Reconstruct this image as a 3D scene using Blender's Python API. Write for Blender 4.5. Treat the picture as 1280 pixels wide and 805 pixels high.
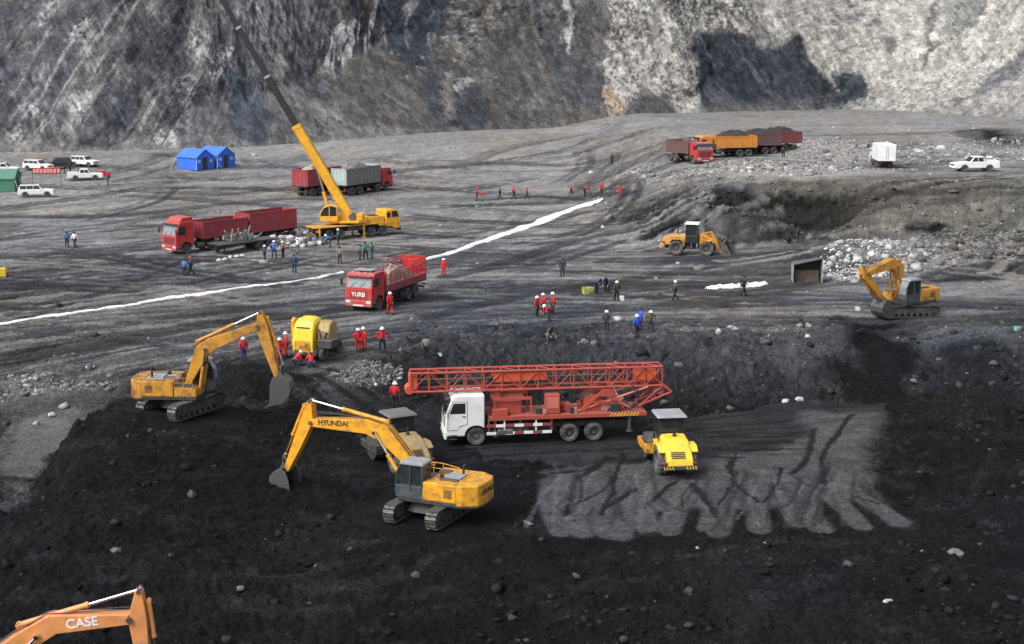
import bpy, math, random
import numpy as np
from mathutils import Matrix, Vector
R = math.radians
rng = np.random.default_rng(7)
random.seed(7)
for o in list(bpy.data.objects): bpy.data.objects.remove(o)
scn = bpy.context.scene
col = scn.collection

# ------------------------------------------------------------------ camera, sky, sun, exposure
FPX, CAMH, HORIZ = 1750.0, 23.5, 55.0
PITCH = math.atan((402.5 - HORIZ) / FPX)
cam = bpy.data.cameras.new('camera'); camo = bpy.data.objects.new('camera', cam); col.objects.link(camo)
cam.sensor_width = 36.0; cam.lens = 36.0 * FPX / 1280.0; cam.clip_start = 0.5; cam.clip_end = 2000
camo.location = (0, 0, CAMH); camo.rotation_euler = (math.pi / 2 - PITCH, 0, 0)
scn.camera = camo
SUN_EL, SUN_AZ = 50.0, 232.0          # azimuth of the sun, clockwise from +Y (behind the camera, a little to the left)
w = bpy.data.worlds.new('World'); scn.world = w; w.use_nodes = True
nt = w.node_tree; bg = nt.nodes['Background']
sky = nt.nodes.new('ShaderNodeTexSky'); sky.sky_type = 'NISHITA'; sky.sun_disc = False
sky.sun_elevation = R(SUN_EL); sky.sun_rotation = R(SUN_AZ); sky.air_density = 1.0; sky.dust_density = 4.0; sky.ozone_density = 1.0
hs = nt.nodes.new('ShaderNodeHueSaturation'); hs.inputs['Saturation'].default_value = 0.42
nt.links.new(sky.outputs[0], hs.inputs['Color']); nt.links.new(hs.outputs[0], bg.inputs[0])
bg.inputs[1].default_value = 0.15
sl = bpy.data.lights.new('sun', 'SUN'); so = bpy.data.objects.new('sun', sl); col.objects.link(so)
sl.energy = 1.5; sl.angle = R(34); sl.color = (1.0, 0.97, 0.93)
so.rotation_euler = (R(90 - SUN_EL), 0, R(180 - SUN_AZ)); so.location = (0, 0, 80)
vs = scn.view_settings; vs.view_transform = 'Standard'; vs.look = 'None'; vs.exposure = 0.64; vs.gamma = 1.0; vs.use_curve_mapping = False

# ------------------------------------------------------------------ noise and terrain functions (numpy)
def _h(ix, iy, s):
    n = (ix.astype(np.int64) * 374761393 + iy.astype(np.int64) * 668265263 + s * 974711) & 0x7fffffff
    n = ((n ^ (n >> 13)) * 1274126177) & 0x7fffffff
    n = ((n ^ (n >> 16)) * 2246822519) & 0x7fffffff
    return ((n ^ (n >> 15)) & 0xffff) / 65535.0
def vnoise(x, y, s=0):
    x = np.asarray(x, float); y = np.asarray(y, float)
    ix = np.floor(x); iy = np.floor(y); fx = x - ix; fy = y - iy
    fx = fx * fx * (3 - 2 * fx); fy = fy * fy * (3 - 2 * fy)
    a = _h(ix, iy, s); b = _h(ix + 1, iy, s); c = _h(ix, iy + 1, s); d = _h(ix + 1, iy + 1, s)
    return (a + (b - a) * fx + (c - a) * fy + (a - b - c + d) * fx * fy) * 2 - 1
def fbm(x, y, o=4, s=0, g=0.5):
    r = 0; a = 1.0; t = 0
    for i in range(o):
        r = r + a * vnoise(x * 2 ** i + 17.3 * i, y * 2 ** i - 9.1 * i, s + i); t += a; a *= g
    return r / t
def ridged(x, y, o=4, s=0):
    r = 0; a = 1.0; t = 0
    for i in range(o):
        r = r + a * (1 - np.abs(vnoise(x * 2 ** i + 3.7 * i, y * 2 ** i + 5.9 * i, s + i)) * 2); t += a; a *= 0.5
    return r / t
def sst(a, b, x):
    t = np.clip((x - a) / (b - a), 0, 1); return t * t * (3 - 2 * t)
def gauss(X, Y, cx, cy, rx, ry, rot=0.0):
    c, s = math.cos(rot), math.sin(rot); dx = X - cx; dy = Y - cy
    return np.exp(-(((dx * c + dy * s) / rx) ** 2 + ((-dx * s + dy * c) / ry) ** 2))
BUMPS = [  # x, y, rx, ry, rot, height : heaps, banks and hollows
    (-17.5, 90.5, 3.2, 2.2, .3, 1.1), (-22.5, 78, 1.8, 5, .0, .7), (-13.2, 86.6, 3.0, 1.5, .4, -.9),
    (19.0, 150, 3.2, 3.5, .2, 1.6), (25, 152.5, 3.6, 3.4, 0, 2.0), (33, 157, 5.5, 3.4, -.2, -2.4), (41, 154.5, 4.0, 2.6, .3, 1.5), (29, 152.5, 2.2, 1.8, 0, 1.1), (21.5, 155, 2.5, 2.5, 0, 1.2), (-13.2, 71.6, 2.4, 1.7, .3, .3), (-14.5, 86.0, 2.4, 1.6, 0, .6),
    (46, 141, 22, 7, .12, 1.5), (33, 136.5, 5.5, 3.0, .1, 1.3), (29.0, 104.5, 2.6, 3.2, 0, -.9), (24.5, 101.5, 2.5, 1.6, .3, .7),
    (-24.5, 148.5, 4.2, 1.8, .5, .8), (15.8, 195, 3.6, 5, 0, .8), (-6.0, 93.0, 3.0, 1.2, .4, -.7), (46, 200, 6, 4, 0, 1.1), (83, 215, 10, 8, .2, 1.4),
    (31, 88, 5.5, 2.2, .2, .7), (27, 79, 2.2, 8, .1, .55), (34, 75, 5, 5, 0, .6), (8, 60, 9, 3.5, .1, .45), (-12, 58, 8, 3, -.2, .5), (22, 57, 7, 3, .2, .4)]
def edge_w(X, Y): return 2.6 * fbm(X * .16, Y * .16, 3, 51) + .7 * fbm(X * .9, Y * .9, 3, 53)
def macro(X, Y):
    X = np.asarray(X, float); Y = np.asarray(Y, float)
    wob = 1.3 * fbm(X * .11, Y * .05, 3, 40) + .5 * fbm(X * .5, Y * .5, 2, 44)
    yb = np.interp(X, [-60, -30, -20, -12, -6, 0, 10, 20, 30, 45], [83, 81, 83, 84, 90, 91, 92, 93, 94, 94]) + wob
    ww = np.interp(X, [-60, -22, -12, -6, 0, 45], [24, 22, 18, 9, 8.5, 9])
    z = 2.3 * sst(0, 1, (Y - yb) / ww)
    z = z - 1.6 * (1 - sst(44, 70, Y))
    # dumped coal platform, left foreground, with its edge above the grey floor
    wl = .9 * fbm(X * .2, Y * .2, 3, 51)
    z = z + 1.9 * sst(-25.6, -23.6, X + edge_w(X, Y)) * (1 - sst(-21, -8, X)) * (1 - sst(83, 92, Y + wl)) * sst(40, 62, Y)
    z = z + 3.6 * sst(195, 300, Y)
    wt = 3.2 * fbm(X * .06, Y * .06, 3, 60) + .8 * fbm(X * .3, Y * .3, 3, 63)
    m = sst(7, 30, X + wt) * sst(147, 163, Y + .8 * wt)
    z = z + (8.0 + .006 * (Y - 165) - z) * m
    for cx, cy, rx, ry, ro, hh in BUMPS:
        z = z + hh * gauss(X, Y, cx, cy, rx, ry, ro)
    return z
_cp, _sp = math.cos(PITCH), math.sin(PITCH)
def ray(px, py):
    a = (px - 640) / FPX; b = (402.5 - py) / FPX
    return np.array([a, _cp + b * _sp, -_sp + b * _cp])
def G(px, py):
    """ground point seen at a pixel of the 1280-wide photograph"""
    d = ray(px, py); t = np.arange(35, 420, .25)
    z = CAMH + t * d[2] - macro(t * d[0], t * d[1])
    k = np.argmax(z < 0)
    if z[k] >= 0: k = len(t) - 1
    t0 = t[k - 1] + .25 * z[k - 1] / (z[k - 1] - z[k] + 1e-9)
    x, y = t0 * d[0], t0 * d[1]
    return float(x), float(y), float(macro(x, y))
PADS = []       # x, y, radius : ground pressed flat under wheels, tracks and feet
def pad(px, py, r):
    x, y, z = G(px, py); PADS.append((x, y, r)); return Vector((x, y, z))
# ------------------------------------------------------------------ where things stand (pixel of the photograph -> ground)
P_RIG = pad(655, 548, 1); P_HY = pad(540, 643, 3.6); P_EX1 = pad(228, 514, 3.4); P_EX3 = pad(1131, 393, 3.4)
P_ROLL = pad(836, 582, 3.8); P_ROLL2 = pad(500, 581, 3.6); P_STAKE = pad(482, 378, 6); P_SEMI = pad(220, 317, 3)
P_CRANE = pad(442, 296, 6.5); P_GREEN = pad(457, 240, 6); P_RED2 = pad(408, 241, 6); P_LOAD = pad(866, 318, 5)
P_DUMP = pad(862, 203, 6); P_ORANGE = pad(904, 196, 5); P_BROWN = pad(936, 193, 5); P_BROWN2 = pad(962, 190, 5)
P_VAN = pad(1102, 208, 4); P_PICK = pad(1218, 214, 4); P_FLAT = pad(304, 313, 5); P_YEL = pad(396, 446, 3.6)
P_BLUE1 = pad(245, 211, 4); P_BLUE2 = pad(271, 208, 4); P_GREENT = pad(8, 239, 6); P_BOX = pad(1008, 351, 2.2)
for dx in (-5, -2.5, 0, 2.5, 5): PADS.append((P_RIG.x + dx, P_RIG.y + .16 * dx, 2.6))
for k in range(1, 4): PADS.append((P_SEMI.x + 3.0 * k, P_SEMI.y + 3.4 * k, 3))
CARS = [  # px, py, yaw, kind, colour, label
    (46, 246, 12, 'suv', 'white', 'white off-road wagon parked in front of the green tent banner'),
    (48, 213, -18, 'suv', 'white', 'white car parked behind the green tent, beside the black car'),
    (72, 211, 200, 'suv', 'black', 'black car parked between two white cars near the rock face'),
    (106, 208, -22, 'suv', 'white', 'white car with dark side glass, farthest right of the back parking row'),
    (107, 225, 14, 'pickup', 'white', 'white pickup with a red load parked in front of the back row of cars'),
    (5, 217, 8, 'suv', 'white', 'white car half cut off by the photo edge behind the green tent')]
CARS = [(pad(c[0], c[1], 3.2),) + c[2:] for c in CARS]
PEOPLE = [  # px, py, pose, yaw, top, trousers, headgear, label
    (84, 309, 'stand', -60, 'blue', 'dark', 'hair_hat', 'person in light blue shirt beside the white-shirted person on open grey ground'),
    (94, 310, 'walk', -120, 'white', 'dark', 'hair_hat', 'person in white shirt and dark trousers on open grey ground at left'),
    (231, 345, 'stand', 70, 'blue', 'dark', 'hair_hat', 'person in blue jacket, left of the pair in front of the red semi-truck cab'),
    (239, 344, 'walk', 200, 'navy', 'dark', 'red', 'person in navy jacket and red helmet below the red semi-truck'),
    (272, 315, 'stand', 250, 'dark', 'dark', 'hair_hat', 'dark-clothed person standing against the semi-truck wheels'),
    (331, 327, 'stand', 30, 'navy', 'dark', 'white', 'navy-jacketed person at the left end of the group by the scrap heap'),
    (343, 323, 'hips', 100, 'blue', 'navy', 'white', 'blue-jacketed person in the middle of the group by the scrap heap'),
    (354, 322, 'stand', 160, 'orange', 'dark', 'white', 'person in orange vest beside the scrap heap'),
    (372, 317, 'stand', 200, 'white', 'grey', 'white', 'person in white top at the right end of the scrap heap'),
    (368, 341, 'stand', 80, 'navy', 'navy', 'hair_hat', 'lone person in dark blue standing in front of the scrap heap'),
    (413, 309, 'bend', 190, 'blue', 'navy', 'white', 'person in blue bending beside the crane rear wheels'),
    (423, 306, 'stand', 180, 'teal', 'dark', 'white', 'person in teal jacket beside the crane wheels'),
    (425, 330, 'stand', 260, 'grey', 'dark', 'hair_hat', 'person in pale grey top standing behind the red stake truck cab'),
    (450, 325, 'stand', 20, 'teal', 'dark', 'hair_hat', 'leftmost of three people in teal behind the red stake truck'),
    (457, 324, 'hips', 270, 'teal', 'dark', 'hair_hat', 'middle one of three people in teal behind the red stake truck'),
    (465, 324, 'stand', 160, 'teal', 'teal', 'hair_hat', 'rightmost of three people in teal behind the red stake truck'),
    (555, 345, 'stand', 250, 'red', 'red', 'white', 'person in red coverall and white helmet by the tail of the stake truck'),
    (488, 393, 'walk', 120, 'red', 'red', 'white', 'person in red coverall walking beside the stake truck front wheel'),
    (448, 439, 'stand', 290, 'red', 'red', 'white', 'left one of two red-coveralled people right of the yellow site dumper'),
    (455, 438, 'stand', 220, 'red', 'red', 'white', 'right one of two red-coveralled people right of the yellow site dumper'),
    (478, 440, 'hips', 290, 'red', 'black', 'white', 'person in red jacket and black trousers with hands on hips by the ramp'),
    (533, 448, 'stand', 100, 'grey', 'black', 'hair_hat', 'person in grey top and black trousers above the mast tip of the drilling rig'),
    (305, 452, 'stand', 120, 'red', 'navy', 'white', 'person in red jacket and blue trousers under the dirty excavator stick'),
    (342, 449, 'stand', 40, 'red', 'red', 'white', 'leftmost of three red-coveralled people left of the yellow site dumper'),
    (350, 451, 'stand', 300, 'red', 'red', 'white', 'middle one of three red-coveralled people left of the yellow site dumper'),
    (358, 446, 'stand', 200, 'red', 'red', 'white', 'rightmost of three red-coveralled people left of the yellow site dumper'),
    (371, 457, 'crouch', 20, 'red', 'navy', 'white', 'person in red jacket and blue trousers crouching at the yellow site dumper'),
    (389, 459, 'crouch', 120, 'red', 'navy', 'red', 'person in red crouching at the rear of the yellow site dumper'),
    (494, 511, 'stand', 80, 'red', 'black', 'white', 'person in red jacket and white helmet standing alone beyond the dark road roller'),
    (671, 396, 'stand', -30, 'red', 'dark', 'white', 'leftmost person of the tight red-jacketed group in the middle of the site'),
    (679, 393, 'stand', 220, 'red', 'dark', 'white', 'second person from the left in the tight red-jacketed group'),
    (691, 393, 'stand', 200, 'red', 'dark', 'white', 'rightmost person of the tight red-jacketed group in the middle of the site'),
    (687, 402, 'bend', 200, 'red', 'dark', 'white', 'person in red leaning forward in front of the tight group'),
    (687, 425, 'crouch', 300, 'olive', 'grey', 'hair_hat', 'person in drab clothes crouching below the red-jacketed group'),
    (703, 346, 'stand', 90, 'dark', 'dark', 'hair_hat', 'lone dark-clothed person on the open ground behind the red group'),
    (745, 367, 'bend', 320, 'navy', 'dark', 'hair_hat', 'person in navy bending over a yellow crate'),
    (759, 367, 'bend', 250, 'navy', 'black', 'hair_hat', 'person in navy stooping, second from the yellow crate'),
    (771, 376, 'walk', 100, 'green', 'black', 'white', 'person in dark green jacket and white helmet carrying a white bag'),
    (844, 375, 'walk', 200, 'olive', 'black', 'white', 'person in olive jacket and white helmet walking in the middle right'),
    (929, 370, 'walk', 15, 'black', 'black', 'hair_hat', 'person in black striding past the small white sheet'),
    (758, 415, 'stand', 270, 'green', 'green', 'white', 'person in long dark green coat, left of the blue-jacketed pair'),
    (796, 422, 'stand', 120, 'brightblue', 'dark', 'white', 'person in bright blue jacket and white helmet in front of another'),
    (800, 413, 'stand', 200, 'brightblue', 'navy', 'dark', 'person half hidden behind the bright blue-jacketed one'),
    (813, 415, 'hips', 280, 'olive', 'dark', 'white', 'person in olive coat with white helmet, right of the blue-jacketed pair'),
    (596, 251, 'stand', 180, 'red', 'dark', 'red', 'left one of the red pair at the start of the far line of walkers'),
    (602, 251, 'bend', 0, 'red', 'grey', 'red', 'right one of the red pair at the start of the far line of walkers'),
    (625, 249, 'walk', 180, 'black', 'black', 'dark', 'person in black in the far line of red-clothed walkers'),
    (642, 249, 'walk', 10, 'red', 'dark', 'red', 'person in red right behind the one in black in the far line'),
    (659, 249, 'walk', 170, 'red', 'dark', 'red', 'person in red walking, fourth clothed in red along the far line'),
    (714, 245, 'walk', 0, 'red', 'dark', 'red', 'person in red, left of the four at the far end of the white sheet'),
    (731, 245, 'bend', 30, 'red', 'dark', 'dark', 'person in red bending near the far end of the white sheet'),
    (752, 244, 'stand', 260, 'red', 'dark', 'red', 'person in red standing right at the far end of the white sheet'),
    (777, 246, 'bend', 180, 'red', 'red', 'red', 'person all in red at the gravel edge right of the white sheet'),
    (765, 206, 'stand', 270, 'dark', 'black', 'dark', 'lone distant person in dark clothes on the far floor left of the dump trucks'),
    (986, 305, 'crouch', 200, 'black', 'black', 'dark', 'person in black squatting at the foot of the earth bank'),
    (997, 303, 'stand', 160, 'dark', 'dark', 'hair_hat', 'person in dark clothes standing at the foot of the earth bank'),
    (135, 232, 'stand', 180, 'teal', 'teal', 'red', 'person in teal beside the white pickup with the red load'),
    (81, 217, 'stand', 200, 'black', 'black', 'hair_hat', 'left one of two dark-clothed people between the parked cars'),
    (88, 216, 'stand', 30, 'black', 'black', 'hair_hat', 'right one of two dark-clothed people between the parked cars'),
    (979, 197, 'bend', 90, 'black', 'black', 'dark', 'person in black stooping behind the last brown dump truck')]
PEOPLE = [(pad(c[0], c[1], .55),) + c[2:] for c in PEOPLE]

# ------------------------------------------------------------------ materials
MATS = {}
def nodes(name):
    m = bpy.data.materials.new(name); m.use_nodes = True
    t = m.node_tree; return m, t, t.nodes, t.links, t.nodes['Principled BSDF']
def mat(name, c, rough=.55, metal=0.0, dirt=.35, dcol=(.11, .10, .095), dust=.45, scale=2.2, bump=.0, trans=0):
    """painted or bare surface with blotchy grime and dust settled on faces that look up"""
    if name in MATS: return MATS[name]
    m, t, N, L, b = nodes(name); MATS[name] = m
    b.inputs['Roughness'].default_value = rough; b.inputs['Metallic'].default_value = metal
    tc = N.new('ShaderNodeTexCoord'); nz = N.new('ShaderNodeTexNoise'); nz.inputs['Scale'].default_value = scale; nz.inputs['Detail'].default_value = 7; nz.inputs['Roughness'].default_value = .68
    L.new(tc.outputs['Object'], nz.inputs['Vector'])
    rp = N.new('ShaderNodeValToRGB'); rp.color_ramp.elements[0].position = .46; rp.color_ramp.elements[1].position = .72
    L.new(nz.outputs['Fac'], rp.inputs['Fac'])
    ge = N.new('ShaderNodeNewGeometry'); sx = N.new('ShaderNodeSeparateXYZ'); L.new(ge.outputs['Normal'], sx.inputs[0])
    up = N.new('ShaderNodeMapRange'); up.inputs['From Min'].default_value = .5; up.inputs['From Max'].default_value = 1; up.inputs['To Max'].default_value = dust
    L.new(sx.outputs['Z'], up.inputs['Value'])
    mu = N.new('ShaderNodeMath'); mu.operation = 'MULTIPLY_ADD'; mu.inputs[1].default_value = dirt
    L.new(rp.outputs['Color'], mu.inputs[0]); L.new(up.outputs[0], mu.inputs[2]); mu.use_clamp = True
    if dirt > .34:
        sz = N.new('ShaderNodeSeparateXYZ'); L.new(tc.outputs['Object'], sz.inputs[0]); lw = N.new('ShaderNodeMapRange'); lw.inputs['From Min'].default_value = 1.9; lw.inputs['From Max'].default_value = .5; lw.inputs['To Max'].default_value = .75; L.new(sz.outputs['Z'], lw.inputs['Value'])
        rw = N.new('ShaderNodeMapRange'); rw.inputs['From Min'].default_value = .38; rw.inputs['From Max'].default_value = .62; L.new(nz.outputs['Fac'], rw.inputs['Value'])
        ml = N.new('ShaderNodeMath'); ml.operation = 'MULTIPLY_ADD'; ml.use_clamp = True; L.new(lw.outputs[0], ml.inputs[0]); L.new(rw.outputs[0], ml.inputs[1]); L.new(mu.outputs[0], ml.inputs[2]); mu = ml
    mx = N.new('ShaderNodeMix'); mx.data_type = 'RGBA'; mx.inputs[6].default_value = (*c, 1); mx.inputs[7].default_value = (*dcol, 1)
    L.new(mu.outputs[0], mx.inputs[0])
    n2 = N.new('ShaderNodeTexNoise'); n2.inputs['Scale'].default_value = .9; n2.inputs['Detail'].default_value = 3; L.new(tc.outputs['Object'], n2.inputs['Vector'])
    hv = N.new('ShaderNodeMapRange'); hv.inputs['To Min'].default_value = .78; hv.inputs['To Max'].default_value = 1.18; L.new(n2.outputs['Fac'], hv.inputs['Value'])
    m2 = N.new('ShaderNodeVectorMath'); m2.operation = 'SCALE'; L.new(mx.outputs[2], m2.inputs[0]); L.new(hv.outputs[0], m2.inputs['Scale'])
    L.new(m2.outputs[0], b.inputs['Base Color'])
    rr = N.new('ShaderNodeMapRange'); rr.inputs['To Min'].default_value = rough; rr.inputs['To Max'].default_value = min(1, rough + .4); L.new(mu.outputs[0], rr.inputs['Value']); L.new(rr.outputs[0], b.inputs['Roughness'])
    if bump:
        bp = N.new('ShaderNodeBump'); bp.inputs['Strength'].default_value = bump; bp.inputs['Distance'].default_value = .03; L.new(nz.outputs['Fac'], bp.inputs['Height']); L.new(bp.outputs[0], b.inputs['Normal'])
    return m
YEL = mat('yellow_paint', (.74, .35, .022), .42, dirt=.8, dust=.3, dcol=(.16, .085, .03), scale=2.8)
YELD = mat('dirty_yellow_paint', (.58, .27, .028), .5, dirt=.85, dcol=(.07, .05, .035), dust=.4, scale=1.7)
ORG = mat('orange_paint', (.74, .30, .10), .42, dirt=.35, dust=.15)
LEM = mat('lemon_paint', (.82, .58, .03), .4, dirt=.3, dust=.18)
CRY = mat('crane_yellow_paint', (.80, .40, .02), .42, dirt=.4, dust=.22)
RED = mat('red_paint', (.50, .022, .02), .42, dirt=.45, dust=.45, dcol=(.20, .15, .14))
REDB = mat('weathered_red_panel', (.31, .030, .045), .65, dirt=.8, dust=.5, dcol=(.17, .12, .12))
RUST = mat('red_oxide_paint', (.42, .058, .036), .6, dirt=.8, dcol=(.20, .085, .065), dust=.4, scale=3.5)
WHT = mat('white_paint', (.78, .78, .77), .35, dirt=.25, dcol=(.42, .41, .39), dust=.15)
BLK = mat('black_paint', (.02, .02, .022), .35, dirt=.3)
DRK = mat('dark_steel', (.03, .03, .032), .6, metal=.2, dirt=.5, dcol=(.09, .085, .08), dust=.4)
STL = mat('worn_steel', (.16, .155, .15), .45, metal=.7, dirt=.5, dcol=(.09, .085, .08), dust=.35, scale=4)
CHR = mat('chrome_rod', (.75, .76, .78), .2, metal=1.0, dirt=.1, dust=.0)
RUB = mat('tyre_rubber', (.025, .025, .026), .85, dirt=.7, dcol=(.12, .115, .11), dust=.45, scale=3)
RIM = mat('wheel_rim', (.16, .15, .15), .6, metal=.3, dirt=.6, dcol=(.10, .095, .09))
RIMR = mat('red_wheel_rim', (.22, .04, .04), .6, dirt=.8, dcol=(.12, .11, .10))
GLS = mat('dark_glass', (.02, .024, .028), .06, dirt=.25, dcol=(.12, .12, .12), dust=.15)
GLL = mat('pale_windscreen', (.20, .22, .24), .12, dirt=.35, dcol=(.4, .4, .4), dust=.1)  # paler grey glass for front panes, with lighter blotches
LMP = mat('lamp_lens', (.62, .60, .56), .15, dirt=.2, dust=.1)
TAIL = mat('tail_lamp_lens', (.35, .02, .02), .2, dirt=.2)
GREY = mat('grey_canopy', (.30, .32, .34), .6, dirt=.45, dcol=(.16, .16, .16), dust=.35)
TEALP = mat('pale_green_paint', (.38, .47, .43), .55, dirt=.45, dcol=(.22, .22, .2), dust=.3)
GRNG = mat('grey_green_panel', (.19, .20, .185), .7, dirt=.6, dcol=(.11, .11, .10))
CABB = mat('blue_grey_cab', (.04, .055, .065), .45, dirt=.45, dcol=(.12, .12, .12))
BLUT = mat('blue_tent_canvas', (.025, .13, .62), .75, dirt=.2, dcol=(.2, .3, .6), dust=.12, bump=.3)
GRNT = mat('green_tent_canvas', (.07, .20, .135), .85, dirt=.3, dcol=(.14, .22, .18), dust=.15, bump=.3)
BAN = mat('red_banner_cloth', (.50, .04, .03), .8, dirt=.15, dust=.0)
SHEET = mat('white_sheet', (.74, .75, .76), .7, dirt=.8, dcol=(.33, .33, .33), dust=.05, bump=.3, scale=1.5)
ORB = mat('orange_body_paint', (.66, .26, .03), .6, dirt=.5, dcol=(.25, .15, .09))
BRN = mat('brown_body_paint', (.14, .07, .065), .65, dirt=.55, dcol=(.12, .105, .10))
CREAM = mat('cream_paint', (.36, .25, .10), .55, dirt=.6, dcol=(.20, .15, .09))
WOOD = mat('weathered_wood', (.30, .28, .26), .85, dirt=.5)
SKIN = mat('skin', (.42, .24, .16), .6, dirt=0, dust=0)
CL = {}
for n, c in dict(red=(.52, .012, .022), blue=(.08, .17, .45), brightblue=(.02, .09, .62), navy=(.022, .04, .12), white=(.7, .7, .7), teal=(.05, .17, .15), dark=(.03, .031, .036), black=(.012, .012, .014),
                 grey=(.20, .20, .20), orange=(.62, .22, .08), olive=(.065, .065, .05), green=(.03, .042, .036)).items():
    CL[n] = mat('cloth_' + n, c, .9, dirt=.22, dust=.0, dcol=(.10, .095, .09), scale=5)
HELM = {'white': mat('white_helmet', (.8, .8, .8), .3, dirt=.05, dust=0), 'red': mat('red_helmet', (.5, .02, .03), .3, dirt=.05, dust=0), 'dark': mat('dark_cap', (.03, .03, .035), .7, dirt=.05, dust=0), 'hair_hat': mat('black_hair', (.012, .011, .01), .7, dirt=.05, dust=0)}

def ground_mat(name, fine=3.0, bumpd=.05, bstr=.6, zs=1.0, vor=1.0, spec=.08, lo=.3, hi_=1.8, strat=False):
    m, t, N, L, b = nodes(name)
    at_ = N.new('ShaderNodeAttribute'); at_.attribute_name = 'Col'
    tc = N.new('ShaderNodeNewGeometry')
    n1 = N.new('ShaderNodeTexNoise'); n1.inputs['Scale'].default_value = fine; n1.inputs['Detail'].default_value = 8; n1.inputs['Roughness'].default_value = .72
    n2 = N.new('ShaderNodeTexVoronoi'); n2.inputs['Scale'].default_value = fine * 2.2
    n3 = N.new('ShaderNodeTexNoise'); n3.inputs['Scale'].default_value = fine * .18; n3.inputs['Detail'].default_value = 5
    mp = N.new('ShaderNodeMapping'); mp.inputs['Scale'].default_value = (1, 1, zs); L.new(tc.outputs['Position'], mp.inputs['Vector'])
    for n in (n1, n2, n3): L.new(mp.outputs[0], n.inputs['Vector'])
    r1 = N.new('ShaderNodeMapRange'); r1.inputs['From Min'].default_value = .25; r1.inputs['From Max'].default_value = .75; r1.inputs['To Min'].default_value = lo; r1.inputs['To Max'].default_value = hi_; L.new(n1.outputs['Fac'], r1.inputs['Value'])
    r3 = N.new('ShaderNodeMapRange'); r3.inputs['From Min'].default_value = .3; r3.inputs['From Max'].default_value = .7; r3.inputs['To Min'].default_value = .75; r3.inputs['To Max'].default_value = 1.25; L.new(n3.outputs['Fac'], r3.inputs['Value'])
    vm = N.new('ShaderNodeMapRange'); vm.inputs['From Max'].default_value = .8; vm.inputs['To Min'].default_value = 1 + .25 * vor; vm.inputs['To Max'].default_value = 1 - .25 * vor; L.new(n2.outputs['Distance'], vm.inputs['Value'])
    a = N.new('ShaderNodeMath'); a.operation = 'MULTIPLY'; L.new(r1.outputs[0], a.inputs[0]); L.new(r3.outputs[0], a.inputs[1])
    a2 = N.new('ShaderNodeMath'); a2.operation = 'MULTIPLY'; L.new(a.outputs[0], a2.inputs[0]); L.new(vm.outputs[0], a2.inputs[1])
    if strat:     # crisp tilted bedding, weighted by where the beds crop out
        sa = N.new('ShaderNodeAttribute'); sa.attribute_name = 'beds'; m3 = N.new('ShaderNodeMapping'); m3.inputs['Rotation'].default_value = (0, R(30), 0); L.new(tc.outputs['Position'], m3.inputs['Vector'])
        m4 = N.new('ShaderNodeMapping'); m4.inputs['Scale'].default_value = (1.5, .1, .13); L.new(m3.outputs[0], m4.inputs['Vector'])
        n5 = N.new('ShaderNodeTexNoise'); n5.inputs['Scale'].default_value = 1.0; n5.inputs['Detail'].default_value = 6; n5.inputs['Roughness'].default_value = .65; L.new(m4.outputs[0], n5.inputs['Vector'])
        r5 = N.new('ShaderNodeMapRange'); r5.inputs['From Min'].default_value = .38; r5.inputs['From Max'].default_value = .62; r5.inputs['To Min'].default_value = .45; r5.inputs['To Max'].default_value = 1.55; L.new(n5.outputs['Fac'], r5.inputs['Value'])
        mm = N.new('ShaderNodeMix'); mm.data_type = 'FLOAT'; mm.inputs[2].default_value = 1.0; L.new(sa.outputs['Fac'], mm.inputs[0]); L.new(r5.outputs[0], mm.inputs[3])
        m6 = N.new('ShaderNodeMapping'); m6.inputs['Scale'].default_value = (1.3, .6, .5); L.new(m3.outputs[0], m6.inputs['Vector']); v6 = N.new('ShaderNodeTexVoronoi'); v6.inputs['Scale'].default_value = .9
        wn = N.new('ShaderNodeTexNoise'); wn.inputs['Scale'].default_value = 1.3; wn.inputs['Detail'].default_value = 4; L.new(m6.outputs[0], wn.inputs['Vector']); wa = N.new('ShaderNodeVectorMath'); wa.operation = 'MULTIPLY_ADD'; wa.inputs[1].default_value = (.9, .9, .9); L.new(wn.outputs['Color'], wa.inputs[0]); L.new(m6.outputs[0], wa.inputs[2]); L.new(wa.outputs[0], v6.inputs['Vector'])
        sv = N.new('ShaderNodeSeparateColor'); L.new(v6.outputs['Color'], sv.inputs[0]); r6 = N.new('ShaderNodeMapRange'); r6.inputs['To Min'].default_value = .68; r6.inputs['To Max'].default_value = 1.32; L.new(sv.outputs[0], r6.inputs['Value'])
        a6 = N.new('ShaderNodeMath'); a6.operation = 'MULTIPLY'; L.new(a2.outputs[0], a6.inputs[0]); L.new(r6.outputs[0], a6.inputs[1]); a2 = a6
        a3 = N.new('ShaderNodeMath'); a3.operation = 'MULTIPLY'; L.new(a2.outputs[0], a3.inputs[0]); L.new(mm.outputs[0], a3.inputs[1]); a2 = a3
    s = N.new('ShaderNodeVectorMath'); s.operation = 'SCALE'; L.new(at_.outputs['Color'], s.inputs[0]); L.new(a2.outputs[0], s.inputs['Scale'])
    L.new(s.outputs[0], b.inputs['Base Color']); b.inputs['Roughness'].default_value = .92; b.inputs['Specular IOR Level'].default_value = spec
    ad = N.new('ShaderNodeMath'); ad.operation = 'SUBTRACT'; L.new(n1.outputs['Fac'], ad.inputs[0]); sc = N.new('ShaderNodeMath'); sc.operation = 'MULTIPLY'; sc.inputs[1].default_value = .4; L.new(n2.outputs['Distance'], sc.inputs[0]); L.new(sc.outputs[0], ad.inputs[1])
    bp = N.new('ShaderNodeBump'); bp.inputs['Strength'].default_value = bstr; bp.inputs['Distance'].default_value = bumpd * 3; L.new(ad.outputs[0], bp.inputs['Height']); L.new(bp.outputs[0], b.inputs['Normal'])
    return m
GROUND = ground_mat('mine_floor', 4.0, .05, .9)
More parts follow.
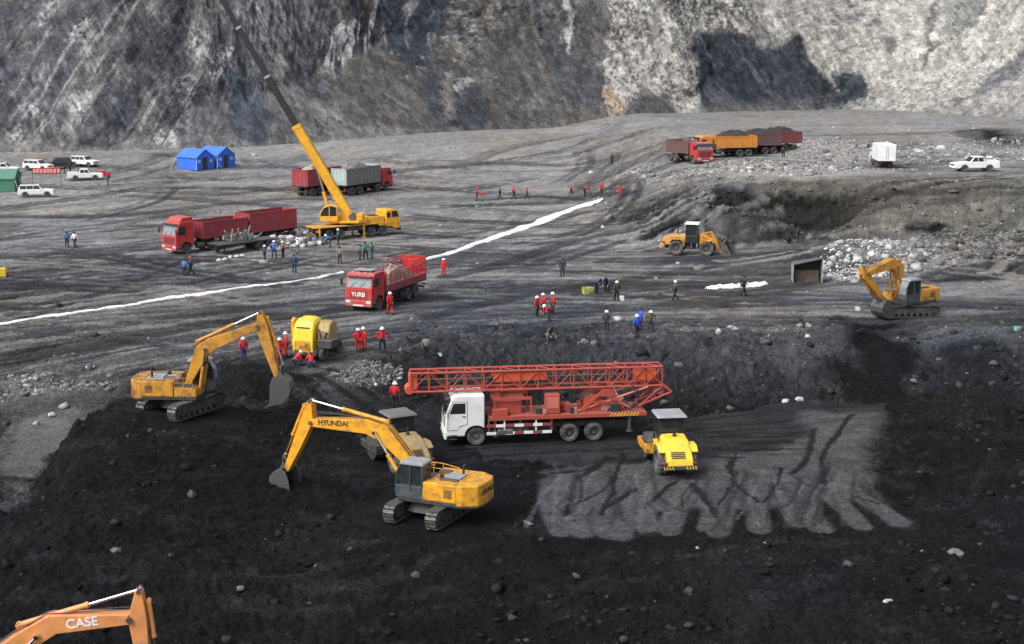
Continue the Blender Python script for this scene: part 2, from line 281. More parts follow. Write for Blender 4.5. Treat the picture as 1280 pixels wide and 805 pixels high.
CLIFFM = ground_mat('quarry_rock', 2.0, .06, .7, 1.0, .4, .1, .55, 1.45, True)
ROCKM = ground_mat('broken_rock', 6.0, .02, .5)

# ------------------------------------------------------------------ mesh building
def tag(o, label=None, cat=None, group=None, kind=None):
    if label: o['label'] = label
    if cat: o['category'] = cat
    if group: o['group'] = group
    if kind: o['kind'] = kind
    return o
def empty(name, loc=(0, 0, 0), rz=0.0, label=None, cat=None, group=None, tilt=(0, 0)):
    o = bpy.data.objects.new(name, None); col.objects.link(o); o.location = loc; o.rotation_euler = (tilt[0], tilt[1], rz); o.empty_display_size = .2
    return tag(o, label, cat, group)
def grid_mesh(name, V, nu, nv, cols, material, smooth=True):
    """V: (nv*nu,3) row-major"""
    me = bpy.data.meshes.new(name); me.vertices.add(len(V)); me.vertices.foreach_set('co', V.astype(np.float32).ravel())
    i, j = np.meshgrid(np.arange(nu - 1), np.arange(nv - 1)); a = (j * nu + i).ravel()
    q = np.stack([a, a + 1, a + 1 + nu, a + nu], 1).ravel()
    me.loops.add(len(q)); me.loops.foreach_set('vertex_index', q.astype(np.int32)); nf = len(a)
    me.polygons.add(nf); me.polygons.foreach_set('loop_start', (np.arange(nf) * 4).astype(np.int32)); me.polygons.foreach_set('loop_total', np.full(nf, 4, np.int32))
    me.update(calc_edges=True)
    ca = me.color_attributes.new('Col', 'FLOAT_COLOR', 'POINT'); c4 = np.ones((len(V), 4), np.float32); c4[:, :3] = cols; ca.data.foreach_set('color', c4.ravel())
    if smooth: me.polygons.foreach_set('use_smooth', np.ones(nf, bool))
    me.materials.append(material); o = bpy.data.objects.new(name, me); col.objects.link(o); return o
# ------------------------------------------------------------------ the ground
def g2(pts): return np.array([G(*p)[:2] for p in pts])
def in_poly(X, Y, P):
    r = np.zeros(X.shape, bool); n = len(P)
    for i in range(n):
        x0, y0 = P[i]; x1, y1 = P[(i + 1) % n]
        c = ((y0 > Y) != (y1 > Y)) & (X < (x1 - x0) * (Y - y0) / (y1 - y0 + 1e-12) + x0); r ^= c
    return r
def smooth_line(P, n=6):
    P = [np.array(p, float) for p in P]
    if len(P) < 3: return np.array(P)
    out = []
    for i in range(len(P) - 1):
        p0 = P[max(i - 1, 0)]; p1 = P[i]; p2 = P[i + 1]; p3 = P[min(i + 2, len(P) - 1)]
        for k in range(n):
            t = k / n; out.append(.5 * (2 * p1 + (p2 - p0) * t + (2 * p0 - 5 * p1 + 4 * p2 - p3) * t * t + (3 * p1 - p0 - 3 * p2 + p3) * t ** 3))
    out.append(P[-1]); return np.array(out)
def seg_dist(X, Y, P):
    d = np.full(X.shape, 1e9)
    for i in range(len(P) - 1):
        ax, ay = P[i]; bx, by = P[i + 1]; vx, vy = bx - ax, by - ay
        t = np.clip(((X - ax) * vx + (Y - ay) * vy) / (vx * vx + vy * vy + 1e-9), 0, 1)
        d = np.minimum(d, np.hypot(X - ax - t * vx, Y - ay - t * vy))
    return d
NU, NV = 780, 780
u = np.linspace(-1, 1, NU); pyr = np.concatenate([np.linspace(1150, 820, 60)[:-1], np.linspace(820, 139, NV - 59)])
yrow = np.array([CAMH * .93 / max(1e-3, (q - HORIZ)) * FPX * 1.0 for q in pyr]); yrow = np.maximum.accumulate(np.clip(yrow, 28, None))
yrow = yrow * (345.0 / yrow[-1]) ** np.linspace(0, 1, NV) ** 6
Yg = np.repeat(yrow, NU); Xg = np.tile(u, NV) * (8 + .56 * Yg)
Z0 = macro(Xg, Yg)
wx = Xg + .9 * fbm(Xg * .35, Yg * .35, 3, 71) + .25 * fbm(Xg * 1.6, Yg * 1.6, 2, 72)
wy = Yg + .9 * fbm(Xg * .35, Yg * .35, 3, 75) + .25 * fbm(Xg * 1.6, Yg * 1.6, 2, 76)
WN = fbm(Xg * 1.1, Yg * 1.1, 4, 77, .65)
# T: 0 bare coal .. 1 pale dust
YE = Yg + 13 * (1 - sst(-14, -5, Xg)) * sst(74, 86, Yg) * (1 - sst(108, 125, Yg))
T = np.interp(YE + 2.0 * fbm(Xg * .08, Yg * .08, 3, 80), [60, 84, 90, 102, 108, 124, 150, 190, 240, 320], [.055, .055, .09, .29, .36, .46, .60, .69, .74, .70])
rough = np.interp(YE, [40, 70, 88, 92, 102, 108, 150, 300], [.34, .34, .36, .66, .55, .12, .10, .12])
def area(P, val, rg=None, mix=1.0, feather=None):
    global T, rough
    Q = g2(P); mn = Q.min(0) - 4; mx = Q.max(0) + 4; k = np.where((Xg > mn[0]) & (Xg < mx[0]) & (Yg > mn[1]) & (Yg < mx[1]))[0]
    f = np.zeros(len(k)); sp = .25 * (wx - Xg)[k]; fe = np.interp(Yg[k], [60, 120, 250], [.5, 1.2, 3.0]) if feather is None else feather
    for i, (a, b) in enumerate([(0, 0), (1, .3), (-1, -.4), (.3, -1), (-.4, 1), (.7, .8), (-.8, .7)]): f += in_poly(wx[k] + a * fe + sp * i, wy[k] + b * fe * 1.3 - sp * i, Q)
    f /= 7.0; f = np.clip(f + .35 * f * (1 - f) * 4 * WN[k], 0, 1)
    T[k] = T[k] * (1 - f * mix) + val * f * mix
    if rg is not None: rough[k] = rough[k] * (1 - f) + rg * f
def line(P, wid, val, mix=1.0, dig=0.0, ragged=.5, conv=True):
    global T, DIG
    Q = smooth_line(g2(P) if conv else P); mn = Q.min(0) - wid * 2; mx = Q.max(0) + wid * 2
    k = np.where((Xg > mn[0]) & (Xg < mx[0]) & (Yg > mn[1]) & (Yg < mx[1]))[0]
    if not len(k): return
    d = seg_dist(Xg[k] + ragged * .3 * (wx[k] - Xg[k]), Yg[k] + ragged * .3 * (wy[k] - Yg[k]), Q)
    f = (1 - sst(wid * .35, wid * .62, d)) * mix
    T[k] = T[k] * (1 - f) + val * f; DIG[k] -= dig * f
DIG = np.zeros_like(T)
# streaks left by wheels and blades on the upper floor, in three directions
def streak(ang, la, lc, s): 
    c, sn = math.cos(ang), math.sin(ang); wv = 3 * fbm(Xg * .03, Yg * .03, 2, s + 5)
    return fbm((Xg * c + Yg * sn) / la, (-Xg * sn + Yg * c + wv) / lc, 4, s, .62)
ST = streak(R(42), 22, 1.5, 100); ST2 = streak(R(8), 26, 1.9, 120); ST3 = streak(R(75), 20, 2.2, 140)
wl = 1 - sst(-20, 15, Xg)
ST4 = streak(R(30), 13, .42, 210); ST5 = streak(R(4), 13, .55, 214); ST4 = ST4 * wl + ST5 * (1 - wl)
stk = .55 * (ST * wl + ST2 * (1 - wl)) + .3 * ST3 + .35 * fbm(Xg * .07, Yg * .05, 3, 160)
up = sst(96, 108, YE)
T = T + up * (stk * np.interp(Yg, [100, 125, 180, 260], [.46, .50, .42, .28]) + (sst(-.12, .18, ST4) - .55) * np.interp(Yg, [95, 125, 180, 260], [.24, .22, .14, .06]))
T = T + .06 * fbm(Xg * .5, Yg * .5, 4, 170) + .05 * sst(.2, .7, fbm(Xg * 1.4, Yg * 1.4, 3, 175)) * (1 - up)
# broad patches
area([(122, 532), (165, 514), (230, 522), (300, 508), (385, 492), (470, 520), (560, 560), (700, 600), (1280, 640), (1290, 840), (-40, 840), (-40, 760), (15, 690), (50, 608)], .05, .26, .95, .5)
area([(40, 498), (170, 462), (230, 455), (180, 500), (60, 512)], .13, .16, .6)
area([(0, 700), (48, 600), (120, 528), (175, 512), (110, 505), (0, 520)], .46, .05, .9)
area([(0, 520), (90, 512), (180, 500), (150, 478), (60, 488), (0, 495)], .30, .12, .6)
area([(0, 805), (0, 690), (52, 610), (20, 700)], .22, .3, .8)
area([(0, 470), (150, 475), (110, 495), (0, 500)], .52, .2, .5)
area([(420, 443), (500, 447), (515, 470), (480, 478), (405, 480), (395, 460)], .40, .14, .8)
area([(390, 480), (480, 478), (560, 520), (600, 560), (540, 540), (480, 530)], .16, .08, .7)
area([(260, 445), (360, 450), (395, 470), (350, 500), (270, 500)], .03, .3, .85)
area([(460, 440), (520, 448), (560, 470), (530, 500), (490, 485), (470, 460)], .04, .28, .85)
area([(1040, 395), (1125, 398), (1150, 440), (1130, 520), (1080, 520), (1050, 440)], .02, .3, .9)
area([(1180, 430), (1280, 420), (1280, 520), (1140, 520)], .04, .32, .6)
area([(960, 420), (1060, 400), (1050, 440), (970, 460)], .32, .3, .6)
area([(1130, 405), (1280, 395), (1280, 425), (1130, 430)], .42, .26, .65)
area([(850, 240), (920, 232), (1035, 240), (1010, 262), (960, 275), (890, 268)], .07, .55, .85)
area([(790, 262), (830, 240), (870, 250), (850, 285), (795, 290)], .12, .5, .8)
area([(1060, 250), (1100, 245), (1105, 270), (1060, 272)], .05, .25, .8)
area([(1000, 230), (1280, 222), (1280, 300), (960, 310), (1000, 275)], .36, .34, .65)
area([(780, 205), (860, 208), (1000, 205), (1160, 215), (1000, 222), (800, 232)], .98, .2, .75)
area([(985, 178), (1080, 180), (1080, 202), (985, 200)], .85, .25, .7)
area([(1120, 178), (1280, 175), (1280, 205), (1130, 200)], .80, .3, .6)
area([(1200, 162), (1260, 160), (1275, 185), (1235, 182)], .02, .3, .9)
area([(1030, 318), (1110, 300), (1280, 283), (1280, 320), (1130, 345), (1030, 352)], .78, .4, .8)
area([(1165, 345), (1200, 330), (1280, 322), (1280, 345), (1190, 352)], .05, .2, .9)
area([(960, 355), (1060, 352), (1280, 350), (1280, 372), (1170, 372), (960, 380)], .58, .04, .7)
area([(330, 290), (400, 288), (410, 305), (330, 312)], .8, .25, .6)
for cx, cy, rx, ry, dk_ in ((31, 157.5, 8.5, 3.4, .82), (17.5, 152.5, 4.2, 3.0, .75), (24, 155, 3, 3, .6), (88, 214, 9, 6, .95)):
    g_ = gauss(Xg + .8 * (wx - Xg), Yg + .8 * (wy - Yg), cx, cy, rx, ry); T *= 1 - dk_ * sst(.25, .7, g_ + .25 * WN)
Zs = Z0.reshape(NV, NU); slope = np.hypot(np.gradient(Zs, axis=0) / np.maximum(np.gradient(Yg.reshape(NV, NU), axis=0), .02), np.gradient(Zs, axis=1) / np.gradient(Xg.reshape(NV, NU), axis=1)).ravel()
far_ = sst(118, 128, Yg) * (1 - .8 * sst(36, 44, Xg)); rough = np.maximum(rough, .42 * sst(.10, .32, slope) * far_); T = T * (1 - .22 * sst(.12, .3, slope) * far_)
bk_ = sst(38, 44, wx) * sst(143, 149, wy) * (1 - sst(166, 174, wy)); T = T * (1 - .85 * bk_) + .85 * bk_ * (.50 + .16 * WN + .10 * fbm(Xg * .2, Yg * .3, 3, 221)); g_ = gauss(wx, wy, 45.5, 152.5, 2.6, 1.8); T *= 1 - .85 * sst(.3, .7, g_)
# individual wheel ruts sweeping over the floor, dark with pale shoulders
r2 = random.Random(5)
for k in range(240):
    x0 = r2.uniform(-70, 60); y0 = r2.uniform(104, 250) if k % 3 else r2.uniform(103, 150); a = r2.choice([R(40), R(12), R(5), R(65), R(170), R(150)]) + r2.uniform(-.2, .2)
    L_ = r2.uniform(12, 45); cv = r2.uniform(-.016, .016); pts = []; x, y = x0, y0
    for i in range(7): pts.append((x, y)); x += math.cos(a) * L_ / 6; y += math.sin(a) * L_ / 6; a += cv * L_ / 6
    pts = np.array(pts); nrm = np.array([-(pts[-1] - pts[0])[1], (pts[-1] - pts[0])[0]]); nrm = nrm / np.linalg.norm(nrm)
    dk = r2.random() < .72; v = r2.uniform(.1, .3) if dk else r2.uniform(.7, .9); wd = r2.uniform(.6, 1.3) + .004 * y0
    for s_ in (-1.0, 1.0): line(pts + nrm * s_, wd * .85, v, r2.uniform(.25, .65), .07, 1.2, conv=False)
for k in range(26):
    x0 = r2.uniform(-26, 30); y0 = r2.uniform(50, 84); a = r2.choice([R(20), R(-15), R(160), R(60), R(5)]) + r2.uniform(-.3, .3); L_ = r2.uniform(6, 20); cv = r2.uniform(-.03, .03); pts = []; x, y = x0, y0
    for i in range(6): pts.append((x, y)); x += math.cos(a) * L_ / 5; y += math.sin(a) * L_ / 5; a += cv * L_ / 5
    pts = np.array(pts); nrm = np.array([-math.sin(a), math.cos(a)])
    for s_ in (-1.2, 1.2): line(pts + nrm * s_, r2.uniform(.6, 1.1), r2.choice([.02, .09, .12]), .6, .10, 1.5, conv=False)
for P, wd, v, mx_ in [([(0, 445), (120, 430), (260, 405), (420, 388), (560, 372)], 2.4, .12, .6), ([(0, 425), (150, 405), (300, 385), (420, 372)], 1.6, .15, .5), ([(540, 395), (640, 372), (760, 352), (900, 330)], 2.0, .14, .6),
                      ([(560, 345), (640, 325), (720, 300), (790, 285)], 2.4, .13, .6), ([(480, 215), (600, 205), (760, 198)], 4.0, .22, .6), ([(0, 270), (150, 268), (330, 250), (420, 248)], 3.5, .2, .6), ([(600, 250), (700, 246), (790, 240)], 2.2, .18, .7),
                      ([(700, 395), (850, 380), (1000, 368)], 1.8, .2, .5), ([(0, 360), (150, 340), (320, 338)], 2.0, .22, .4), ([(430, 420), (560, 405), (700, 410), (860, 400)], 2.2, .14, .5)]:
    line(P, wd, v, mx_, .1, 1.6)
hm_ = sst(-26.4, -25.4, Xg + edge_w(Xg, Yg)) * (1 - sst(-22, -18, Xg)) * (1 - sst(82, 87, Yg + .5 * (wx - Xg)))
T = T * (1 - .93 * hm_) + .05 * .93 * hm_; rough = np.maximum(rough, .5 * hm_ * (1 - sst(-24.5, -22, Xg)))
lowl = (1 - sst(-27, -25.8, Xg + edge_w(Xg, Yg))) * (1 - sst(70, 77, wy)); T = T * (1 - .8 * lowl) + .17 * .8 * lowl + .08 * lowl * WN; rough = np.maximum(rough, .3 * lowl)
fg_ = 1 - sst(84, 92, YE); T = T + fg_ * np.clip(.05 * fbm(Xg * .11, Yg * .13, 3, 231) + .05 * sst(.1, .5, fbm(Xg * .5, Yg * .9, 4, 233)) + .03 * WN, -.03, .12)
# road-roller pad: pale compacted lanes crossing on the coal
PADC = .325
Q = g2([(683, 588), (725, 578), (800, 582), (850, 572), (960, 560), (1000, 545), (1000, 512), (1105, 515), (1092, 555), (1086, 600), (1098, 632), (1040, 618), (960, 634), (820, 634), (690, 634)])
kb = np.where((abs(Xg - 9) < 16) & (abs(Yg - 76) < 18))[0]; f = np.zeros(len(kb))
for a, b in ((0, 0), (.3, .3), (-.3, -.3), (.3, -.4), (-.3, .4), (.6, 0), (-.6, 0)): f += in_poly(Xg[kb] + .6 * (wx - Xg)[kb] + a + .2 * WN[kb], Yg[kb] + .6 * (wy - Yg)[kb] + b + .25 * WN[kb], Q)
f = np.clip(f / 7 + .3 * (f / 7) * (1 - f / 7) * 4 * WN[kb], 0, 1); lane_tex = .05 * fbm(Xg[kb] * .5, Yg[kb] * 3.0, 3, 180) + .04 * fbm(Xg[kb] * 2.5 + Yg[kb], Yg[kb] * .5, 3, 181) + .035 * WN[kb]
T[kb] = T[kb] * (1 - f) + (PADC + lane_tex) * f; rough[kb] = rough[kb] * (1 - f) + .03 * f
k = in_poly(wx, wy, g2([(560, 548), (760, 540), (1000, 500), (1110, 505), (1100, 545), (900, 570), (700, 578), (600, 575)])); T[k] = np.maximum(T[k], .165 + .06 * fbm(Xg[k] * .3, Yg[k] * 2.5, 3, 185)); rough[k] = np.minimum(rough[k], .06)
LANES = [[(690, 600), (688, 630), (702, 664)], [(735, 620), (720, 645), (729, 667)], [(775, 618), (752, 645), (763, 668)], [(815, 612), (786, 640), (776, 670)], [(835, 622), (806, 640), (808, 660)], [(850, 615), (844, 640), (836, 663)], [(872, 605), (890, 635), (886, 660)],
         [(907, 620), (902, 645), (898, 665)], [(920, 604), (944, 632), (948, 662)], [(984, 612), (990, 636), (997, 652)], [(1010, 612), (1012, 640), (1026, 662)], [(980, 596), (1030, 615), (1060, 640), (1076, 657)], [(1030, 604), (1070, 620), (1096, 634), (1124, 653)]]
for P in LANES:
    Qs = smooth_line(g2(P)); line(P, 1.25, PADC, .97, .03, .3); kk = np.where((abs(Yg - Qs[:, 1].mean()) < 8) & (abs(Xg - Qs[:, 0].mean()) < 8))[0]; kk = kk[seg_dist(Xg[kk], Yg[kk], Qs) < .7]; rough[kk] = .02
for P, wd in [([(726, 594), (717, 616), (712, 643)], .6), ([(748, 583), (730, 594)], 1.0), ([(782, 567), (773, 587), (759, 627), (753, 643)], .55), ([(773, 598), (744, 616), (721, 630)], .35), ([(809, 603), (782, 618), (759, 632)], .8), ([(849, 601), (827, 616), (804, 634)], .6), ([(865, 605), (849, 632)], .3), ([(867, 605), (885, 625), (894, 643)], .8),
              ([(916, 570), (917, 601), (949, 627)], .5), ([(922, 566), (915, 603), (899, 629)], .4), ([(977, 584), (966, 608), (955, 627)], .5), ([(1015, 535), (1006, 570), (991, 591)], .8), ([(1062, 518), (1036, 554), (1025, 577), (1029, 603)], .8), ([(984, 591), (1013, 606), (1040, 612)], .3), ([(1022, 624), (1055, 636)], .35), ([(1062, 615), (1095, 629)], .4), ([(970, 610), (1000, 618)], .25),
              ([(930, 553), (984, 551)], 1.6), ([(890, 570), (932, 571)], .7), ([(890, 545), (950, 546), (989, 543)], .6), ([(932, 561), (970, 560)], .8), ([(690, 590), (735, 585), (760, 572)], .9)]:
    line(P, wd * .5, .07, .85, .06, 1.3)
for i in range(46):
    xa = r2.uniform(690, 1090); ya = r2.uniform(575, 600); xb = xa + r2.uniform(-45, 45); P = [(xa, ya), ((xa + xb) / 2 + r2.uniform(-10, 10), (ya + 655) / 2), (xb, r2.uniform(635, 662))]
    line(P, r2.uniform(.16, .34), r2.choice([.16, .20, .42, .45, .12]), r2.uniform(.35, .7), .03, .6)
for i in range(9): line([(560, 546 + i * 4), (760, 538 + i * 3.4), (980 + i * 5, 512 + i * 7)], .34, r2.choice([.03, .2, .05]), .5, .04, 1.0)
for P in ([(395, 470), (470, 515), (560, 560)], [(412, 462), (490, 505), (580, 545)], [(380, 480), (450, 528), (520, 566)]): line(P, .7, .06, .7, .06, .6); 
# pressed flat where things stand
FL = np.ones_like(T)
for x, y, r_ in PADS:
    k = np.where((abs(Xg - x) < r_ + 1) & (abs(Yg - y) < r_ + 1.2))[0]
    FL[k] = np.minimum(FL[k], sst(r_ * .8, r_ + .8, np.hypot(Xg[k] - x, Yg[k] - y)))
lump = .9 * fbm(Xg * .38, Yg * .38, 3, 190, .55) + .55 * np.abs(fbm(Xg * 1.3, Yg * 1.3, 3, 195, .6)) * 2 - .4 + .30 * ridged(Xg * 2.6, Yg * 2.6, 2, 197) + .26 * vnoise(Xg * 6.1, Yg * 6.1, 198)
speck = rng.normal(0, 1, len(T)) * .6 + .8 * vnoise(Xg * 3.1, Yg * 3.1, 199) + .6 * vnoise(Xg * 7.3, Yg * 7.3, 200)
Zg = Z0 + FL * (rough * lump + DIG + up * (.07 * stk + .09 * ST4))
T = np.clip(T + rough * .10 * lump + speck * np.interp(rough, [.02, .1, .5], [.012, .03, .05]) * (.35 + T), .0, 1.1)
ramp_t = [0, .06, .15, .3, .5, .7, 1.1]
ramp_r = [.0060, .0085, .022, .058, .126, .20, .36]
cr = np.interp(T, ramp_t, ramp_r)
warm = fbm(Xg * .06, Yg * .06, 3, 205) * .06
bl = .17 * (1 - sst(.2, .6, T)) * (.6 + 1.2 * fbm(Xg * .12, Yg * .12, 3, 207)); cold = np.stack([cr * (1.01 + 1.6 * warm - .4 * bl), cr * (.99 + .3 * warm), cr * (.97 + bl - 1.3 * warm)], 1)
hill = sst(147, 155, Yg) * (1 - sst(162, 172, Yg)) * sst(22, 34, Xg); cold *= (1 + hill[:, None] * (np.array([1.02, 1.0, .9]) - 1))
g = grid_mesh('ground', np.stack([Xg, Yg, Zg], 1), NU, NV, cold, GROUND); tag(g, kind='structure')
Zgrid = Zg.reshape(NV, NU); Tgrid = T.reshape(NV, NU); Rgrid = (rough * FL).reshape(NV, NU)
def samp(A, x, y):
    j = np.interp(y, yrow, np.arange(NV)); uu = x / (8 + .56 * y); i = (uu + 1) / 2 * (NU - 1)
    i = np.clip(i, 0, NU - 1.001); j = np.clip(j, 0, NV - 1.001); i0 = i.astype(int); j0 = j.astype(int); fi = i - i0; fj = j - j0
    return A[j0, i0] * (1 - fi) * (1 - fj) + A[j0, i0 + 1] * fi * (1 - fj) + A[j0 + 1, i0] * (1 - fi) * fj + A[j0 + 1, i0 + 1] * fi * fj
def gz(x, y): return float(samp(Zgrid, np.array([float(x)]), np.array([float(y)]))[0])

# ------------------------------------------------------------------ the rock face round the pit
BP = smooth_line([(-175, 226), (-120, 246), (-93, 252), (-50, 260), (-22, 282), (0, 297), (28, 304), (60, 315), (80, 320), (96, 296), (112, 264), (140, 235), (185, 208)], 12)
seg = np.hypot(*np.diff(BP, axis=0).T); arc = np.concatenate([[0], np.cumsum(seg)]); CU, CV = 1300, 205
ux = np.interp([-118, 118], BP[:, 0], arc); ua = np.concatenate([np.linspace(0, ux[0], 130)[:-1], np.linspace(ux[0], ux[1], CU - 258), np.linspace(ux[1], arc[-1], 130)[1:]]); bx = np.interp(ua, arc, BP[:, 0]); by = np.interp(ua, arc, BP[:, 1])
ker = np.ones(41) / 41; pb = lambda a: np.convolve(np.pad(a, 20, 'edge'), ker, 'valid')
nx = -np.gradient(pb(by)); ny = np.gradient(pb(bx)); ln = np.hypot(nx, ny); nx /= ln; ny /= ln
va = np.concatenate([np.linspace(-2, 38, 175), np.linspace(38, 75, 31)[1:]])
U, V = np.meshgrid(ua, va); BX = np.tile(bx, (CV, 1)); BY = np.tile(by, (CV, 1)); NX = np.tile(nx, (CV, 1)); NY = np.tile(ny, (CV, 1))
zb = macro(bx, by)
wv = fbm(U * .05, V * .05, 3, 300) * 5
Xw = BX + wv                                              # position along the face, warped
scree = np.interp(bx, [-170, -100, -75, -52, -45, -30, -20, -8, 10, 20, 30, 42, 60, 75, 85, 100, 120, 180], [5, 4, 2, 5, 9, 12, 17, 20, 14, 9, 3, 5, 5, 2, 8, 14, 16, 16]) + 3 * fbm(ua * .08, ua * 0, 3, 310) + 2.2 * ridged(ua * .06, ua * 0 + 3, 2, 315)
SC = np.tile(np.clip(scree, .5, None), (CV, 1))
soft = 1 - sst(-2, 2, V - SC)                             # 1 on the scree
off = np.where(V < SC, V * 1.35, SC * 1.35 + (V - SC) * .62)
band = 1.0 * fbm(U * .035, V * .07, 3, 318) * (1 - soft)
def strata(ang, lc, la, s):
    c, sn = math.cos(ang), math.sin(ang); return fbm((U * c + V * sn + .5 * wv) / lc, (-U * sn + V * c) / la, 5, s, .58)
tilt = strata(R(-28), 1.5, 13, 320); gul = strata(R(14), 3.2, 30, 340); dgr = strata(R(48), 2.4, 26, 360)
crag = ridged(U * .11 + wv * .1, V * .13, 5, 380); blk = fbm(U * .5, V * .5, 4, 390, .6)
right = sst(55, 66, Xw); left = 1 - sst(-32, -18, Xw); mid = 1 - right - left
ftl = strata(R(-30), .8, 6, 325); rg2 = ridged((U * .9 + V * .45) * .22 + wv * .12, V * .05, 4, 385); cut = np.floor((U * .88 + V * .47 + 2.5 * wv) / 4.3); stp = _h(cut, cut * 0, 5) - .5
rib = gauss(BX, V, -31, 25, 9, 9); disp = (1 - soft) * (.6 - .25 * left - .12 * right) * (1.6 * crag + (.5 * tilt + .9 * stp) * (left + .35 * mid) + (2.2 * tilt + 1.6 * ftl) * rib + 1.1 * gul * (.6 * right + .8 * mid) + 1.2 * rg2 * (right + .5 * mid) + .9 * blk) + soft * (.35 * gul + .35 * dgr + .2 * blk)
PX = BX + NX * (off + band - disp * 1.0); PY = BY + NY * (off + band - disp * 1.0); PZ = np.tile(zb, (CV, 1)) + V - .3 + .5 * (1 - soft) * blk
# rock colours: grey-brown waste, blue-black coal seams, pale sandstone
base = np.array([.135, .132, .134]); coal = np.array([.048, .053, .063]); pale = np.array([.36, .345, .315]); drab = np.array([.088, .082, .079]); wht = np.array([.42, .41, .40])
Hh = V + np.tile(zb, (CV, 1))                             # height above datum
C_ = np.ones((CV, CU, 3)) * base
def lay(c, f):
    global C_
    C_ = C_ * (1 - f[..., None]) + np.asarray(c) * f[..., None]
nz1 = fbm(U * .06, V * .09, 4, 400); nz2 = fbm(U * .16, V * .22, 4, 410); hi = fbm(U * 1.6, V * 1.6, 3, 415, .7)
sA = strata(R(-30), 1.0, 9, 430); sB = strata(R(-34), 3.6, 15, 420); sC = strata(R(50), 1.6, 45, 445); sD = strata(R(46), 4.5, 40, 448); sV = strata(R(8), 1.1, 30, 455)
# left: steep dark seams, pale ribs between them, long slides of fines running down to the right
lay(np.array([.15, .142, .135]), .8 * left * sst(-.1, .35, fbm(U * .07, V * .07, 3, 440)))
lay(coal * 1.6, .45 * left * sst(.12, .26, sB + .25 * nz2))
lay(coal * 1.5, .35 * left * sst(.18, .32, tilt + .35 * nz1))
lay(wht * .7, .5 * left * sst(.20, .34, sA + .35 * nz2 + .12 * hi) * sst(-.15, .15, nz1 + .1) * (1 - .5 * soft))
lay(wht * .8, .6 * left * sst(.40, .52, nz2 + .3 * hi) * (1 - .3 * soft))
slide = sst(-62, -50, BX) * left; lay(np.array([.175, .17, .165]), .75 * slide * sst(-.02, .22, sD)); lay(np.array([.26, .25, .24]), .7 * slide * sst(.18, .36, sC)); lay(np.array([.075, .078, .085]), .7 * slide * sst(.12, .3, strata(R(50), 2.6, 50, 449)))
bd1 = strata(R(-32), 5.5, 70, 490); bd2 = strata(R(-32), 1.3, 60, 492); lay(np.array([.066, .068, .076]), .75 * left * (1 - .7 * soft) * sst(.02, .12, bd1)); lay(np.array([.27, .262, .255]), .65 * left * (1 - .7 * soft) * sst(.20, .28, bd2)); lay(np.array([.05, .052, .06]), .6 * left * (1 - .6 * soft) * sst(.24, .32, strata(R(-32), .9, 40, 494)))
# middle: drab slope with dark runnels
mz = mid * (1 - sst(15, 20, Xw)); lay(drab, .9 * mz); lay(coal * 1.4, .75 * mz * sst(.02, .22, gul + .2 * nz1)); lay(np.array([.15, .14, .13]), .7 * mz * sst(.10, .30, sV)); lay(np.array([.045, .045, .048]), .6 * mz * sst(5, 14, Xw) * sst(-.1, .2, nz1))
lay(wht * .9, .8 * mz * sst(.42, .52, nz2 + .3 * hi))
# pale rib, coal face, pale wall
ps = sst(17, 20, Xw + 2 * nz2) * (1 - sst(37, 41, Xw - .25 * (V - 15) + 3 * nz2)); lay(pale * .85, .92 * ps * (1 - .75 * soft) * sst(-.55, -.1, crag + nz2)); lay(drab, .75 * ps * sst(.08, .26, nz1 + .3 * hi)); lay(coal * 1.4, .7 * ps * sst(.14, .28, sV)); lay(wht * 1.1, .7 * ps * sst(.2, .36, hi + nz2))
lay(np.array([.34, .23, .13]), .75 * sst(17, 19, Xw) * (1 - sst(23, 25, Xw)) * (1 - sst(6, 12, V)) * sst(-.2, .2, nz2))
dk = sst(37, 40, Xw - .15 * V + 1.5 * nz2) * (1 - sst(58, 61, Xw + .55 * (V - 14) + 2 * nz2)) * (1 - sst(17, 22, V - .15 * (BX - 40) + 5 * nz1)); lay(coal, .97 * dk); lay(np.array([.085, .09, .10]), .7 * dk * sst(.08, .3, sV)); lay(np.array([.02, .023, .028]), .7 * dk * sst(.05, .3, nz2))
tp = sst(37, 42, Xw) * (1 - right) * sst(17, 24, V + 5 * nz1); lay(np.array([.14, .135, .13]), .8 * tp); lay(pale * .8, .8 * tp * sst(.05, .25, sB + .2 * hi)); lay(coal * 1.3, .75 * tp * sst(.08, .25, gul))
lay(pale, .95 * right * sst(-1.0, -.3, nz1 + crag)); lay(np.array([.22, .21, .19]), .5 * right * sst(.05, .24, gul + .2 * nz2)); lay(np.array([.12, .12, .12]), .6 * right * sst(.20, .36, strata(R(-40), 3, 14, 460) + .3 * nz2) * (1 - soft)); lay(wht * 1.15, .6 * right * sst(.1, .3, sV + .3 * hi)); lay(np.array([.17, .165, .155]), .65 * right * sst(.28, .4, nz2 + .35 * hi))
lay(np.array([.13, .13, .135]), .75 * right * sst(98, 104, Xw) * sst(.0, .2, strata(R(-55), 2.5, 40, 470)))
c2 = right * sst(69, 71, Xw + nz2) * (1 - sst(78, 81, Xw)) * (1 - sst(7, 10, V + 4 * nz2)); lay(coal * 1.2, .9 * c2 * sst(-.25, .1, sV + .15))
lay(np.array([.16, .157, .155]), .8 * soft * (1 - sst(.5, 3.5, V)) * (1 - .3 * right)); lay(np.array([.27, .265, .25]), .55 * soft * right)
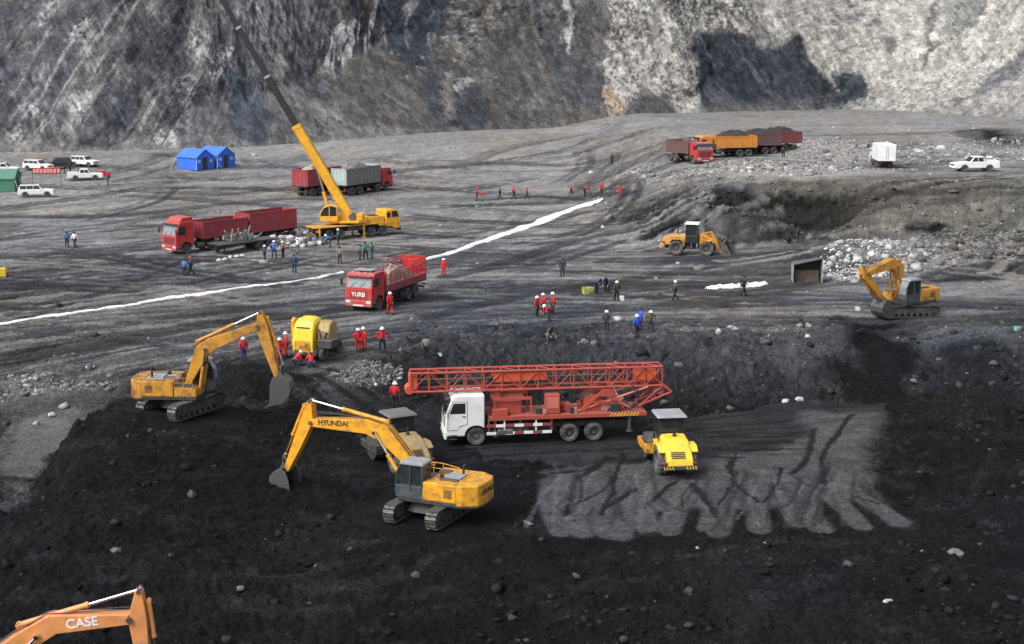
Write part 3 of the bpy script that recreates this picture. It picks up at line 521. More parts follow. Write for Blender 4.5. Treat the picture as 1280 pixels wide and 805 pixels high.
# geology and one painted shadow on the face, placed on its undisplaced surface
bX, bY, bZ = BX + NX * off, BY + NY * off, np.tile(zb, (CV, 1)) + V
dd_ = bY * _cp - (bZ - CAMH) * _sp; QX = 640 + FPX * bX / dd_ + 13 * nz2 + 4 * hi; QY = 402.5 - FPX * (bY * _sp + (bZ - CAMH) * _cp) / dd_ + 12 * fbm(U * .15, V * .2, 4, 480) + 4 * hi
def vein_or_shade(P, c, mix, tex=None, soft_=5.0):
    P = np.array(P, float); k = (QX > P[:, 0].min() - 25) & (QX < P[:, 0].max() + 25) & (QY > P[:, 1].min() - 25) & (QY < P[:, 1].max() + 25); f = np.zeros(U.shape); q = np.zeros(int(k.sum()))
    for a, b in ((0, 0), (1, .4), (-1, -.4), (.3, -1), (-.3, 1)): q += in_poly(QX[k] + a * soft_, QY[k] + b * soft_, P)
    f[k] = q / 5 * mix
    if tex is not None: f = f * tex
    lay(c, f)
S_ = lambda a, b, t: sst(a, b, t)
cd, cb_, gy, lg = np.array([.05, .053, .062]), np.array([.04, .047, .06]), np.array([.12, .118, .12]), np.array([.22, .215, .21])
vein_or_shade([(178, 12), (202, 42), (188, 70), (168, 88), (155, 50)], cd * 1.1, .9); vein_or_shade([(135, 98), (170, 112), (162, 152), (130, 168), (113, 150)], cd * 1.15, .85); vein_or_shade([(240, -10), (430, -10), (395, 70), (340, 100), (300, 60)], np.array([.17, .168, .172]), .8); vein_or_shade([(285, 75), (318, 90), (335, 135), (325, 178), (292, 165), (282, 110)], cb_ * 1.5, .85)
vein_or_shade([(40, 15), (80, 10), (75, 60), (45, 50)], cd * 1.3, .7, S_(-.1, .15, sA)); vein_or_shade([(0, 40), (30, 60), (40, 90), (20, 100), (0, 90)], cd * 1.4, .6); vein_or_shade([(85, 30), (150, 35), (145, 65), (85, 65)], lg, .9, S_(.05, .2, ftl)); vein_or_shade([(100, 162), (120, 165), (118, 182), (98, 182)], cd * .7, .9)
for P in ([(238, 42), (264, 40), (265, 70), (246, 80)], [(208, 94), (242, 88), (240, 113), (210, 118)], [(8, 158), (38, 158), (32, 178), (12, 178)], [(188, 162), (228, 155), (224, 180), (192, 180)], [(275, 60), (290, 55), (288, 75), (278, 80)], [(268, 75), (280, 70), (276, 105), (266, 105)], [(225, 95), (245, 92), (243, 108)], [(30, 125), (60, 130), (55, 148), (28, 140)], [(95, 25), (120, 28), (110, 50), (85, 48)]): vein_or_shade(P, wht * .95, .85, S_(-.15, .25, hi + .4 * nz2))
vein_or_shade([(318, 15), (345, 25), (380, 60), (430, 105), (510, 172), (430, 178), (375, 125), (325, 60)], lg * .95, .75, S_(-.2, .15, sC)); vein_or_shade([(350, 60), (400, 95), (430, 120), (395, 125), (360, 95)], cd * 1.5, .6)
vein_or_shade([(400, 45), (440, 30), (490, -10), (484, 60), (430, 92), (405, 88)], cd * .9, .9); vein_or_shade([(400, 40), (440, 25), (490, -10), (484, 60), (430, 92), (400, 90)], wht, .9, S_(.04, .16, sA + .2 * ftl))
vein_or_shade([(478, -10), (562, -10), (548, 50), (520, 88), (497, 62), (474, 30)], cb_, .95); vein_or_shade([(500, 0), (560, 0), (545, 50), (525, 88)], lg * 1.2, .8, S_(.10, .2, sA))
vein_or_shade([(474, 42), (500, 80), (562, 158), (440, 160), (418, 112), (440, 76)], np.array([.115, .108, .10]), .95); vein_or_shade([(474, 42), (500, 80), (545, 140), (490, 140), (470, 90)], lg * .85, .6, S_(.05, .25, strata(R(38), .9, 40, 482)))
vein_or_shade([(522, 100), (560, 84), (585, 158), (545, 158)], cd * 1.15, .85); vein_or_shade([(555, -10), (645, -10), (628, 50), (592, 62), (568, 96), (572, 148), (558, 148), (556, 90), (568, 55)], np.array([.25, .235, .205]), .8, S_(-.25, .1, hi + nz2)); vein_or_shade([(580, 110), (618, 98), (612, 158), (576, 158)], cd * 1.05, .85)
vein_or_shade([(592, 62), (640, -10), (760, -10), (760, 158), (615, 160)], np.array([.088, .084, .082]), .8); vein_or_shade([(640, -10), (760, -10), (760, 158), (640, 158)], np.array([.14, .13, .12]), .7, S_(.06, .2, sV)); vein_or_shade([(660, -10), (760, -10), (758, 120), (700, 130)], cd * 1.2, .7, S_(.0, .18, gul)); vein_or_shade([(709, -10), (714, -10), (709, 62), (704, 62)], wht * .9, .9, None, 1.5)
spk = S_(-.35, .05, hi + .4 * nz2)
for P in ([(760, -10), (812, -10), (808, 60), (800, 110), (790, 126), (786, 150), (756, 150), (758, 60)], [(820, 20), (836, -10), (930, -10), (950, 40), (900, 35), (872, 50), (868, 70), (876, 100), (884, 142), (860, 142), (830, 117), (805, 120), (812, 60)]): vein_or_shade(P, np.array([.13, .125, .115]), .9, None, 2); vein_or_shade(P, pale * 1.05, .95, spk, 2)
vein_or_shade([(756, 108), (770, 103), (788, 150), (755, 150)], np.array([.36, .25, .15]), .7, spk, 2); vein_or_shade([(778, 153), (800, 118), (830, 118), (862, 146), (900, 150)], np.array([.085, .083, .083]), .92, None, 2)
F1 = [(868, 42), (900, 36), (960, 58), (992, 38), (1022, 85), (1040, 122), (1010, 138), (960, 144), (900, 145), (880, 110), (866, 75)]
vein_or_shade(F1, np.array([.034, .039, .050]), .97, None, 5); vein_or_shade(F1, np.array([.10, .105, .115]), .6, S_(.08, .25, strata(R(30), 1.6, 20, 484))); vein_or_shade([(920, -10), (990, -10), (980, 40), (960, 58), (925, 40)], np.array([.15, .145, .14]), .8, S_(-.1, .15, sC)); vein_or_shade([(895, 120), (1040, 122), (1020, 146), (890, 150)], np.array([.11, .108, .108]), .8)
vein_or_shade([(1000, -10), (1290, -10), (1290, 60), (1225, 110), (1150, 135), (1095, 130), (1040, 118), (1020, 80), (995, 36)], np.array([.40, .385, .345]), .85, S_(-.6, -.1, hi + .5 * nz2)); vein_or_shade([(1058, 88), (1086, 92), (1092, 122), (1066, 132), (1044, 128), (1036, 96)], cb_ * 1.15, .95, S_(-.22, -.02, sV + .1), 2)
for P, c in (([(1050, 28), (1078, 18), (1072, 32)], gy), ([(1104, 45), (1126, 50), (1118, 70), (1104, 62)], gy * .9), ([(1172, -10), (1179, -10), (1170, 60), (1152, 92), (1148, 90), (1163, 60)], gy * .8), ([(1180, -10), (1235, -10), (1216, 38), (1188, 48)], np.array([.21, .215, .20])), ([(1208, 116), (1285, 54), (1285, 84), (1228, 118)], np.array([.12, .12, .13])), ([(1170, 52), (1182, 54), (1176, 62)], gy * .6), ([(1080, 32), (1100, 20), (1098, 26), (1084, 38)], gy), ([(1185, 120), (1210, 115), (1195, 128)], gy)): vein_or_shade(P, c, .85, None, 2)  # dark cracks and stains; the second patch is a shadow painted into the rock colour
vein_or_shade([(1130, 100), (1240, 100), (1290, 90), (1290, 175), (1180, 160), (1120, 140)], gy, .85, S_(.22, .34, hi + .3 * nz2))
C_ *= (1 + .18 * blk + .10 * nz2 + .28 * hi + .14 * rng.normal(0, 1, U.shape))[..., None]; C_ = np.clip(C_ * (.74 + .05 * right + .14 * (1 - sst(-75, -45, BX)))[..., None] * np.array([.985, 1.0, 1.03]), .012, .55)
cf = grid_mesh('quarry_face', np.stack([PX.ravel(), PY.ravel(), PZ.ravel()], 1), CU, CV, C_.reshape(-1, 3), CLIFFM); tag(cf, kind='structure')
ba = cf.data.attributes.new('beds', 'FLOAT', 'POINT'); ba.data.foreach_set('value', np.clip((.45 * left * (1 - .75 * soft) + .8 * rib + .35 * mid * (1 - soft) + .1 * right) * sst(-.5, .25, nz1 + .3 * sB), 0, 1).astype(np.float32).ravel())

# ------------------------------------------------------------------ loose rock: uncountable clods and rubble
_ph = (1 + 5 ** .5) / 2
ICO = np.array([(-1, _ph, 0), (1, _ph, 0), (-1, -_ph, 0), (1, -_ph, 0), (0, -1, _ph), (0, 1, _ph), (0, -1, -_ph), (0, 1, -_ph), (_ph, 0, -1), (_ph, 0, 1), (-_ph, 0, -1), (-_ph, 0, 1)]) / 1.902
ICF = np.array([(0, 11, 5), (0, 5, 1), (0, 1, 7), (0, 7, 10), (0, 10, 11), (1, 5, 9), (5, 11, 4), (11, 10, 2), (10, 7, 6), (7, 1, 8), (3, 9, 4), (3, 4, 2), (3, 2, 6), (3, 6, 8), (3, 8, 9), (4, 9, 5), (2, 4, 11), (6, 2, 10), (8, 6, 7), (9, 8, 1)])
OCT = np.array([(1, 0, 0), (-1, 0, 0), (0, 1, 0), (0, -1, 0), (0, 0, 1), (0, 0, -1)], float)
OCF = np.array([(0, 2, 4), (2, 1, 4), (1, 3, 4), (3, 0, 4), (2, 0, 5), (1, 2, 5), (3, 1, 5), (0, 3, 5)])
def rubble(name, x, y, s, c, label, sink=.25, lo=False):
    ICO, ICF = (OCT, OCF) if lo else (globals()['ICO'], globals()['ICF']); nv_, nt_ = len(ICO), len(ICF)
    n = len(x); z = samp(Zgrid, x, y); a = rng.uniform(0, 6.28, n)
    v = ICO[None] * (1 + rng.uniform(-.38, .38, (n, nv_, 1))) * (s[:, None] * np.stack([rng.uniform(.7, 1.4, n), rng.uniform(.6, 1.1, n), rng.uniform(.4, .85, n)], 1))[:, None, :]
    ca, sa = np.cos(a)[:, None], np.sin(a)[:, None]
    vx = v[..., 0] * ca - v[..., 1] * sa + x[:, None]; vy = v[..., 0] * sa + v[..., 1] * ca + y[:, None]; vz = v[..., 2] + (z + s * sink * .5)[:, None]
    Vv = np.stack([vx, vy, vz], -1).reshape(-1, 3); Fc = (ICF[None] + (np.arange(n) * nv_)[:, None, None]).reshape(-1)
    me = bpy.data.meshes.new(name); me.vertices.add(len(Vv)); me.vertices.foreach_set('co', Vv.astype(np.float32).ravel()); nf = n * nt_
    me.loops.add(nf * 3); me.loops.foreach_set('vertex_index', Fc.astype(np.int32)); me.polygons.add(nf); me.polygons.foreach_set('loop_start', (np.arange(nf) * 3).astype(np.int32)); me.polygons.foreach_set('loop_total', np.full(nf, 3, np.int32)); me.update(calc_edges=True)
    at_ = me.color_attributes.new('Col', 'FLOAT_COLOR', 'POINT'); c4 = np.ones((n, nv_, 4), np.float32); c4[..., :3] = c[:, None, :]; at_.data.foreach_set('color', c4.ravel())
    me.materials.append(ROCKM); o = bpy.data.objects.new(name, me); col.objects.link(o); tag(o, label, kind='stuff'); return o
def clear(x, y):
    k = np.ones(len(x), bool)
    for a, b, r_ in PADS: k &= np.hypot(x - a, y - b) > r_ * .9
    return k
def scatter(n, y0, y1, pw=1.0):
    yy = 1 / rng.uniform(1 / y1, 1 / y0, n * 1); xx = rng.uniform(-1, 1, n) * (4 + .40 * yy); return xx, yy
def grey(v, n, sp=.25, tint=(1, .985, .97)):
    b = v * np.exp(rng.normal(0, sp, n)); return np.stack([b * t for t in tint], 1)
x, y = scatter(120000, 46, 108); rr = samp(Rgrid, x, y); tt = samp(Tgrid, x, y); k = (rng.random(len(x)) < sst(.02, .45, rr) * (.25 + 1.6 * sst(-.15, .4, fbm(x * .16, y * .16, 3, 555)))) & clear(x, y); x, y = x[k], y[k]; rr = rr[k]
s = np.clip(.017 * rng.pareto(1.9, len(x)) + .024, 0, .34) * np.interp(y, [70, 92], [.8, 1.2]); b = np.interp(samp(Tgrid, x, y), ramp_t, ramp_r)[:, None] * np.exp(rng.normal(.25, .65, (len(x), 1))) * np.array([[1, .97, .96]]); b = np.clip(b + .004, 0, .35)
k = s > .13; rubble('coal_lumps', x[k], y[k], s[k], b[k], 'larger black lumps of coal and waste strewn over the lower bench'); k = ~k; rubble('coal_clods', x[k], y[k], s[k], b[k], 'fine black clods of coal and waste covering the lower bench', lo=True)
x, y = scatter(5200, 100, 300); k = clear(x, y) & ((samp(Rgrid, x, y) > .12) | (rng.random(len(x)) < .25)); x, y = x[k], y[k]
s = np.clip(.06 * rng.pareto(2.4, len(x)) + .05, 0, .4) * np.interp(y, [100, 250], [.8, 1.6]); rubble('floor_stones', x, y, s, np.clip(np.interp(samp(Tgrid, x, y), ramp_t, ramp_r)[:, None] * np.exp(rng.normal(.3, .5, (len(x), 1))) * np.array([[1, .99, .97]]), 0, .45), 'loose grey stones lying over the upper pit floor')
def in_px(P, n):
    Q = g2(P); mn, mx = Q.min(0), Q.max(0); xx = rng.uniform(mn[0], mx[0], n * 4); yy = rng.uniform(mn[1], mx[1], n * 4)
    k = in_poly(xx + fbm(xx * .3, yy * .3, 2, 501), yy + fbm(xx * .3, yy * .3, 2, 502), Q) & clear(xx, yy); return xx[k][:n], yy[k][:n]
x, y = in_px([(1015, 330), (1040, 312), (1110, 300), (1280, 280), (1280, 318), (1150, 338), (1060, 352), (1020, 350)], 4200); s = np.clip(.08 * rng.pareto(2.3, len(x)) + .07, 0, .6)
pl = np.exp(-((x - 33) / 6.5) ** 2); rubble('rubble_bank', x, y, s, np.clip(grey(1, len(x), .4) * (.11 + .31 * pl)[:, None], 0, .62), 'bank of pale broken rock behind the right-hand excavator')
x, y = in_px([(778, 212), (830, 204), (1000, 203), (1165, 212), (1080, 214), (1000, 220), (800, 234)], 3000); s = np.clip(.08 * rng.pareto(2.5, len(x)) + .06, 0, .5); rubble('pale_gravel', x, y, s, np.clip(grey(.23, len(x), .4), 0, .6), 'strip of pale gravel in front of the distant dump trucks')
x, y = in_px([(980, 172), (1080, 176), (1280, 172), (1280, 200), (1120, 205), (985, 200)], 1500); s = np.clip(.14 * rng.pareto(2.8, len(x)) + .12, 0, .7); rubble('distant_rubble', x, y, s, np.clip(grey(.21, len(x), .4), 0, .6), 'rubble spread around the white box van')
x, y = scatter(9000, 140, 178); k = (samp(slope.reshape(NV, NU), x, y) > .14) & clear(x, y) & (x > 8); x, y = x[k], y[k]; s = np.clip(.07 * rng.pareto(2.2, len(x)) + .07, 0, .5); rubble('bank_stones', x, y, s, np.clip(np.interp(samp(Tgrid, x, y), ramp_t, ramp_r)[:, None] * np.exp(rng.normal(.15, .5, (len(x), 1))) * np.array([[1.02, 1, .94]]), 0, .4), 'stones and clods on the face of the earth bank at right', lo=True)
x, y = in_px([(325, 300), (345, 291), (400, 288), (412, 302), (370, 309), (335, 312)], 900); s = np.clip(.10 * rng.pareto(2.4, len(x)) + .10, 0, .55); rubble('scrap_rubble', x, y, s, np.clip(grey(.34, len(x), .45) * rng.choice([1, 1, 1, .35], len(x))[:, None], 0, .65), 'jumble of pale scrap and broken stone piled behind the crane')
x, y = in_px([(0, 468), (70, 472), (160, 480), (100, 492), (0, 500)], 800); s = np.clip(.035 * rng.pareto(2.2, len(x)) + .04, 0, .3); rubble('stone_litter', x, y, s, np.clip(grey(.19, len(x), .4), 0, .6), 'pale stone litter on the ground left of the dirty excavator')
x, y = in_px([(430, 448), (505, 452), (512, 470), (440, 480), (405, 470)], 1500); s = np.clip(.03 * rng.pareto(2.2, len(x)) + .035, 0, .22); rubble('ramp_gravel', x, y, s, np.clip(grey(.15, len(x), .4), 0, .5), 'brown-grey gravel heap at the head of the ramp')
# ------------------------------------------------------------------ shape helpers for built things
class MB:
    def __init__(s): s.v = []; s.f = []
    def add(s, vs, fs, M=None):
        n = len(s.v); s.v += [tuple(M @ Vector(v)) for v in vs] if M is not None else [tuple(v) for v in vs]
        s.f += [tuple(i + n for i in f) for f in fs]; return s
    def box(s, c, d, M=None, t=(1, 1)):
        x, y, z = d[0] / 2, d[1] / 2, d[2] / 2; cx, cy, cz = c
        vs = [(cx + sx * x * (t[0] if sz > 0 else 1), cy + sy * y * (t[1] if sz > 0 else 1), cz + sz * z) for sz in (-1, 1) for sx, sy in ((-1, -1), (1, -1), (1, 1), (-1, 1))]
        return s.add(vs, [(3, 2, 1, 0), (4, 5, 6, 7), (0, 1, 5, 4), (1, 2, 6, 5), (2, 3, 7, 6), (3, 0, 4, 7)], M)
    def prism(s, P, y0, y1, M=None):
        """outline in the XZ plane, pulled along Y"""
        n = len(P); a = sum(P[i][0] * P[(i + 1) % n][1] - P[(i + 1) % n][0] * P[i][1] for i in range(n))
        if a < 0: P = P[::-1]
        vs = [(p[0], y0, p[1]) for p in P] + [(p[0], y1, p[1]) for p in P]
        return s.add(vs, [tuple(range(n)), tuple(range(2 * n - 1, n - 1, -1))] + [(i, i + n, (i + 1) % n + n, (i + 1) % n) for i in range(n)], M)
    def plan(s, P, z0, z1, M=None, inset=0.0):
        """outline in the XY plane, pulled up Z"""
        n = len(P); a = sum(P[i][0] * P[(i + 1) % n][1] - P[(i + 1) % n][0] * P[i][1] for i in range(n))
        if a < 0: P = P[::-1]
        cx = sum(p[0] for p in P) / n; cy = sum(p[1] for p in P) / n; k = 1 - inset
        vs = [(p[0], p[1], z0) for p in P] + [(cx + (p[0] - cx) * k, cy + (p[1] - cy) * k, z1) for p in P]
        return s.add(vs, [tuple(range(n - 1, -1, -1)), tuple(range(n, 2 * n))] + [(i, (i + 1) % n, (i + 1) % n + n, i + n) for i in range(n)], M)
    def cyl(s, p0, p1, r0, r1=None, n=12, M=None):
        p0 = Vector(p0); p1 = Vector(p1); r1 = r0 if r1 is None else r1; d = (p1 - p0).normalized()
        a = d.orthogonal().normalized(); b = d.cross(a); vs = []
        for p, r_ in ((p0, r0), (p1, r1)):
            for i in range(n): t = 2 * math.pi * i / n; vs.append(p + (a * math.cos(t) + b * math.sin(t)) * r_)
        return s.add(vs, [tuple(range(n - 1, -1, -1)), tuple(range(n, 2 * n))] + [(i, (i + 1) % n, (i + 1) % n + n, i + n) for i in range(n)], M)
    def tube(s, P, r_, n=6, M=None):
        for i in range(len(P) - 1): s.cyl(P[i], P[i + 1], r_, None, n, M)
        return s
    def lathe(s, prof, n=24, M=None, lug=0.0):
        """profile of (radius, y) turned round the Y axis"""
        m = len(prof); vs = []
        for i in range(n):
            t = 2 * math.pi * i / n
            for k, (q, y) in enumerate(prof):
                q2 = q - (lug if (i % 2 and q > .8 * max(p[0] for p in prof)) else 0); vs.append((q2 * math.cos(t), y, q2 * math.sin(t)))
        fs = [(i * m + k, i * m + k + 1, ((i + 1) % n) * m + k + 1, ((i + 1) % n) * m + k) for i in range(n) for k in range(m - 1)]
        return s.add(vs, fs, M)
    def build(s, name, m, parent=None, loc=None, rot=None, bev=0.0, smooth=False, mesh=False):
        me = bpy.data.meshes.new(name); me.from_pydata(s.v, [], s.f); me.validate(); me.materials.append(m)
        if smooth: me.polygons.foreach_set('use_smooth', [True] * len(me.polygons)); me.set_sharp_from_angle(angle=R(38))
        if mesh: return me
        return place(name, me, parent, loc, rot, bev)
def place(name, me, parent=None, loc=None, rot=None, bev=0.0):
    o = bpy.data.objects.new(name, me); col.objects.link(o); o.parent = parent
    if loc is not None: o.location = loc
    if rot is not None: o.rotation_euler = rot
    if bev:
        b = o.modifiers.new('b', 'BEVEL'); b.width = bev; b.segments = 2; b.limit_method = 'ANGLE'; b.angle_limit = R(40)
    return o
def copy_tree(o, parent=None):
    c = o.copy(); col.objects.link(c); c.parent = parent
    for ch in list(o.children): copy_tree(ch, c)
    return c
def beam(pts, ws):
    """outline of a thick bent beam in a plane"""
    P = [Vector(p) for p in pts]; up_, dn = [], []
    for i, p in enumerate(P):
        a = (P[i] - P[i - 1]).normalized() if i else (P[1] - P[0]).normalized(); b = (P[i + 1] - P[i]).normalized() if i < len(P) - 1 else a
        d = (a + b).normalized(); n = Vector((-d.y, d.x)); k = 1 / max(.5, n.dot(Vector((-a.y, a.x)))); up_.append(p + n * ws[i] * k); dn.append(p - n * ws[i] * k)
    return [tuple(q) for q in up_] + [tuple(q) for q in dn[::-1]]
def arcpts(cx, cz, r_, a0, a1, n): return [(cx + r_ * math.cos(R(a0 + (a1 - a0) * i / n)), cz + r_ * math.sin(R(a0 + (a1 - a0) * i / n))) for i in range(n + 1)]
def text(name, s, size, m, parent, org, xax, yax):
    cu = bpy.data.curves.new(name, 'FONT'); cu.body = s; cu.size = size; cu.align_x = 'CENTER'; cu.align_y = 'CENTER'; cu.extrude = .006; cu.offset = size * .02
    o = bpy.data.objects.new(name, cu); col.objects.link(o); dg = bpy.context.evaluated_depsgraph_get(); me = bpy.data.meshes.new_from_object(o.evaluated_get(dg)); bpy.data.objects.remove(o)
    x = Vector(xax).normalized(); y = Vector(yax).normalized(); z = x.cross(y); Mx = Matrix((x, y, z)).transposed().to_4x4(); Mx.translation = Vector(org); me.transform(Mx)
    me.materials.clear(); me.materials.append(m); me.name = name; return place(name, me, parent)
WHEELS = {}
def wheel(parent, x, y, r_=.53, wd=.32, rim=None, dual=False, side=1):
    """tyre with a rim on it; axle along Y"""
    wd2 = wd * (2.1 if dual else 1); key = (round(r_, 3), round(wd2, 3))
    if key not in WHEELS:
        h = wd2 / 2; t = MB().lathe([(r_ * .56, -h * .8), (r_ * .62, -h), (r_ * .90, -h), (r_, -h * .72), (r_, -.02), (r_ * .97, 0), (r_, .02), (r_, h * .72), (r_ * .90, h), (r_ * .62, h), (r_ * .56, h * .8)], 40, lug=.03 * r_ / .5)
        q = MB().lathe([(.01, h * .45), (r_ * .2, h * .5), (r_ * .22, h * .2), (r_ * .42, h * .1), (r_ * .46, h * .62), (r_ * .57, h * .78)], 24).lathe([(r_ * .57, -h * .78), (r_ * .46, -h * .62), (r_ * .42, -h * .1), (r_ * .22, -h * .2), (r_ * .2, -h * .5), (.01, -h * .45)], 24)
        for i in range(8):
            a = i * math.pi / 4
            for sg in (-1, 1): q.cyl((r_ * .31 * math.cos(a), sg * h * .1, r_ * .31 * math.sin(a)), (r_ * .31 * math.cos(a), sg * h * .3, r_ * .31 * math.sin(a)), r_ * .035, None, 6)
        WHEELS[key] = (t.build('wheel', RUB, mesh=True, smooth=True), q.build('rim', RIM, mesh=True, smooth=True))
    o = place('wheel', WHEELS[key][0], parent, (x, y, r_)); k = place('rim', WHEELS[key][1], o)
    if rim: k.material_slots[0].link = 'OBJECT'; k.material_slots[0].material = rim
    return o

# ------------------------------------------------------------------ excavators
def excavator(label, P, track_yaw, yaw, boom, stick, bk, paint, cabm, group='excavators', brand=None, brandm=None, bw=1.0, grime=None, cwbrand=True, zoff=0.0, tilt=(0, 0), tail=2.85, cabdx=0.0):
    root = empty('excavator', (P.x, P.y, P.z + zoff), R(yaw), label, 'excavator', group, tilt)
    Mt = Matrix.Rotation(R(track_yaw - yaw), 4, 'Z')
    # undercarriage
    L_, rs = 1.85, .46
    for sy in (-1, 1):
        cy = sy * 1.2; f = MB()
        loop = arcpts(L_, .5, .43, -90, 90, 6) + [(0, .95)] + arcpts(-L_, .5, .43, 90, 270, 6)
        f.prism([(L_ + .1, .30), (L_ + .1, .70), (.9, .78), (-.9, .78), (-L_ - .1, .70), (-L_ - .1, .30)], cy - .17, cy + .17, Mt)
        fr = f.build('track_frame', DRK, root, bev=.03)
        per = 2 * 2 * L_ + 2 * math.pi * rs; n = 46; sh = MB()
        for i in range(n):
            d = per * i / n
            if d < 2 * L_: x, z, a = -L_ + d, .04, 0
            elif d < 2 * L_ + math.pi * rs: t = (d - 2 * L_) / rs; x, z, a = L_ + rs * math.sin(t), .5 - rs * math.cos(t), t
            elif d < 4 * L_ + math.pi * rs: e = d - 2 * L_ - math.pi * rs; x, z, a = L_ - e, .96 - .04 * math.sin(math.pi * e / (2 * L_)), math.pi
            else: t = (d - 4 * L_ - math.pi * rs) / rs; x, z, a = -L_ - rs * math.sin(t), .5 + rs * math.cos(t), math.pi + t
            M = Mt @ Matrix.Translation((x, cy, z)) @ Matrix.Rotation(-a, 4, 'Y'); sh.box((0, 0, 0), (.165, .6, .05), M).box((-.05, 0, -.035), (.03, .58, .05), M)
        sh.build('track', STL, root)
        for x, rr_ in ((L_, .36), (-L_, .37)):
            MB().cyl((x, cy - .12, .5), (x, cy + .12, .5), rr_, None, 18, Mt).cyl((x, cy - .2, .5), (x, cy + .2, .5), .14, None, 10, Mt).build('sprocket', DRK, root)
        for i in range(7): x = -1.5 + i * .5; MB().cyl((x, cy - .2, .2), (x, cy + .2, .2), .13, None, 10, Mt).build('track_roller', DRK, root)
        for x in (-.6, .6): MB().cyl((x, cy - .2, .84), (x, cy + .2, .84), .08, None, 8, Mt).build('carrier_roller', DRK, root)
    MB().plan([(1.0, .9), (1.2, .4), (1.2, -.4), (1.0, -.9), (-1.0, -.9), (-1.2, -.4), (-1.2, .4), (-1.0, .9)], .42, .86, Mt, .25).build('car_body', DRK, root, bev=.03)
    MB().cyl((0, 0, .84), (0, 0, 1.04), .68, None, 24).build('slew_ring', STL, root)
    # house
    MB().plan([(1.25, -1.3), (1.35, -.4), (1.35, .5), (1.25, 1.35), (-2.0, 1.36), (-2.0, -1.36)], 1.02, 1.2).build('deck', DRK, root, bev=.02)
    for sy in (-1, 1):
        d = MB().box((-1.05, sy * 1.0, 1.68), (1.9, .72, .95)); e = d.build('side_panel', paint, root, bev=.05)
        for i in range(2): MB().box((-.62 - i * .9, sy * 1.363, 1.66), (.82, .012, .8)).build('panel_door', paint, e, bev=.006)
        gl = MB()
        for i in range(6): gl.box((-1.55, sy * 1.372, 1.5 + i * .07), (.45, .018, .035))
        gl.build('louvre', DRK, e)
    MB().prism([(-.12, 1.2), (-.12, 2.02), (-.35, 2.16), (-1.95, 2.16), (-1.95, 1.2)], -.63, .63).build('engine_hood', paint if not grime else grime, root, bev=.04)
    hd = MB().box((-1.35, 0, 2.2), (.9, .9, .07)); h_ = hd.build('hood_lid', GREY if not grime else grime, root, bev=.02)
    MB().cyl((-1.6, -.42, 2.1), (-1.6, -.42, 2.62), .07, None, 10).cyl((-1.6, -.42, 2.62), (-1.68, -.42, 2.74), .07, .06, 10).build('exhaust', DRK, root)
    MB().cyl((-.8, .45, 2.15), (-.8, .45, 2.38), .11, None, 12).build('air_filter', DRK, root)
    MB().box((-.55, -.55, 2.2), (.6, .5, .06)).box((-1.3, .62, 2.2), (1.0, .3, .05)).build('hood_plate', STL, root, bev=.01)
    cw = [(-1.98, 1.37), (-2.35, 1.34), (-tail + .12, .95), (-tail, .5), (-tail, -.5), (-tail + .12, -.95), (-2.35, -1.34), (-1.98, -1.37)]
    c_ = MB().plan(cw, 1.08, 2.18, None, .015).build('counterweight', paint, root, bev=.07)
    MB().plan([(p[0] * 1.002, p[1] * 1.002) for p in cw], 1.03, 1.07).build('skirt', DRK, c_)
    if brand and cwbrand: text('lettering', brand, .36, brandm, c_, (-tail - .006, -.1, 1.72), (0, -1, 0), (0, 0, 1))
    # operator's box on the right front, steps, rails
    MB().prism([(1.25, 1.2), (1.25, 1.62), (1.0, 1.78), (-.05, 1.78), (-.05, 1.2)], -1.34, -.5).build('tool_box', paint, root, bev=.04)
    MB().box((.55, -.92, 1.80), (.9, .7, .025)).build('tread_plate', DRK, root)
    hr = MB()
    for x in (-.05, .5, 1.05): hr.cyl((x, -1.28, 1.76), (x, -1.28, 2.35), .022, None, 6)
    hr.tube([(1.05, -1.28, 2.35), (-.05, -1.28, 2.35), (-1.0, -1.28, 2.2)], .022); hr.tube([(1.05, -1.28, 2.05), (-.05, -1.28, 2.05)], .018); hr.build('handrail', paint, root)
    # cab
    cab = empty('cab', parent_loc(0, 0, 0)); cab.parent = root
    x0, x1, y0, y1, zt = -.2 + cabdx, 1.42 + cabdx, .42, 1.36, 3.0
    MB().prism([(x0, 1.2), (x0, 1.85), (x1 - .05, 1.85), (x1, 1.5), (x1 - .1, 1.2)], y0, y1).build('cab_base', cabm, cab, bev=.03)
    fr = MB()
    for y in (y0 + .05, y1 - .05):
        fr.tube([(x1 - .07, y, 1.8), (x1 - .12, y, 2.45), (x1 - .38, y, zt - .03)], .055); fr.cyl((x0 + .06, y, 1.8), (x0 + .06, y, zt - .05), .07, None, 8); fr.cyl((.55 + cabdx, y, 1.8), (.55 + cabdx, y, zt - .05), .05, None, 8); fr.box((.42 + cabdx, y, 1.87), (1.3, .09, .07))
    fr.build('cab_frame', cabm, cab)
    MB().prism([(x0 - .03, zt - .08), (x0 - .03, zt + .06), (x0 + .2, zt + .12), (x1 - .45, zt + .1), (x1 - .3, zt - .02), (x1 - .35, zt - .08)], y0 - .03, y1 + .03).build('cab_roof', GREY, cab, bev=.04)
    for y in (y0 + .05, y1 - .05):
        MB().prism([(x1 - .12, 1.88), (x1 - .16, 2.43), (x1 - .4, zt - .08), (.6 + cabdx, zt - .08), (.6 + cabdx, 1.88)], y - .012, y + .012).build('side_glass', GLS, cab); MB().prism([(.5 + cabdx, 1.88), (.5 + cabdx, zt - .08), (x0 + .12, zt - .08), (x0 + .12, 1.88)], y - .012, y + .012).build('side_glass', GLS, cab)
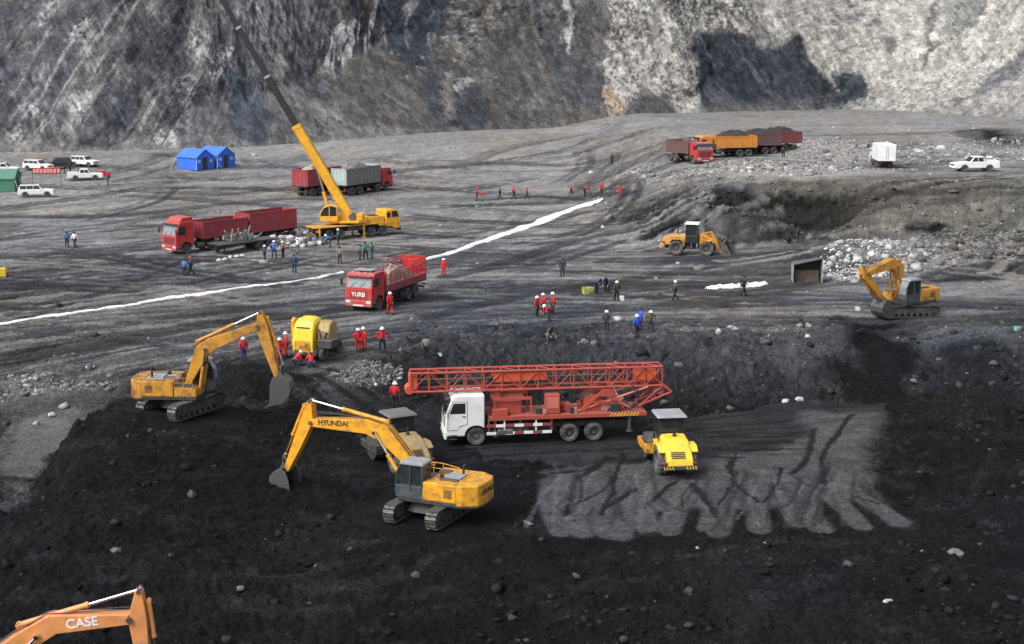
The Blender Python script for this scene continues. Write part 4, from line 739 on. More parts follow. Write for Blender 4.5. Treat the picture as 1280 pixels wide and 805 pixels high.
    MB().prism([(x1 - .06, 1.87), (x1 - .11, 2.45), (x1 - .37, zt - .06), (x1 - .39, zt - .06), (x1 - .13, 2.45), (x1 - .08, 1.87)], y0 + .1, y1 - .1).build('front_glass', GLL, cab)
    MB().box((x0 + .03, (y0 + y1) / 2, 2.4), (.02, .7, 1.0)).build('rear_glass', GLS, cab)
    MB().tube([(x1 - .1, y1, 2.5), (x1 + .1, y1 + .15, 2.5)], .015).box((x1 + .1, y1 + .18, 2.42), (.03, .16, .28)).build('mirror', BLK, cab)
    MB().tube([(.52, y1 + .05, 1.6), (.52, y1 + .05, 2.5)], .018).build('grab_rail', STL, cab); MB().box((.2, y1 + .02, 2.0), (.12, .03, .05)).build('door_handle', BLK, cab)
    MB().box((x0 + .6, y0 + .45, 1.95), (.5, .5, .2)).box((x0 + .4, y0 + .45, 2.3), (.14, .48, .7)).build('seat', BLK, cab)
    # boom, stick, bucket in the plane y = -.05
    by = -.02; A, K1, K2, C2 = boom
    bo = MB().prism(beam([A, K1, K2, C2], [.17, .42, .38, .20]), by - .30 * bw, by + .30 * bw).build('boom', paint, root, bev=.03)
    MB().cyl((A[0], by - .42, A[1]), (A[0], by + .42, A[1]), .13, None, 14).build('pivot_pin', STL, bo); MB().cyl((C2[0], by - .38, C2[1]), (C2[0], by + .38, C2[1]), .11, None, 14).build('pivot_pin', STL, bo)
    fb = MB()
    for sy in (-.38, .38): fb.prism([(A[0] - .45, 1.18), (A[0] - .12, A[1] + .16), (A[0] + .14, A[1] + .14), (A[0] + .75, 1.25), (A[0] + .75, 1.18)], by + sy - .04, by + sy + .04)
    fb.build('boom_bracket', paint, root, bev=.02)
    def ram(name, p0, p1, y, r_, ratio, owner, pm):
        p0 = Vector((p0[0], y, p0[1])); p1 = Vector((p1[0], y, p1[1])); q = p0.lerp(p1, ratio)
        c = MB().cyl(p0, q, r_, None, 14).cyl(p0 - Vector((0, .1, 0)), p0 + Vector((0, .1, 0)), r_ * 1.1, None, 10).cyl(q - (p1 - p0).normalized() * .12, q, r_ * 1.18, None, 14).build(name, pm, owner, smooth=True)
        MB().cyl(q, p1, r_ * .58, None, 10).cyl(p1 - Vector((0, .1, 0)), p1 + Vector((0, .1, 0)), r_ * .95, None, 10).build('piston_rod', CHR, c, smooth=True)
    mid_ = (Vector(K1) * .55 + Vector(K2) * .45)
    for sy in (-.42, .42): ram('boom_cylinder', (A[0] + .75, A[1] - .55), (mid_.x, mid_.y - .05), by + sy, .10, .62, root, paint)
    kd = (Vector(K2) - Vector(K1)).normalized(); kn = Vector((-kd.y, kd.x)) if kd.x > 0 else Vector((kd.y, -kd.x))
    lug = Vector(K1) + kn * .62 + kd * .1
    MB().prism([tuple(Vector(K1) + kn * .35 - kd * .25), tuple(lug), tuple(Vector(K1) + kn * .35 + kd * .45)], by - .1, by + .1).build('cylinder_lug', paint, bo)
    ST_, SP, SE = stick
    ram('stick_cylinder', tuple(lug), ST_, by, .11, .58, root, paint)
    so_ = MB().prism(beam([ST_, SP, (Vector(SP) * .45 + Vector(SE) * .55)[:], SE], [.13, .36, .27, .14]), by - .24 * bw, by + .24 * bw).build('stick', paint, root, bev=.025)
    MB().cyl((ST_[0], by - .28, ST_[1]), (ST_[0], by + .28, ST_[1]), .09, None, 12).build('pivot_pin', STL, so_); MB().cyl((SE[0], by - .3, SE[1]), (SE[0], by + .3, SE[1]), .08, None, 12).build('pivot_pin', STL, so_)
    sd = (Vector(SE) - Vector(SP)).normalized(); outw = Vector((-sd.y, sd.x))
    if outw.x < 0: outw = -outw
    e0 = Vector(SP).lerp(Vector(ST_), .55) + outw * .38; e1 = Vector(SP).lerp(Vector(SE), .80) + outw * .50
    ram('bucket_cylinder', tuple(e0), tuple(e1), by, .09, .6, root, paint)
    # bucket, opening towards the machine
    a = R(bk[0]); sc = bk[1]
    def bp(x, z): x, z = -x * sc, z * sc; return (SE[0] + x * math.cos(a) - z * math.sin(a), SE[1] + x * math.sin(a) + z * math.cos(a))
    side = [bp(*q) for q in [(-.12, .12), (-.34, -.12), (-.46, -.5), (-.34, -.86), (0, -1.12), (.45, -1.2), (.98, -1.02), (.90, -.80), (.42, -.12), (.12, .12)]]
    b_ = empty('bucket', (0, 0, 0)); b_.parent = root
    for sy in (-1, 1): MB().prism(side, by + sy * .62 - .025, by + sy * .62 + .025).build('bucket_side', STL, b_, bev=.01)
    outer = [(-.12, .12), (-.34, -.12), (-.46, -.5), (-.34, -.86), (0, -1.12), (.45, -1.2), (.98, -1.02)]; inner = [(.96, -.98), (.45, -1.14), (.03, -1.06), (-.28, -.83), (-.40, -.5), (-.28, -.14), (-.08, .08)]
    MB().prism([bp(*q) for q in outer + inner], by - .6, by + .6).build('bucket_shell', STL, b_)
    for i in range(5): MB().prism([bp(.9, -1.06), bp(1.22, -.92), bp(.94, -.96)], by - .58 + i * .27, by - .48 + i * .27).build('tooth', STL, b_)
    ear = MB()
    for sy in (-.2, .2): ear.prism([bp(-.3, -.1), bp(-.34, .22), bp(-.1, .3), bp(.14, .12), bp(.1, -.02)], by + sy - .03, by + sy + .03)
    ear.build('bucket_ear', STL, b_)
    lk = MB(); q = bp(-.28, .16)
    for sy in (-.17, .17): lk.cyl((e1.x, by + sy, e1.y), (q[0], by + sy, q[1]), .05, None, 8); h2 = Vector(SP).lerp(Vector(SE), .86); lk.cyl((e1.x, by + sy, e1.y), (h2.x, by + sy, h2.y), .045, None, 8)
    lk.build('linkage', STL, root)
    # hoses along the boom
    hz = MB()
    for sy in (-.12, .12):
        pt = [Vector(A) + kn * .25, Vector(K1) + kn * .50, Vector(K2) + kn * .46, Vector(SP) + kn * .42, Vector(SP).lerp(Vector(SE), .3) + outw * .34]; hz.tube([(p.x, by + sy, p.y) for p in pt], .022)
    hz.build('hydraulic_hose', BLK, root)
    return root, bo
def parent_loc(*a): return a
BRK = mat('black_lettering', (.015, .015, .015), .5, dirt=.1, dust=0)
HY, hb = excavator('clean yellow excavator with maker lettering on boom and counterweight, working on the black coal', P_HY, 64, 157, [(.35, 1.85), (2.55, 4.0), (3.6, 4.3), (6.85, 4.15)],
    [(6.95, 5.3), (7.1, 4.3), (8.5, 1.35)], (28, 1.2), YEL, CABB, brand='HYUNDAI', brandm=BRK, tail=3.15)
text('lettering', 'HYUNDAI', .40, BRK, hb, (5.5, .285, 4.28), (-1, 0, .05), (.05, 0, 1))
EX1, e1b = excavator('dirt-caked yellow excavator digging at the left, arm arched to the right', P_EX1, 62, -3, [(.45, 1.7), (1.4, 3.75), (2.0, 4.2), (4.8, 5.3)],
    [(4.95, 6.1), (5.05, 5.25), (5.85, 2.2)], (32, 1.2), YELD, CABB, grime=GREY, bw=1.05, cabdx=.55)
EX3, e3b = excavator('orange excavator with blue-grey cab and arm tucked in, on the upper bench at right', P_EX3, 186, 211, [(.35, 1.75), (1.1, 3.85), (1.9, 4.3), (4.55, 3.7)],
    [(5.0, 4.25), (4.6, 3.55), (2.55, 1.35)], (14, 1.1), YELD, CABB, bw=1.1, tail=2.75)
PC = Vector((-21.4, 50.0, 0)); PC.z = float(macro(PC.x, PC.y)); ZC = PC.z + 1.6
CS, cb = excavator('orange excavator whose arm alone rises into the bottom left corner', PC, 40, 5, [(.4, 1.4 - ZC), (2.8, 2.75 - ZC), (3.9, 3.4 - ZC), (6.75, 3.5 - ZC)],
    [(7.15, 4.6 - ZC), (7.05, 3.5 - ZC), (7.25, .1)], (-25, 1.0), ORG, CABB, cwbrand=False, bw=1.0)
text('lettering', 'CASE', .52, mat('white_lettering', (.8, .8, .78), .5, dirt=.05, dust=0), cb, (5.0, -.335, 3.45 - ZC), (1, 0, .1), (-.1, 0, 1))

# ------------------------------------------------------------------ trucks.  forward is +X, the front bumper at x = 0
def truck_cab(root, paint, x=0.0, w_=2.46, roof=3.15, L_=2.15, trim=None, screen=None, wr=.53, axle=-1.35, high=False, lettering=None):
    trim = trim or DRK; h = w_ / 2
    cab = empty('cab'); cab.parent = root
    fl = .95; arch = [(axle + .68 * math.cos(R(t)), .62 + .62 * math.sin(R(t))) for t in range(0, 181, 20)]
    arch = [p for p in arch if p[1] >= .6]
    prof = [(x - .03, .62), (x, 1.15), (x - .05, 1.95), (x - .38, roof - .22), (x - .62, roof - .03), (x - .95, roof), (x - L_, roof), (x - L_, 1.05)] + [p for p in arch[::-1] if p[0] > x - L_ + .02 and p[0] < x - .1]
    body = MB().prism(prof, -h, h).build('cab_shell', paint, cab, bev=.06)
    n = Vector((1, 0, .28)).normalized()
    MB().prism([(x - .05 + .012, 1.98), (x - .335 + .012, roof - .34), (x - .365, roof - .34), (x - .08, 1.98)], -h + .16, h - .16).build('windscreen', screen or GLL, cab)
    wp = MB()
    for y in (-.7, .1): wp.cyl((x - .045 + .03, y, 2.0), (x - .2 + .03, y + .5, 2.45), .015, None, 5)
    wp.build('wiper', BLK, cab)
    for sy in (-1, 1):
        MB().prism([(x - .13, .99), (x - .17, 1.93), (x - .43, roof - .35), (x - 1.33, roof - .35), (x - 1.33, 1.33), (x - .86, 1.21), (x - .68, .99)], sy * (h + .001) - .008, sy * (h + .001) + .008).build('door_gap_slab', BLK, cab)  # dark slab added behind the door so its gap shows as an outline
        d = MB().prism([(x - .16, 1.02), (x - .2, 1.92), (x - .45, roof - .38), (x - 1.3, roof - .38), (x - 1.3, 1.35), (x - .85, 1.25), (x - .7, 1.02)], sy * (h + .006) - .008, sy * (h + .006) + .008).build('door', paint, cab)
        MB().prism([(x - .27, 2.02), (x - .49, roof - .45), (x - 1.2, roof - .45), (x - 1.2, 2.02)], sy * (h + .018) - .008, sy * (h + .018) + .008).build('window', GLS, d)
        MB().box((x - 1.12, sy * (h + .03), 1.85), (.16, .04, .05)).build('handle', BLK, d)
        MB().tube([(x - .1, sy * h, 2.7), (x + .12, sy * (h + .22), 2.68), (x + .12, sy * (h + .22), 2.1), (x - .08, sy * h, 2.05)], .018).box((x + .11, sy * (h + .22), 2.42), (.07, .2, .5)).build('mirror', BLK, cab)
        MB().box((x - .45, sy * (h - .06), .7), (.5, .18, .05)).box((x - .45, sy * (h - .12), .45), (.45, .18, .05)).build('step', trim, cab)
        MB().box((x + .035, sy * (h - .3), .82), (.06, .42, .22)).build('headlight', LMP, cab, bev=.02)
        MB().box((x + .03, sy * (h - .3), .58), (.05, .22, .12)).build('fog_lamp', LMP, cab)
    gr = MB().box((x + .004, 0, 1.42), (.02, w_ * .66, .62)).build('grille', trim, cab)
    if not lettering:
        for i in range(4): MB().box((x + .02, 0, 1.2 + i * .15), (.03, w_ * .64, .05)).build('grille_bar', paint, gr)
    b = MB().box((x - .02, 0, .68), (.16, w_ - .02, .48)).build('bumper', paint, cab, bev=.05)
    MB().box((x + .062, 0, .55), (.02, .95, .14)).build('number_plate', LMP, b)
    MB().prism([(x - .3, roof - .16), (x - .02, roof - .24), (x - .04, roof - .30), (x - .36, roof - .26)], -h + .1, h - .1).build('sun_visor', trim, cab)
    if high: MB().prism([(x - .55, roof - .02), (x - 1.0, roof + .38), (x - L_ + .1, roof + .46), (x - L_ + .02, roof - .02)], -h + .15, h - .15).build('air_deflector', paint, cab, bev=.05)
    for y in (-.8, -.3, .3, .8): MB().box((x - .7, y, roof + .01), (.1, .12, .06)).build('marker_lamp', LMP, cab)
    return cab
def chassis(root, x0, x1, z=.86, axles=(), wr=.53, dual_from=1, rim=None, w_=2.46):
    c = MB()
    for sy in (-1, 1): c.box(((x0 + x1) / 2, sy * .42, z), (abs(x1 - x0), .1, .26))
    for i in range(5): c.box((x0 + (x1 - x0) * (i + .5) / 5, 0, z), (.12, .8, .18))
    for a in axles: c.cyl((a, -w_ / 2 + .25, wr), (a, w_ / 2 - .25, wr), .09, None, 8).box((a, 0, wr), (.36, .5, .34))
    c.build('chassis', DRK, root)
    for i, a in enumerate(axles):
        for sy in (-1, 1): wheel(root, a, sy * (w_ / 2 - (.2 if i < dual_from else .30)), wr, .30, rim, i >= dual_from)
    for sy in (-1, 1):
        MB().cyl((axles[0] - 1.3, sy * .95, .75), (axles[0] - 2.2, sy * .95, .75), .3, None, 14).build('fuel_tank', STL, root, bev=.02)
def open_body(root, x0, x1, z0, zh, paint, w_=2.46, ribs=8, rails=0, tail=True, name='cargo_body', stake=False, front_h=None, frontm=None):
    """open-topped body, x0 front, x1 rear; ribbed or staked sides"""
    b = empty(name); b.parent = root; h = w_ / 2; L_ = x0 - x1
    MB().box(((x0 + x1) / 2, 0, z0), (L_, w_ - .04, .12)).build('bed_floor', DRK, b)
    for sy in (-1, 1):
        s = MB(); y = sy * (h - .03)
        if stake:
            s.box(((x0 + x1) / 2, y, z0 + .3), (L_, .04, .55))
            for i in range(rails): s.box(((x0 + x1) / 2, y, z0 + .75 + (zh - .8) * (i + .5) / rails), (L_, .03, .07 if rails > 3 else .1))
            for i in range(ribs + 1): s.box((x1 + .05 + (L_ - .1) * i / ribs, y + sy * .035, z0 + zh / 2 + .05), (.07, .04, zh + .1))
        else:
            s.box(((x0 + x1) / 2, y, z0 + zh / 2), (L_, .05, zh)); s.box(((x0 + x1) / 2, y + sy * .045, z0 + zh - .06), (L_, .06, .12)); s.box(((x0 + x1) / 2, y + sy * .04, z0 + .08), (L_, .06, .14))
            for i in range(ribs + 1): s.box((x1 + .05 + (L_ - .1) * i / ribs, y + sy * .045, z0 + zh / 2), (.09, .06, zh))
        s.build('side_wall', paint, b)
    f = MB().box((x0 - .03, 0, z0 + (front_h or zh) / 2), (.06, w_ - .1, front_h or zh))
    for i in range(5): f.box((x0 + .02, -h + .3 + (w_ - .6) * i / 4, z0 + (front_h or zh) / 2), (.05, .08, front_h or zh))
    f.build('front_wall', frontm or paint, b)
    if tail:
        t = MB().box((x1 + .03, 0, z0 + zh / 2), (.06, w_ - .1, zh))
        for i in range(4): t.box((x1 - .02, -h + .3 + (w_ - .6) * i / 3, z0 + zh / 2), (.05, .09, zh))
        t.box((x1 - .02, 0, z0 + zh - .08), (.05, w_ - .1, .12)); t.build('tailgate', frontm or paint, b)
    for sy in (-1, 1): MB().box((x1 - .02, sy * (h - .25), .85), (.05, .3, .14)).build('tail_lamp', TAIL, root)
    MB().box((x1 + .1, 0, .62), (.1, w_ - .3, .14)).build('underrun_bar', DRK, root)
    return b
def heap(name, cx, cy, cz, lx, ly, hgt, m, rz, label, cat, seed, group=None, n=26, parts=None):
    """lumpy load or pile as a closed mound"""
    v = []; f = []
    for j in range(n):
        for i in range(n):
            a = i / (n - 1) * 2 - 1; b = j / (n - 1) * 2 - 1; e = max(0, 1 - max(abs(a), abs(b)) ** 3.0) * max(.0, 1 - .35 * (a * a + b * b))
            z = hgt * e * (1 + .45 * float(fbm(np.array(a * 2.3 + seed), np.array(b * 2.3), 3, seed))) if e > 0 else 0
            v.append((a * lx / 2, b * ly / 2, max(0, z)))
    f = [(j * n + i, j * n + i + 1, (j + 1) * n + i + 1, (j + 1) * n + i) for j in range(n - 1) for i in range(n - 1)]
    q = len(v); v += [(-lx / 2, -ly / 2, -.06), (lx / 2, -ly / 2, -.06), (lx / 2, ly / 2, -.06), (-lx / 2, ly / 2, -.06)]
    f += [(q + 3, q + 2, q + 1, q)]
    mb = MB(); mb.add(v, f); o = mb.build(name, m, None, (cx, cy, cz), (0, 0, rz)); tag(o, label, cat, group); return o
COALM = mat('loaded_coal', (.022, .021, .021), .9, dirt=.4, dcol=(.06, .055, .05), dust=.1, scale=6, bump=.8)
SCRAPM = mat('rusty_scrap', (.20, .14, .11), .85, dirt=.7, dcol=(.38, .33, .27), dust=.2, scale=5, bump=.8)
def veh(name, P, yaw, label, cat, cx, group='vehicles', tilt=(0, 0)):
    """root at the front bumper, shifted so that local x = cx stands on the point P"""
    a = R(yaw); return empty(name, (P.x - cx * math.cos(a), P.y - cx * math.sin(a), P.z), a, label, cat, group, tilt)
def loc_w(root, x, y, z):
    a = root.rotation_euler[2]; return (root.location.x + x * math.cos(a) - y * math.sin(a), root.location.y + x * math.sin(a) + y * math.cos(a), root.location.z + z)

# red stake truck in the middle
t = veh('stake_truck', P_STAKE, 247, 'red stake-bed truck with white characters on its grille, loaded with scrap', 'truck', -4.6)
truck_cab(t, RED, roof=3.12, high=False, lettering=True, trim=mat('dark_red_trim', (.30, .018, .018), .5))
text('lettering', 'YURB', .50, mat('white_lettering', (.8, .8, .78)), t.children[0], (.02, 0, 1.42), (0, 1, 0), (0, 0, 1))
chassis(t, -.4, -9.6, .88, (-1.35, -6.5, -7.85), .53)
open_body(t, -2.5, -9.8, 1.25, 1.55, REDB, ribs=9, rails=4, stake=True, front_h=1.75, frontm=RED, tail=False)
tg = MB().box((-9.8, 0, 2.3), (.05, 2.36, 2.0))
for i in range(6): tg.box((-9.77, -1.1 + i * .44, 2.3), (.05, .06, 2.0))
for i in range(6): tg.box((-9.765, 0, 1.4 + i * .36), (.05, 2.36, .05))
tg.build('tailgate', RED, t)
for sy in (-1, 1):
    for i in range(5): MB().box((-8.45, sy * 1.21, 2.25 + i * .22), (2.6, .03, .09)).build('stake_rail', RED, t)
MB().box((-1.3, 0, 3.28), (.9, 1.6, .08)).build('roof_rack', GREY, t)
heap('scrap_load', *loc_w(t, -6.1, 0, 1.33), 6.9, 2.2, 1.5, SCRAPM, t.rotation_euler[2], 'rusty scrap and coils heaped in the red stake truck', 'scrap', 3)
# red semi-trailer tractor left
t = veh('semi_truck', P_SEMI, 229, 'red semi-truck with a long high-sided red trailer, parked left of the crane', 'truck', -.8)
truck_cab(t, RED, roof=3.35, L_=2.3, high=True); chassis(t, -.4, -6.6, .88, (-1.4, -4.7, -6.05), .53)
open_body(t, -3.4, -9.2, 1.35, 1.75, REDB, ribs=8, name='front_cargo_body'); open_body(t, -9.5, -16.0, 1.35, 2.1, REDB, ribs=9, name='rear_cargo_body')
MB().box((-10, .45, 1.1), (12.6, .12, .3)).box((-10, -.45, 1.1), (12.6, .12, .3)).build('trailer_frame', DRK, t)
for x in (-12.8, -14.1, -15.4):
    for sy in (-1, 1): wheel(t, x, sy * .95, .53, .30, None, True)
MB().box((-16.05, 0, 2.0), (.02, 1.6, .5)).build('rear_marking', RED, t)
# low flatbed with wrapped machine parts in front of it
t = veh('flatbed_trailer', P_FLAT, 226, 'low dark flatbed trailer with jumbled machine parts beside the red semi-truck', 'trailer', -3.5)
MB().box((-3.6, 0, .98), (7.4, 2.4, .14)).build('bed', DRK, t, bev=.02); MB().box((-3.6, .45, .82), (7.2, .12, .2)).box((-3.6, -.45, .82), (7.2, .12, .2)).build('trailer_frame', DRK, t)
for x in (-4.9, -6.1):
    for sy in (-1, 1): wheel(t, x, sy * .92, .48, .28, None, True)
MB().box((-.8, .6, .45), (.12, .12, .9)).box((-.8, -.6, .45), (.12, .12, .9)).build('landing_leg', DRK, t)
r2 = random.Random(3)
mp = MB()
for i in range(16): a = Vector((-1.6 - r2.random() * 3.2, r2.uniform(-.8, .8), 1.1)); b_ = a + Vector((r2.uniform(-1, 1), r2.uniform(-.5, .5), r2.uniform(.3, 1.3))); mp.cyl(a, b_, r2.uniform(.05, .14), None, 7)
for i in range(9): mp.box((-1.8 - r2.random() * 3, r2.uniform(-.7, .7), 1.25 + r2.random() * .35), (r2.uniform(.3, .8), r2.uniform(.3, .7), r2.uniform(.25, .6)), None, (.8, .8))
o = mp.build('machine_parts', GRNG, None, t.location, (0, 0, t.rotation_euler[2])); tag(o, 'tangle of grey-green machine parts lying on the low flatbed trailer', 'machine parts')
# the pair behind the crane
t = veh('dump_truck', P_GREEN, 58, 'grey-green dump truck with pale green tailgate parked behind the crane', 'truck', -4.8, 'dump trucks')
truck_cab(t, RED, roof=3.0); chassis(t, -.4, -9.2, .88, (-1.35, -3.1, -7.0, -8.35), .53, 2)
t.scale = (1.12,) * 3; open_body(t, -2.6, -9.7, 1.3, 2.1, GRNG, ribs=10, frontm=TEALP); MB().box((-3.2, 0, 3.46), (1.2, 2.3, .1)).build('tarpaulin', TEALP, t, bev=.03)
heap('coal_load', *loc_w(t, -7.1, 0, 3.3), 6.6, 2.4, 1.1, mat('pale_load', (.26, .27, .26), .9), t.rotation_euler[2], 'pale grey load in the grey-green dump truck', 'load', 11)
t = veh('dump_truck', P_RED2, 60, 'faded red dump truck standing beside the grey-green one behind the crane boom', 'truck', -4.8, 'dump trucks')
truck_cab(t, RED, roof=3.0); chassis(t, -.4, -9.2, .88, (-1.35, -3.1, -7.0, -8.35), .53, 2); t.scale = (1.12,) * 3; open_body(t, -2.6, -9.7, 1.3, 2.1, REDB, ribs=10)
heap('scrap_load', *loc_w(t, -6.8, 0, 3.3), 6.9, 2.4, 1.2, SCRAPM, t.rotation_euler[2], 'rusty load in the faded red dump truck behind the crane', 'scrap', 12)
# distant row
def dump(P, yaw, paint, bodym, label, load, seed, cabx=True):
    t = veh('dump_truck', P, yaw, label, 'truck', -4.3, 'dump trucks in the distant row')
    truck_cab(t, paint, roof=2.95); chassis(t, -.4, -8.4, .88, (-1.35, -6.3, -7.6), .53); open_body(t, -2.5, -8.8, 1.3, 1.6, bodym, ribs=8)
    if load: heap('coal_load', *loc_w(t, -5.6, 0, 2.55), 6.0, 2.2, .95, COALM, t.rotation_euler[2], load, 'coal', seed)
dump(P_DUMP, 292, RED, BRN, 'dark red dump truck facing the camera at the left end of the distant row', None, 1)
dump(P_ORANGE, 196, ORB, ORB, 'orange dump truck heaped with dark earth in the distant row', 'dark earth heaped on the orange dump truck', 21)
dump(P_BROWN, 197, BRN, BRN, 'brown dump truck heaped with coal, right of the orange one', 'coal heaped on the middle brown dump truck', 22)
dump(P_BROWN2, 199, BRN, mat('dull_red_brown', (.20, .045, .045), .65, dirt=.6, dcol=(.13, .10, .10)), 'red-brown dump truck at the right end of the distant row', 'coal heaped on the red-brown dump truck at the right end', 23)
# white box van seen from behind
t = veh('box_van', P_VAN, 88, 'small white box van seen from behind on the distant terrace', 'van', -2.8)
truck_cab(t, WHT, w_=2.0, roof=2.3, L_=1.7, axle=-1.1); chassis(t, -.4, -5.4, .75, (-1.1, -4.2), .4, w_=2.0)
b = MB().box((-3.75, 0, 1.95), (3.9, 2.15, 2.1)).build('cargo_box', WHT, t, bev=.03)
for sy in (-1, 1):
    d = MB().box((-5.715, sy * .53, 1.95), (.03, 1.0, 2.0)).build('rear_door', WHT, b); MB().cyl((-5.74, sy * .12, 1.1), (-5.74, sy * .12, 2.8), .02, None, 6).build('lock_bar', STL, d); MB().box((-5.7, sy * .8, .72), (.05, .25, .12)).build('tail_lamp', TAIL, t)
# ------------------------------------------------------------------ drilling-rig truck: white cab, red lattice mast laid over it
OLDP = mat('faded_pink_paint', (.42, .20, .17), .7, dirt=.6, dcol=(.2, .16, .14))
t = veh('drilling_rig_truck', P_RIG, 188, 'white-cab truck carrying a long red lattice drilling mast', 'truck', -4.9)
truck_cab(t, WHT, roof=3.1, L_=2.35, axle=-1.85, screen=GLS); chassis(t, -.4, -12.0, .95, (-1.85, -7.5, -9.0), .56, rim=RIM)
MB().box((-7.4, 0, 1.68), (9.6, 2.4, .12)).build('deck', RUST, t, bev=.02)
for sy in (-1, 1):
    MB().box((-7.4, sy * 1.22, 1.62), (9.6, .06, .22)).build('deck_edge', RUST, t)
    hz = MB()
    for i in range(9): hz.prism([(-10.0 - i * .2, 1.52), (-9.92 - i * .2, 1.52), (-10.06 - i * .2, 1.72), (-10.14 - i * .2, 1.72)], sy * 1.255 - .004, sy * 1.255 + .004)
    hz.build('hazard_stripes', LEM, t)
    g_ = empty('side_guard'); g_.parent = t
    RW = [WHT, mat('guard_red', (.30, .03, .045), .6)]
    for k, z in enumerate((.72, 1.18)):
        for i in range(7): MB().box((-2.75 - i * .56, sy * 1.2, z), (.56, .06, .17)).build('guard_rail', RW[(i + k) % 2], g_)
    for i in range(5): MB().box((-2.6 - i * .95, sy * 1.16, 1.1), (.09, .05, 1.0)).build('guard_post', RW[(i + 1) % 2], g_)
    MB().box((-4.2, sy * .9, .98), (1.6, .5, .6)).build('tool_locker', DRK, t, bev=.02)
    for x in (-11.2, -3.0): MB().cyl((x, sy * 1.02, .55), (x, sy * 1.02, 1.6), .11, None, 10).cyl((x, sy * 1.02, .5), (x, sy * 1.02, .58), .22, None, 12).build('levelling_jack', STL, t)
# machinery on the deck
en = MB().box((-3.9, 0, 2.15), (1.5, 1.3, .8)).box((-3.9, 0, 2.62), (2.0, 1.0, .14)).build('engine', RUST, t, bev=.03)
MB().box((-3.25, 0, 2.2), (.12, 1.2, .9)).build('radiator', DRK, en); MB().cyl((-3.6, -.8, 2.1), (-4.6, -.8, 2.1), .16, None, 12).build('silencer', STL, en)
MB().box((-3.3, .95, 1.95), (.9, .4, .4)).build('tool_chest', RUST, t, bev=.02)
for x in (-3.0, -5.2):
    for sy in (-1, 1): MB().box((x, sy * .8, 2.2), (.1, .1, 1.0)).build('engine_frame_post', RUST, t)
MB().box((-4.1, .8, 2.72), (2.3, .12, .16)).build('engine_frame_beam', RUST, t); MB().box((-4.1, -.8, 2.72), (2.3, .12, .16)).build('engine_frame_beam', RUST, t)
MB().box((-6.5, .7, 2.35), (.85, .7, 1.15)).build('control_cabinet', RUST, t, bev=.03); MB().box((-6.5, 1.06, 2.45), (.7, .02, .7)).build('cabinet_door', mat('pale_red_paint', (.60, .17, .12), .5), t)
MB().box((-7.1, .2, 2.0), (.5, .6, .5)).cyl((-7.5, .7, 2.0), (-7.5, .1, 2.0), .28, None, 14).box((-7.9, .4, 1.95), (.4, .3, .45)).build('gearbox', RUST, t, bev=.02)
d = MB().cyl((-9.0, -.6, 2.2), (-9.0, .6, 2.2), .38, None, 18).cyl((-9.0, -.64, 2.2), (-9.0, -.6, 2.2), .58, None, 20).cyl((-9.0, .6, 2.2), (-9.0, .64, 2.2), .58, None, 20).build('winch_drum', RUST, t)
MB().cyl((-9.0, -.55, 2.2), (-9.0, .55, 2.2), .44, None, 18).build('wire_rope', STL, d)
for sy in (-.75, .75):
    for a_, b_ in (((-8.2, 1.76), (-9.6, 3.0)), ((-10.1, 3.0), (-10.9, 1.76)), ((-9.0, 2.3), (-10.55, 2.3)), ((-9.6, 3.0), (-10.9, 1.76))): MB().prism(beam([a_, b_], [.08, .08]), sy - .05, sy + .05).build('mast_support', RUST, t)
    MB().prism([(-9.2, 2.65), (-9.65, 3.08), (-10.15, 3.08), (-10.4, 2.65)], sy - .06, sy + .06).build('mast_support_plate', RUST, t)
MB().box((-9.9, .2, 1.95), (.8, .9, .42)).build('pump_unit', OLDP, t, bev=.03); MB().box((-10.3, .95, 2.0), (.5, .25, .5)).build('control_panel', DRK, t)
st = MB()
for sy in (-.7, .7):
    st.cyl((-8.1, sy, 1.8), (-12.4, sy, 3.15), .07, None, 8); st.cyl((-11.4, sy, 1.8), (-9.6, sy, 2.9), .06, None, 8)
st.build('raising_strut', mat('pale_red_paint', (.60, .17, .12), .5), t)
for sy in (-.45, .45): MB().cyl((-10.9, sy, 1.8), (-10.2, sy, 3.2), .10, None, 12).build('raising_cylinder', CHR, t)
MB().tube([(-11.2, .9, 1.8), (-11.7, 1.0, 2.3), (-11.8, 1.0, 2.9), (-11.4, .9, 3.3)], .04).tube([(-11.0, 1.0, 1.8), (-11.4, 1.1, 2.2), (-11.6, 1.1, 2.8), (-11.3, .9, 3.3)], .035).build('hydraulic_hose', BLK, t)
MB().box((-3.3, 0, 2.55), (.2, .9, 1.3)).build('mast_rest', RUST, t)
q3 = random.Random(8)
for i in range(14): xq = q3.uniform(-11.2, -5.2); MB().cyl((xq, q3.uniform(-1, 1), 1.74), (xq + q3.uniform(-.5, .5), q3.uniform(-1, 1), q3.uniform(1.9, 2.7)), q3.uniform(.04, .1), None, 8).build('hydraulic_fitting', q3.choice([RUST, DRK, STL, OLDP]), t)
for i in range(8): MB().box((q3.uniform(-8.4, -5.0), q3.uniform(.2, 1.05), 1.9), (q3.uniform(.2, .5), q3.uniform(.2, .4), q3.uniform(.2, .5))).build('valve_block', q3.choice([RUST, DRK, STL, OLDP]), t, bev=.02)
for i in range(6): MB().cyl((-10.3 - i * .25, -.2 + .1 * i, 1.76), (-10.8 - i * .2, .5, 1.9 + .1 * (i % 3)), .05, None, 8).build('deck_pipe', q3.choice([DRK, STL]), t)
mast = empty('mast'); mast.parent = t
x0, x1 = 1.95, -13.3; zl0, zl1 = 3.26, 3.16; zu0, zu1 = 4.38, 4.33; hw = .55
zl = lambda x: zl0 + (zl1 - zl0) * (x0 - x) / (x0 - x1); zu = lambda x: zu0 + (zu1 - zu0) * (x0 - x) / (x0 - x1)
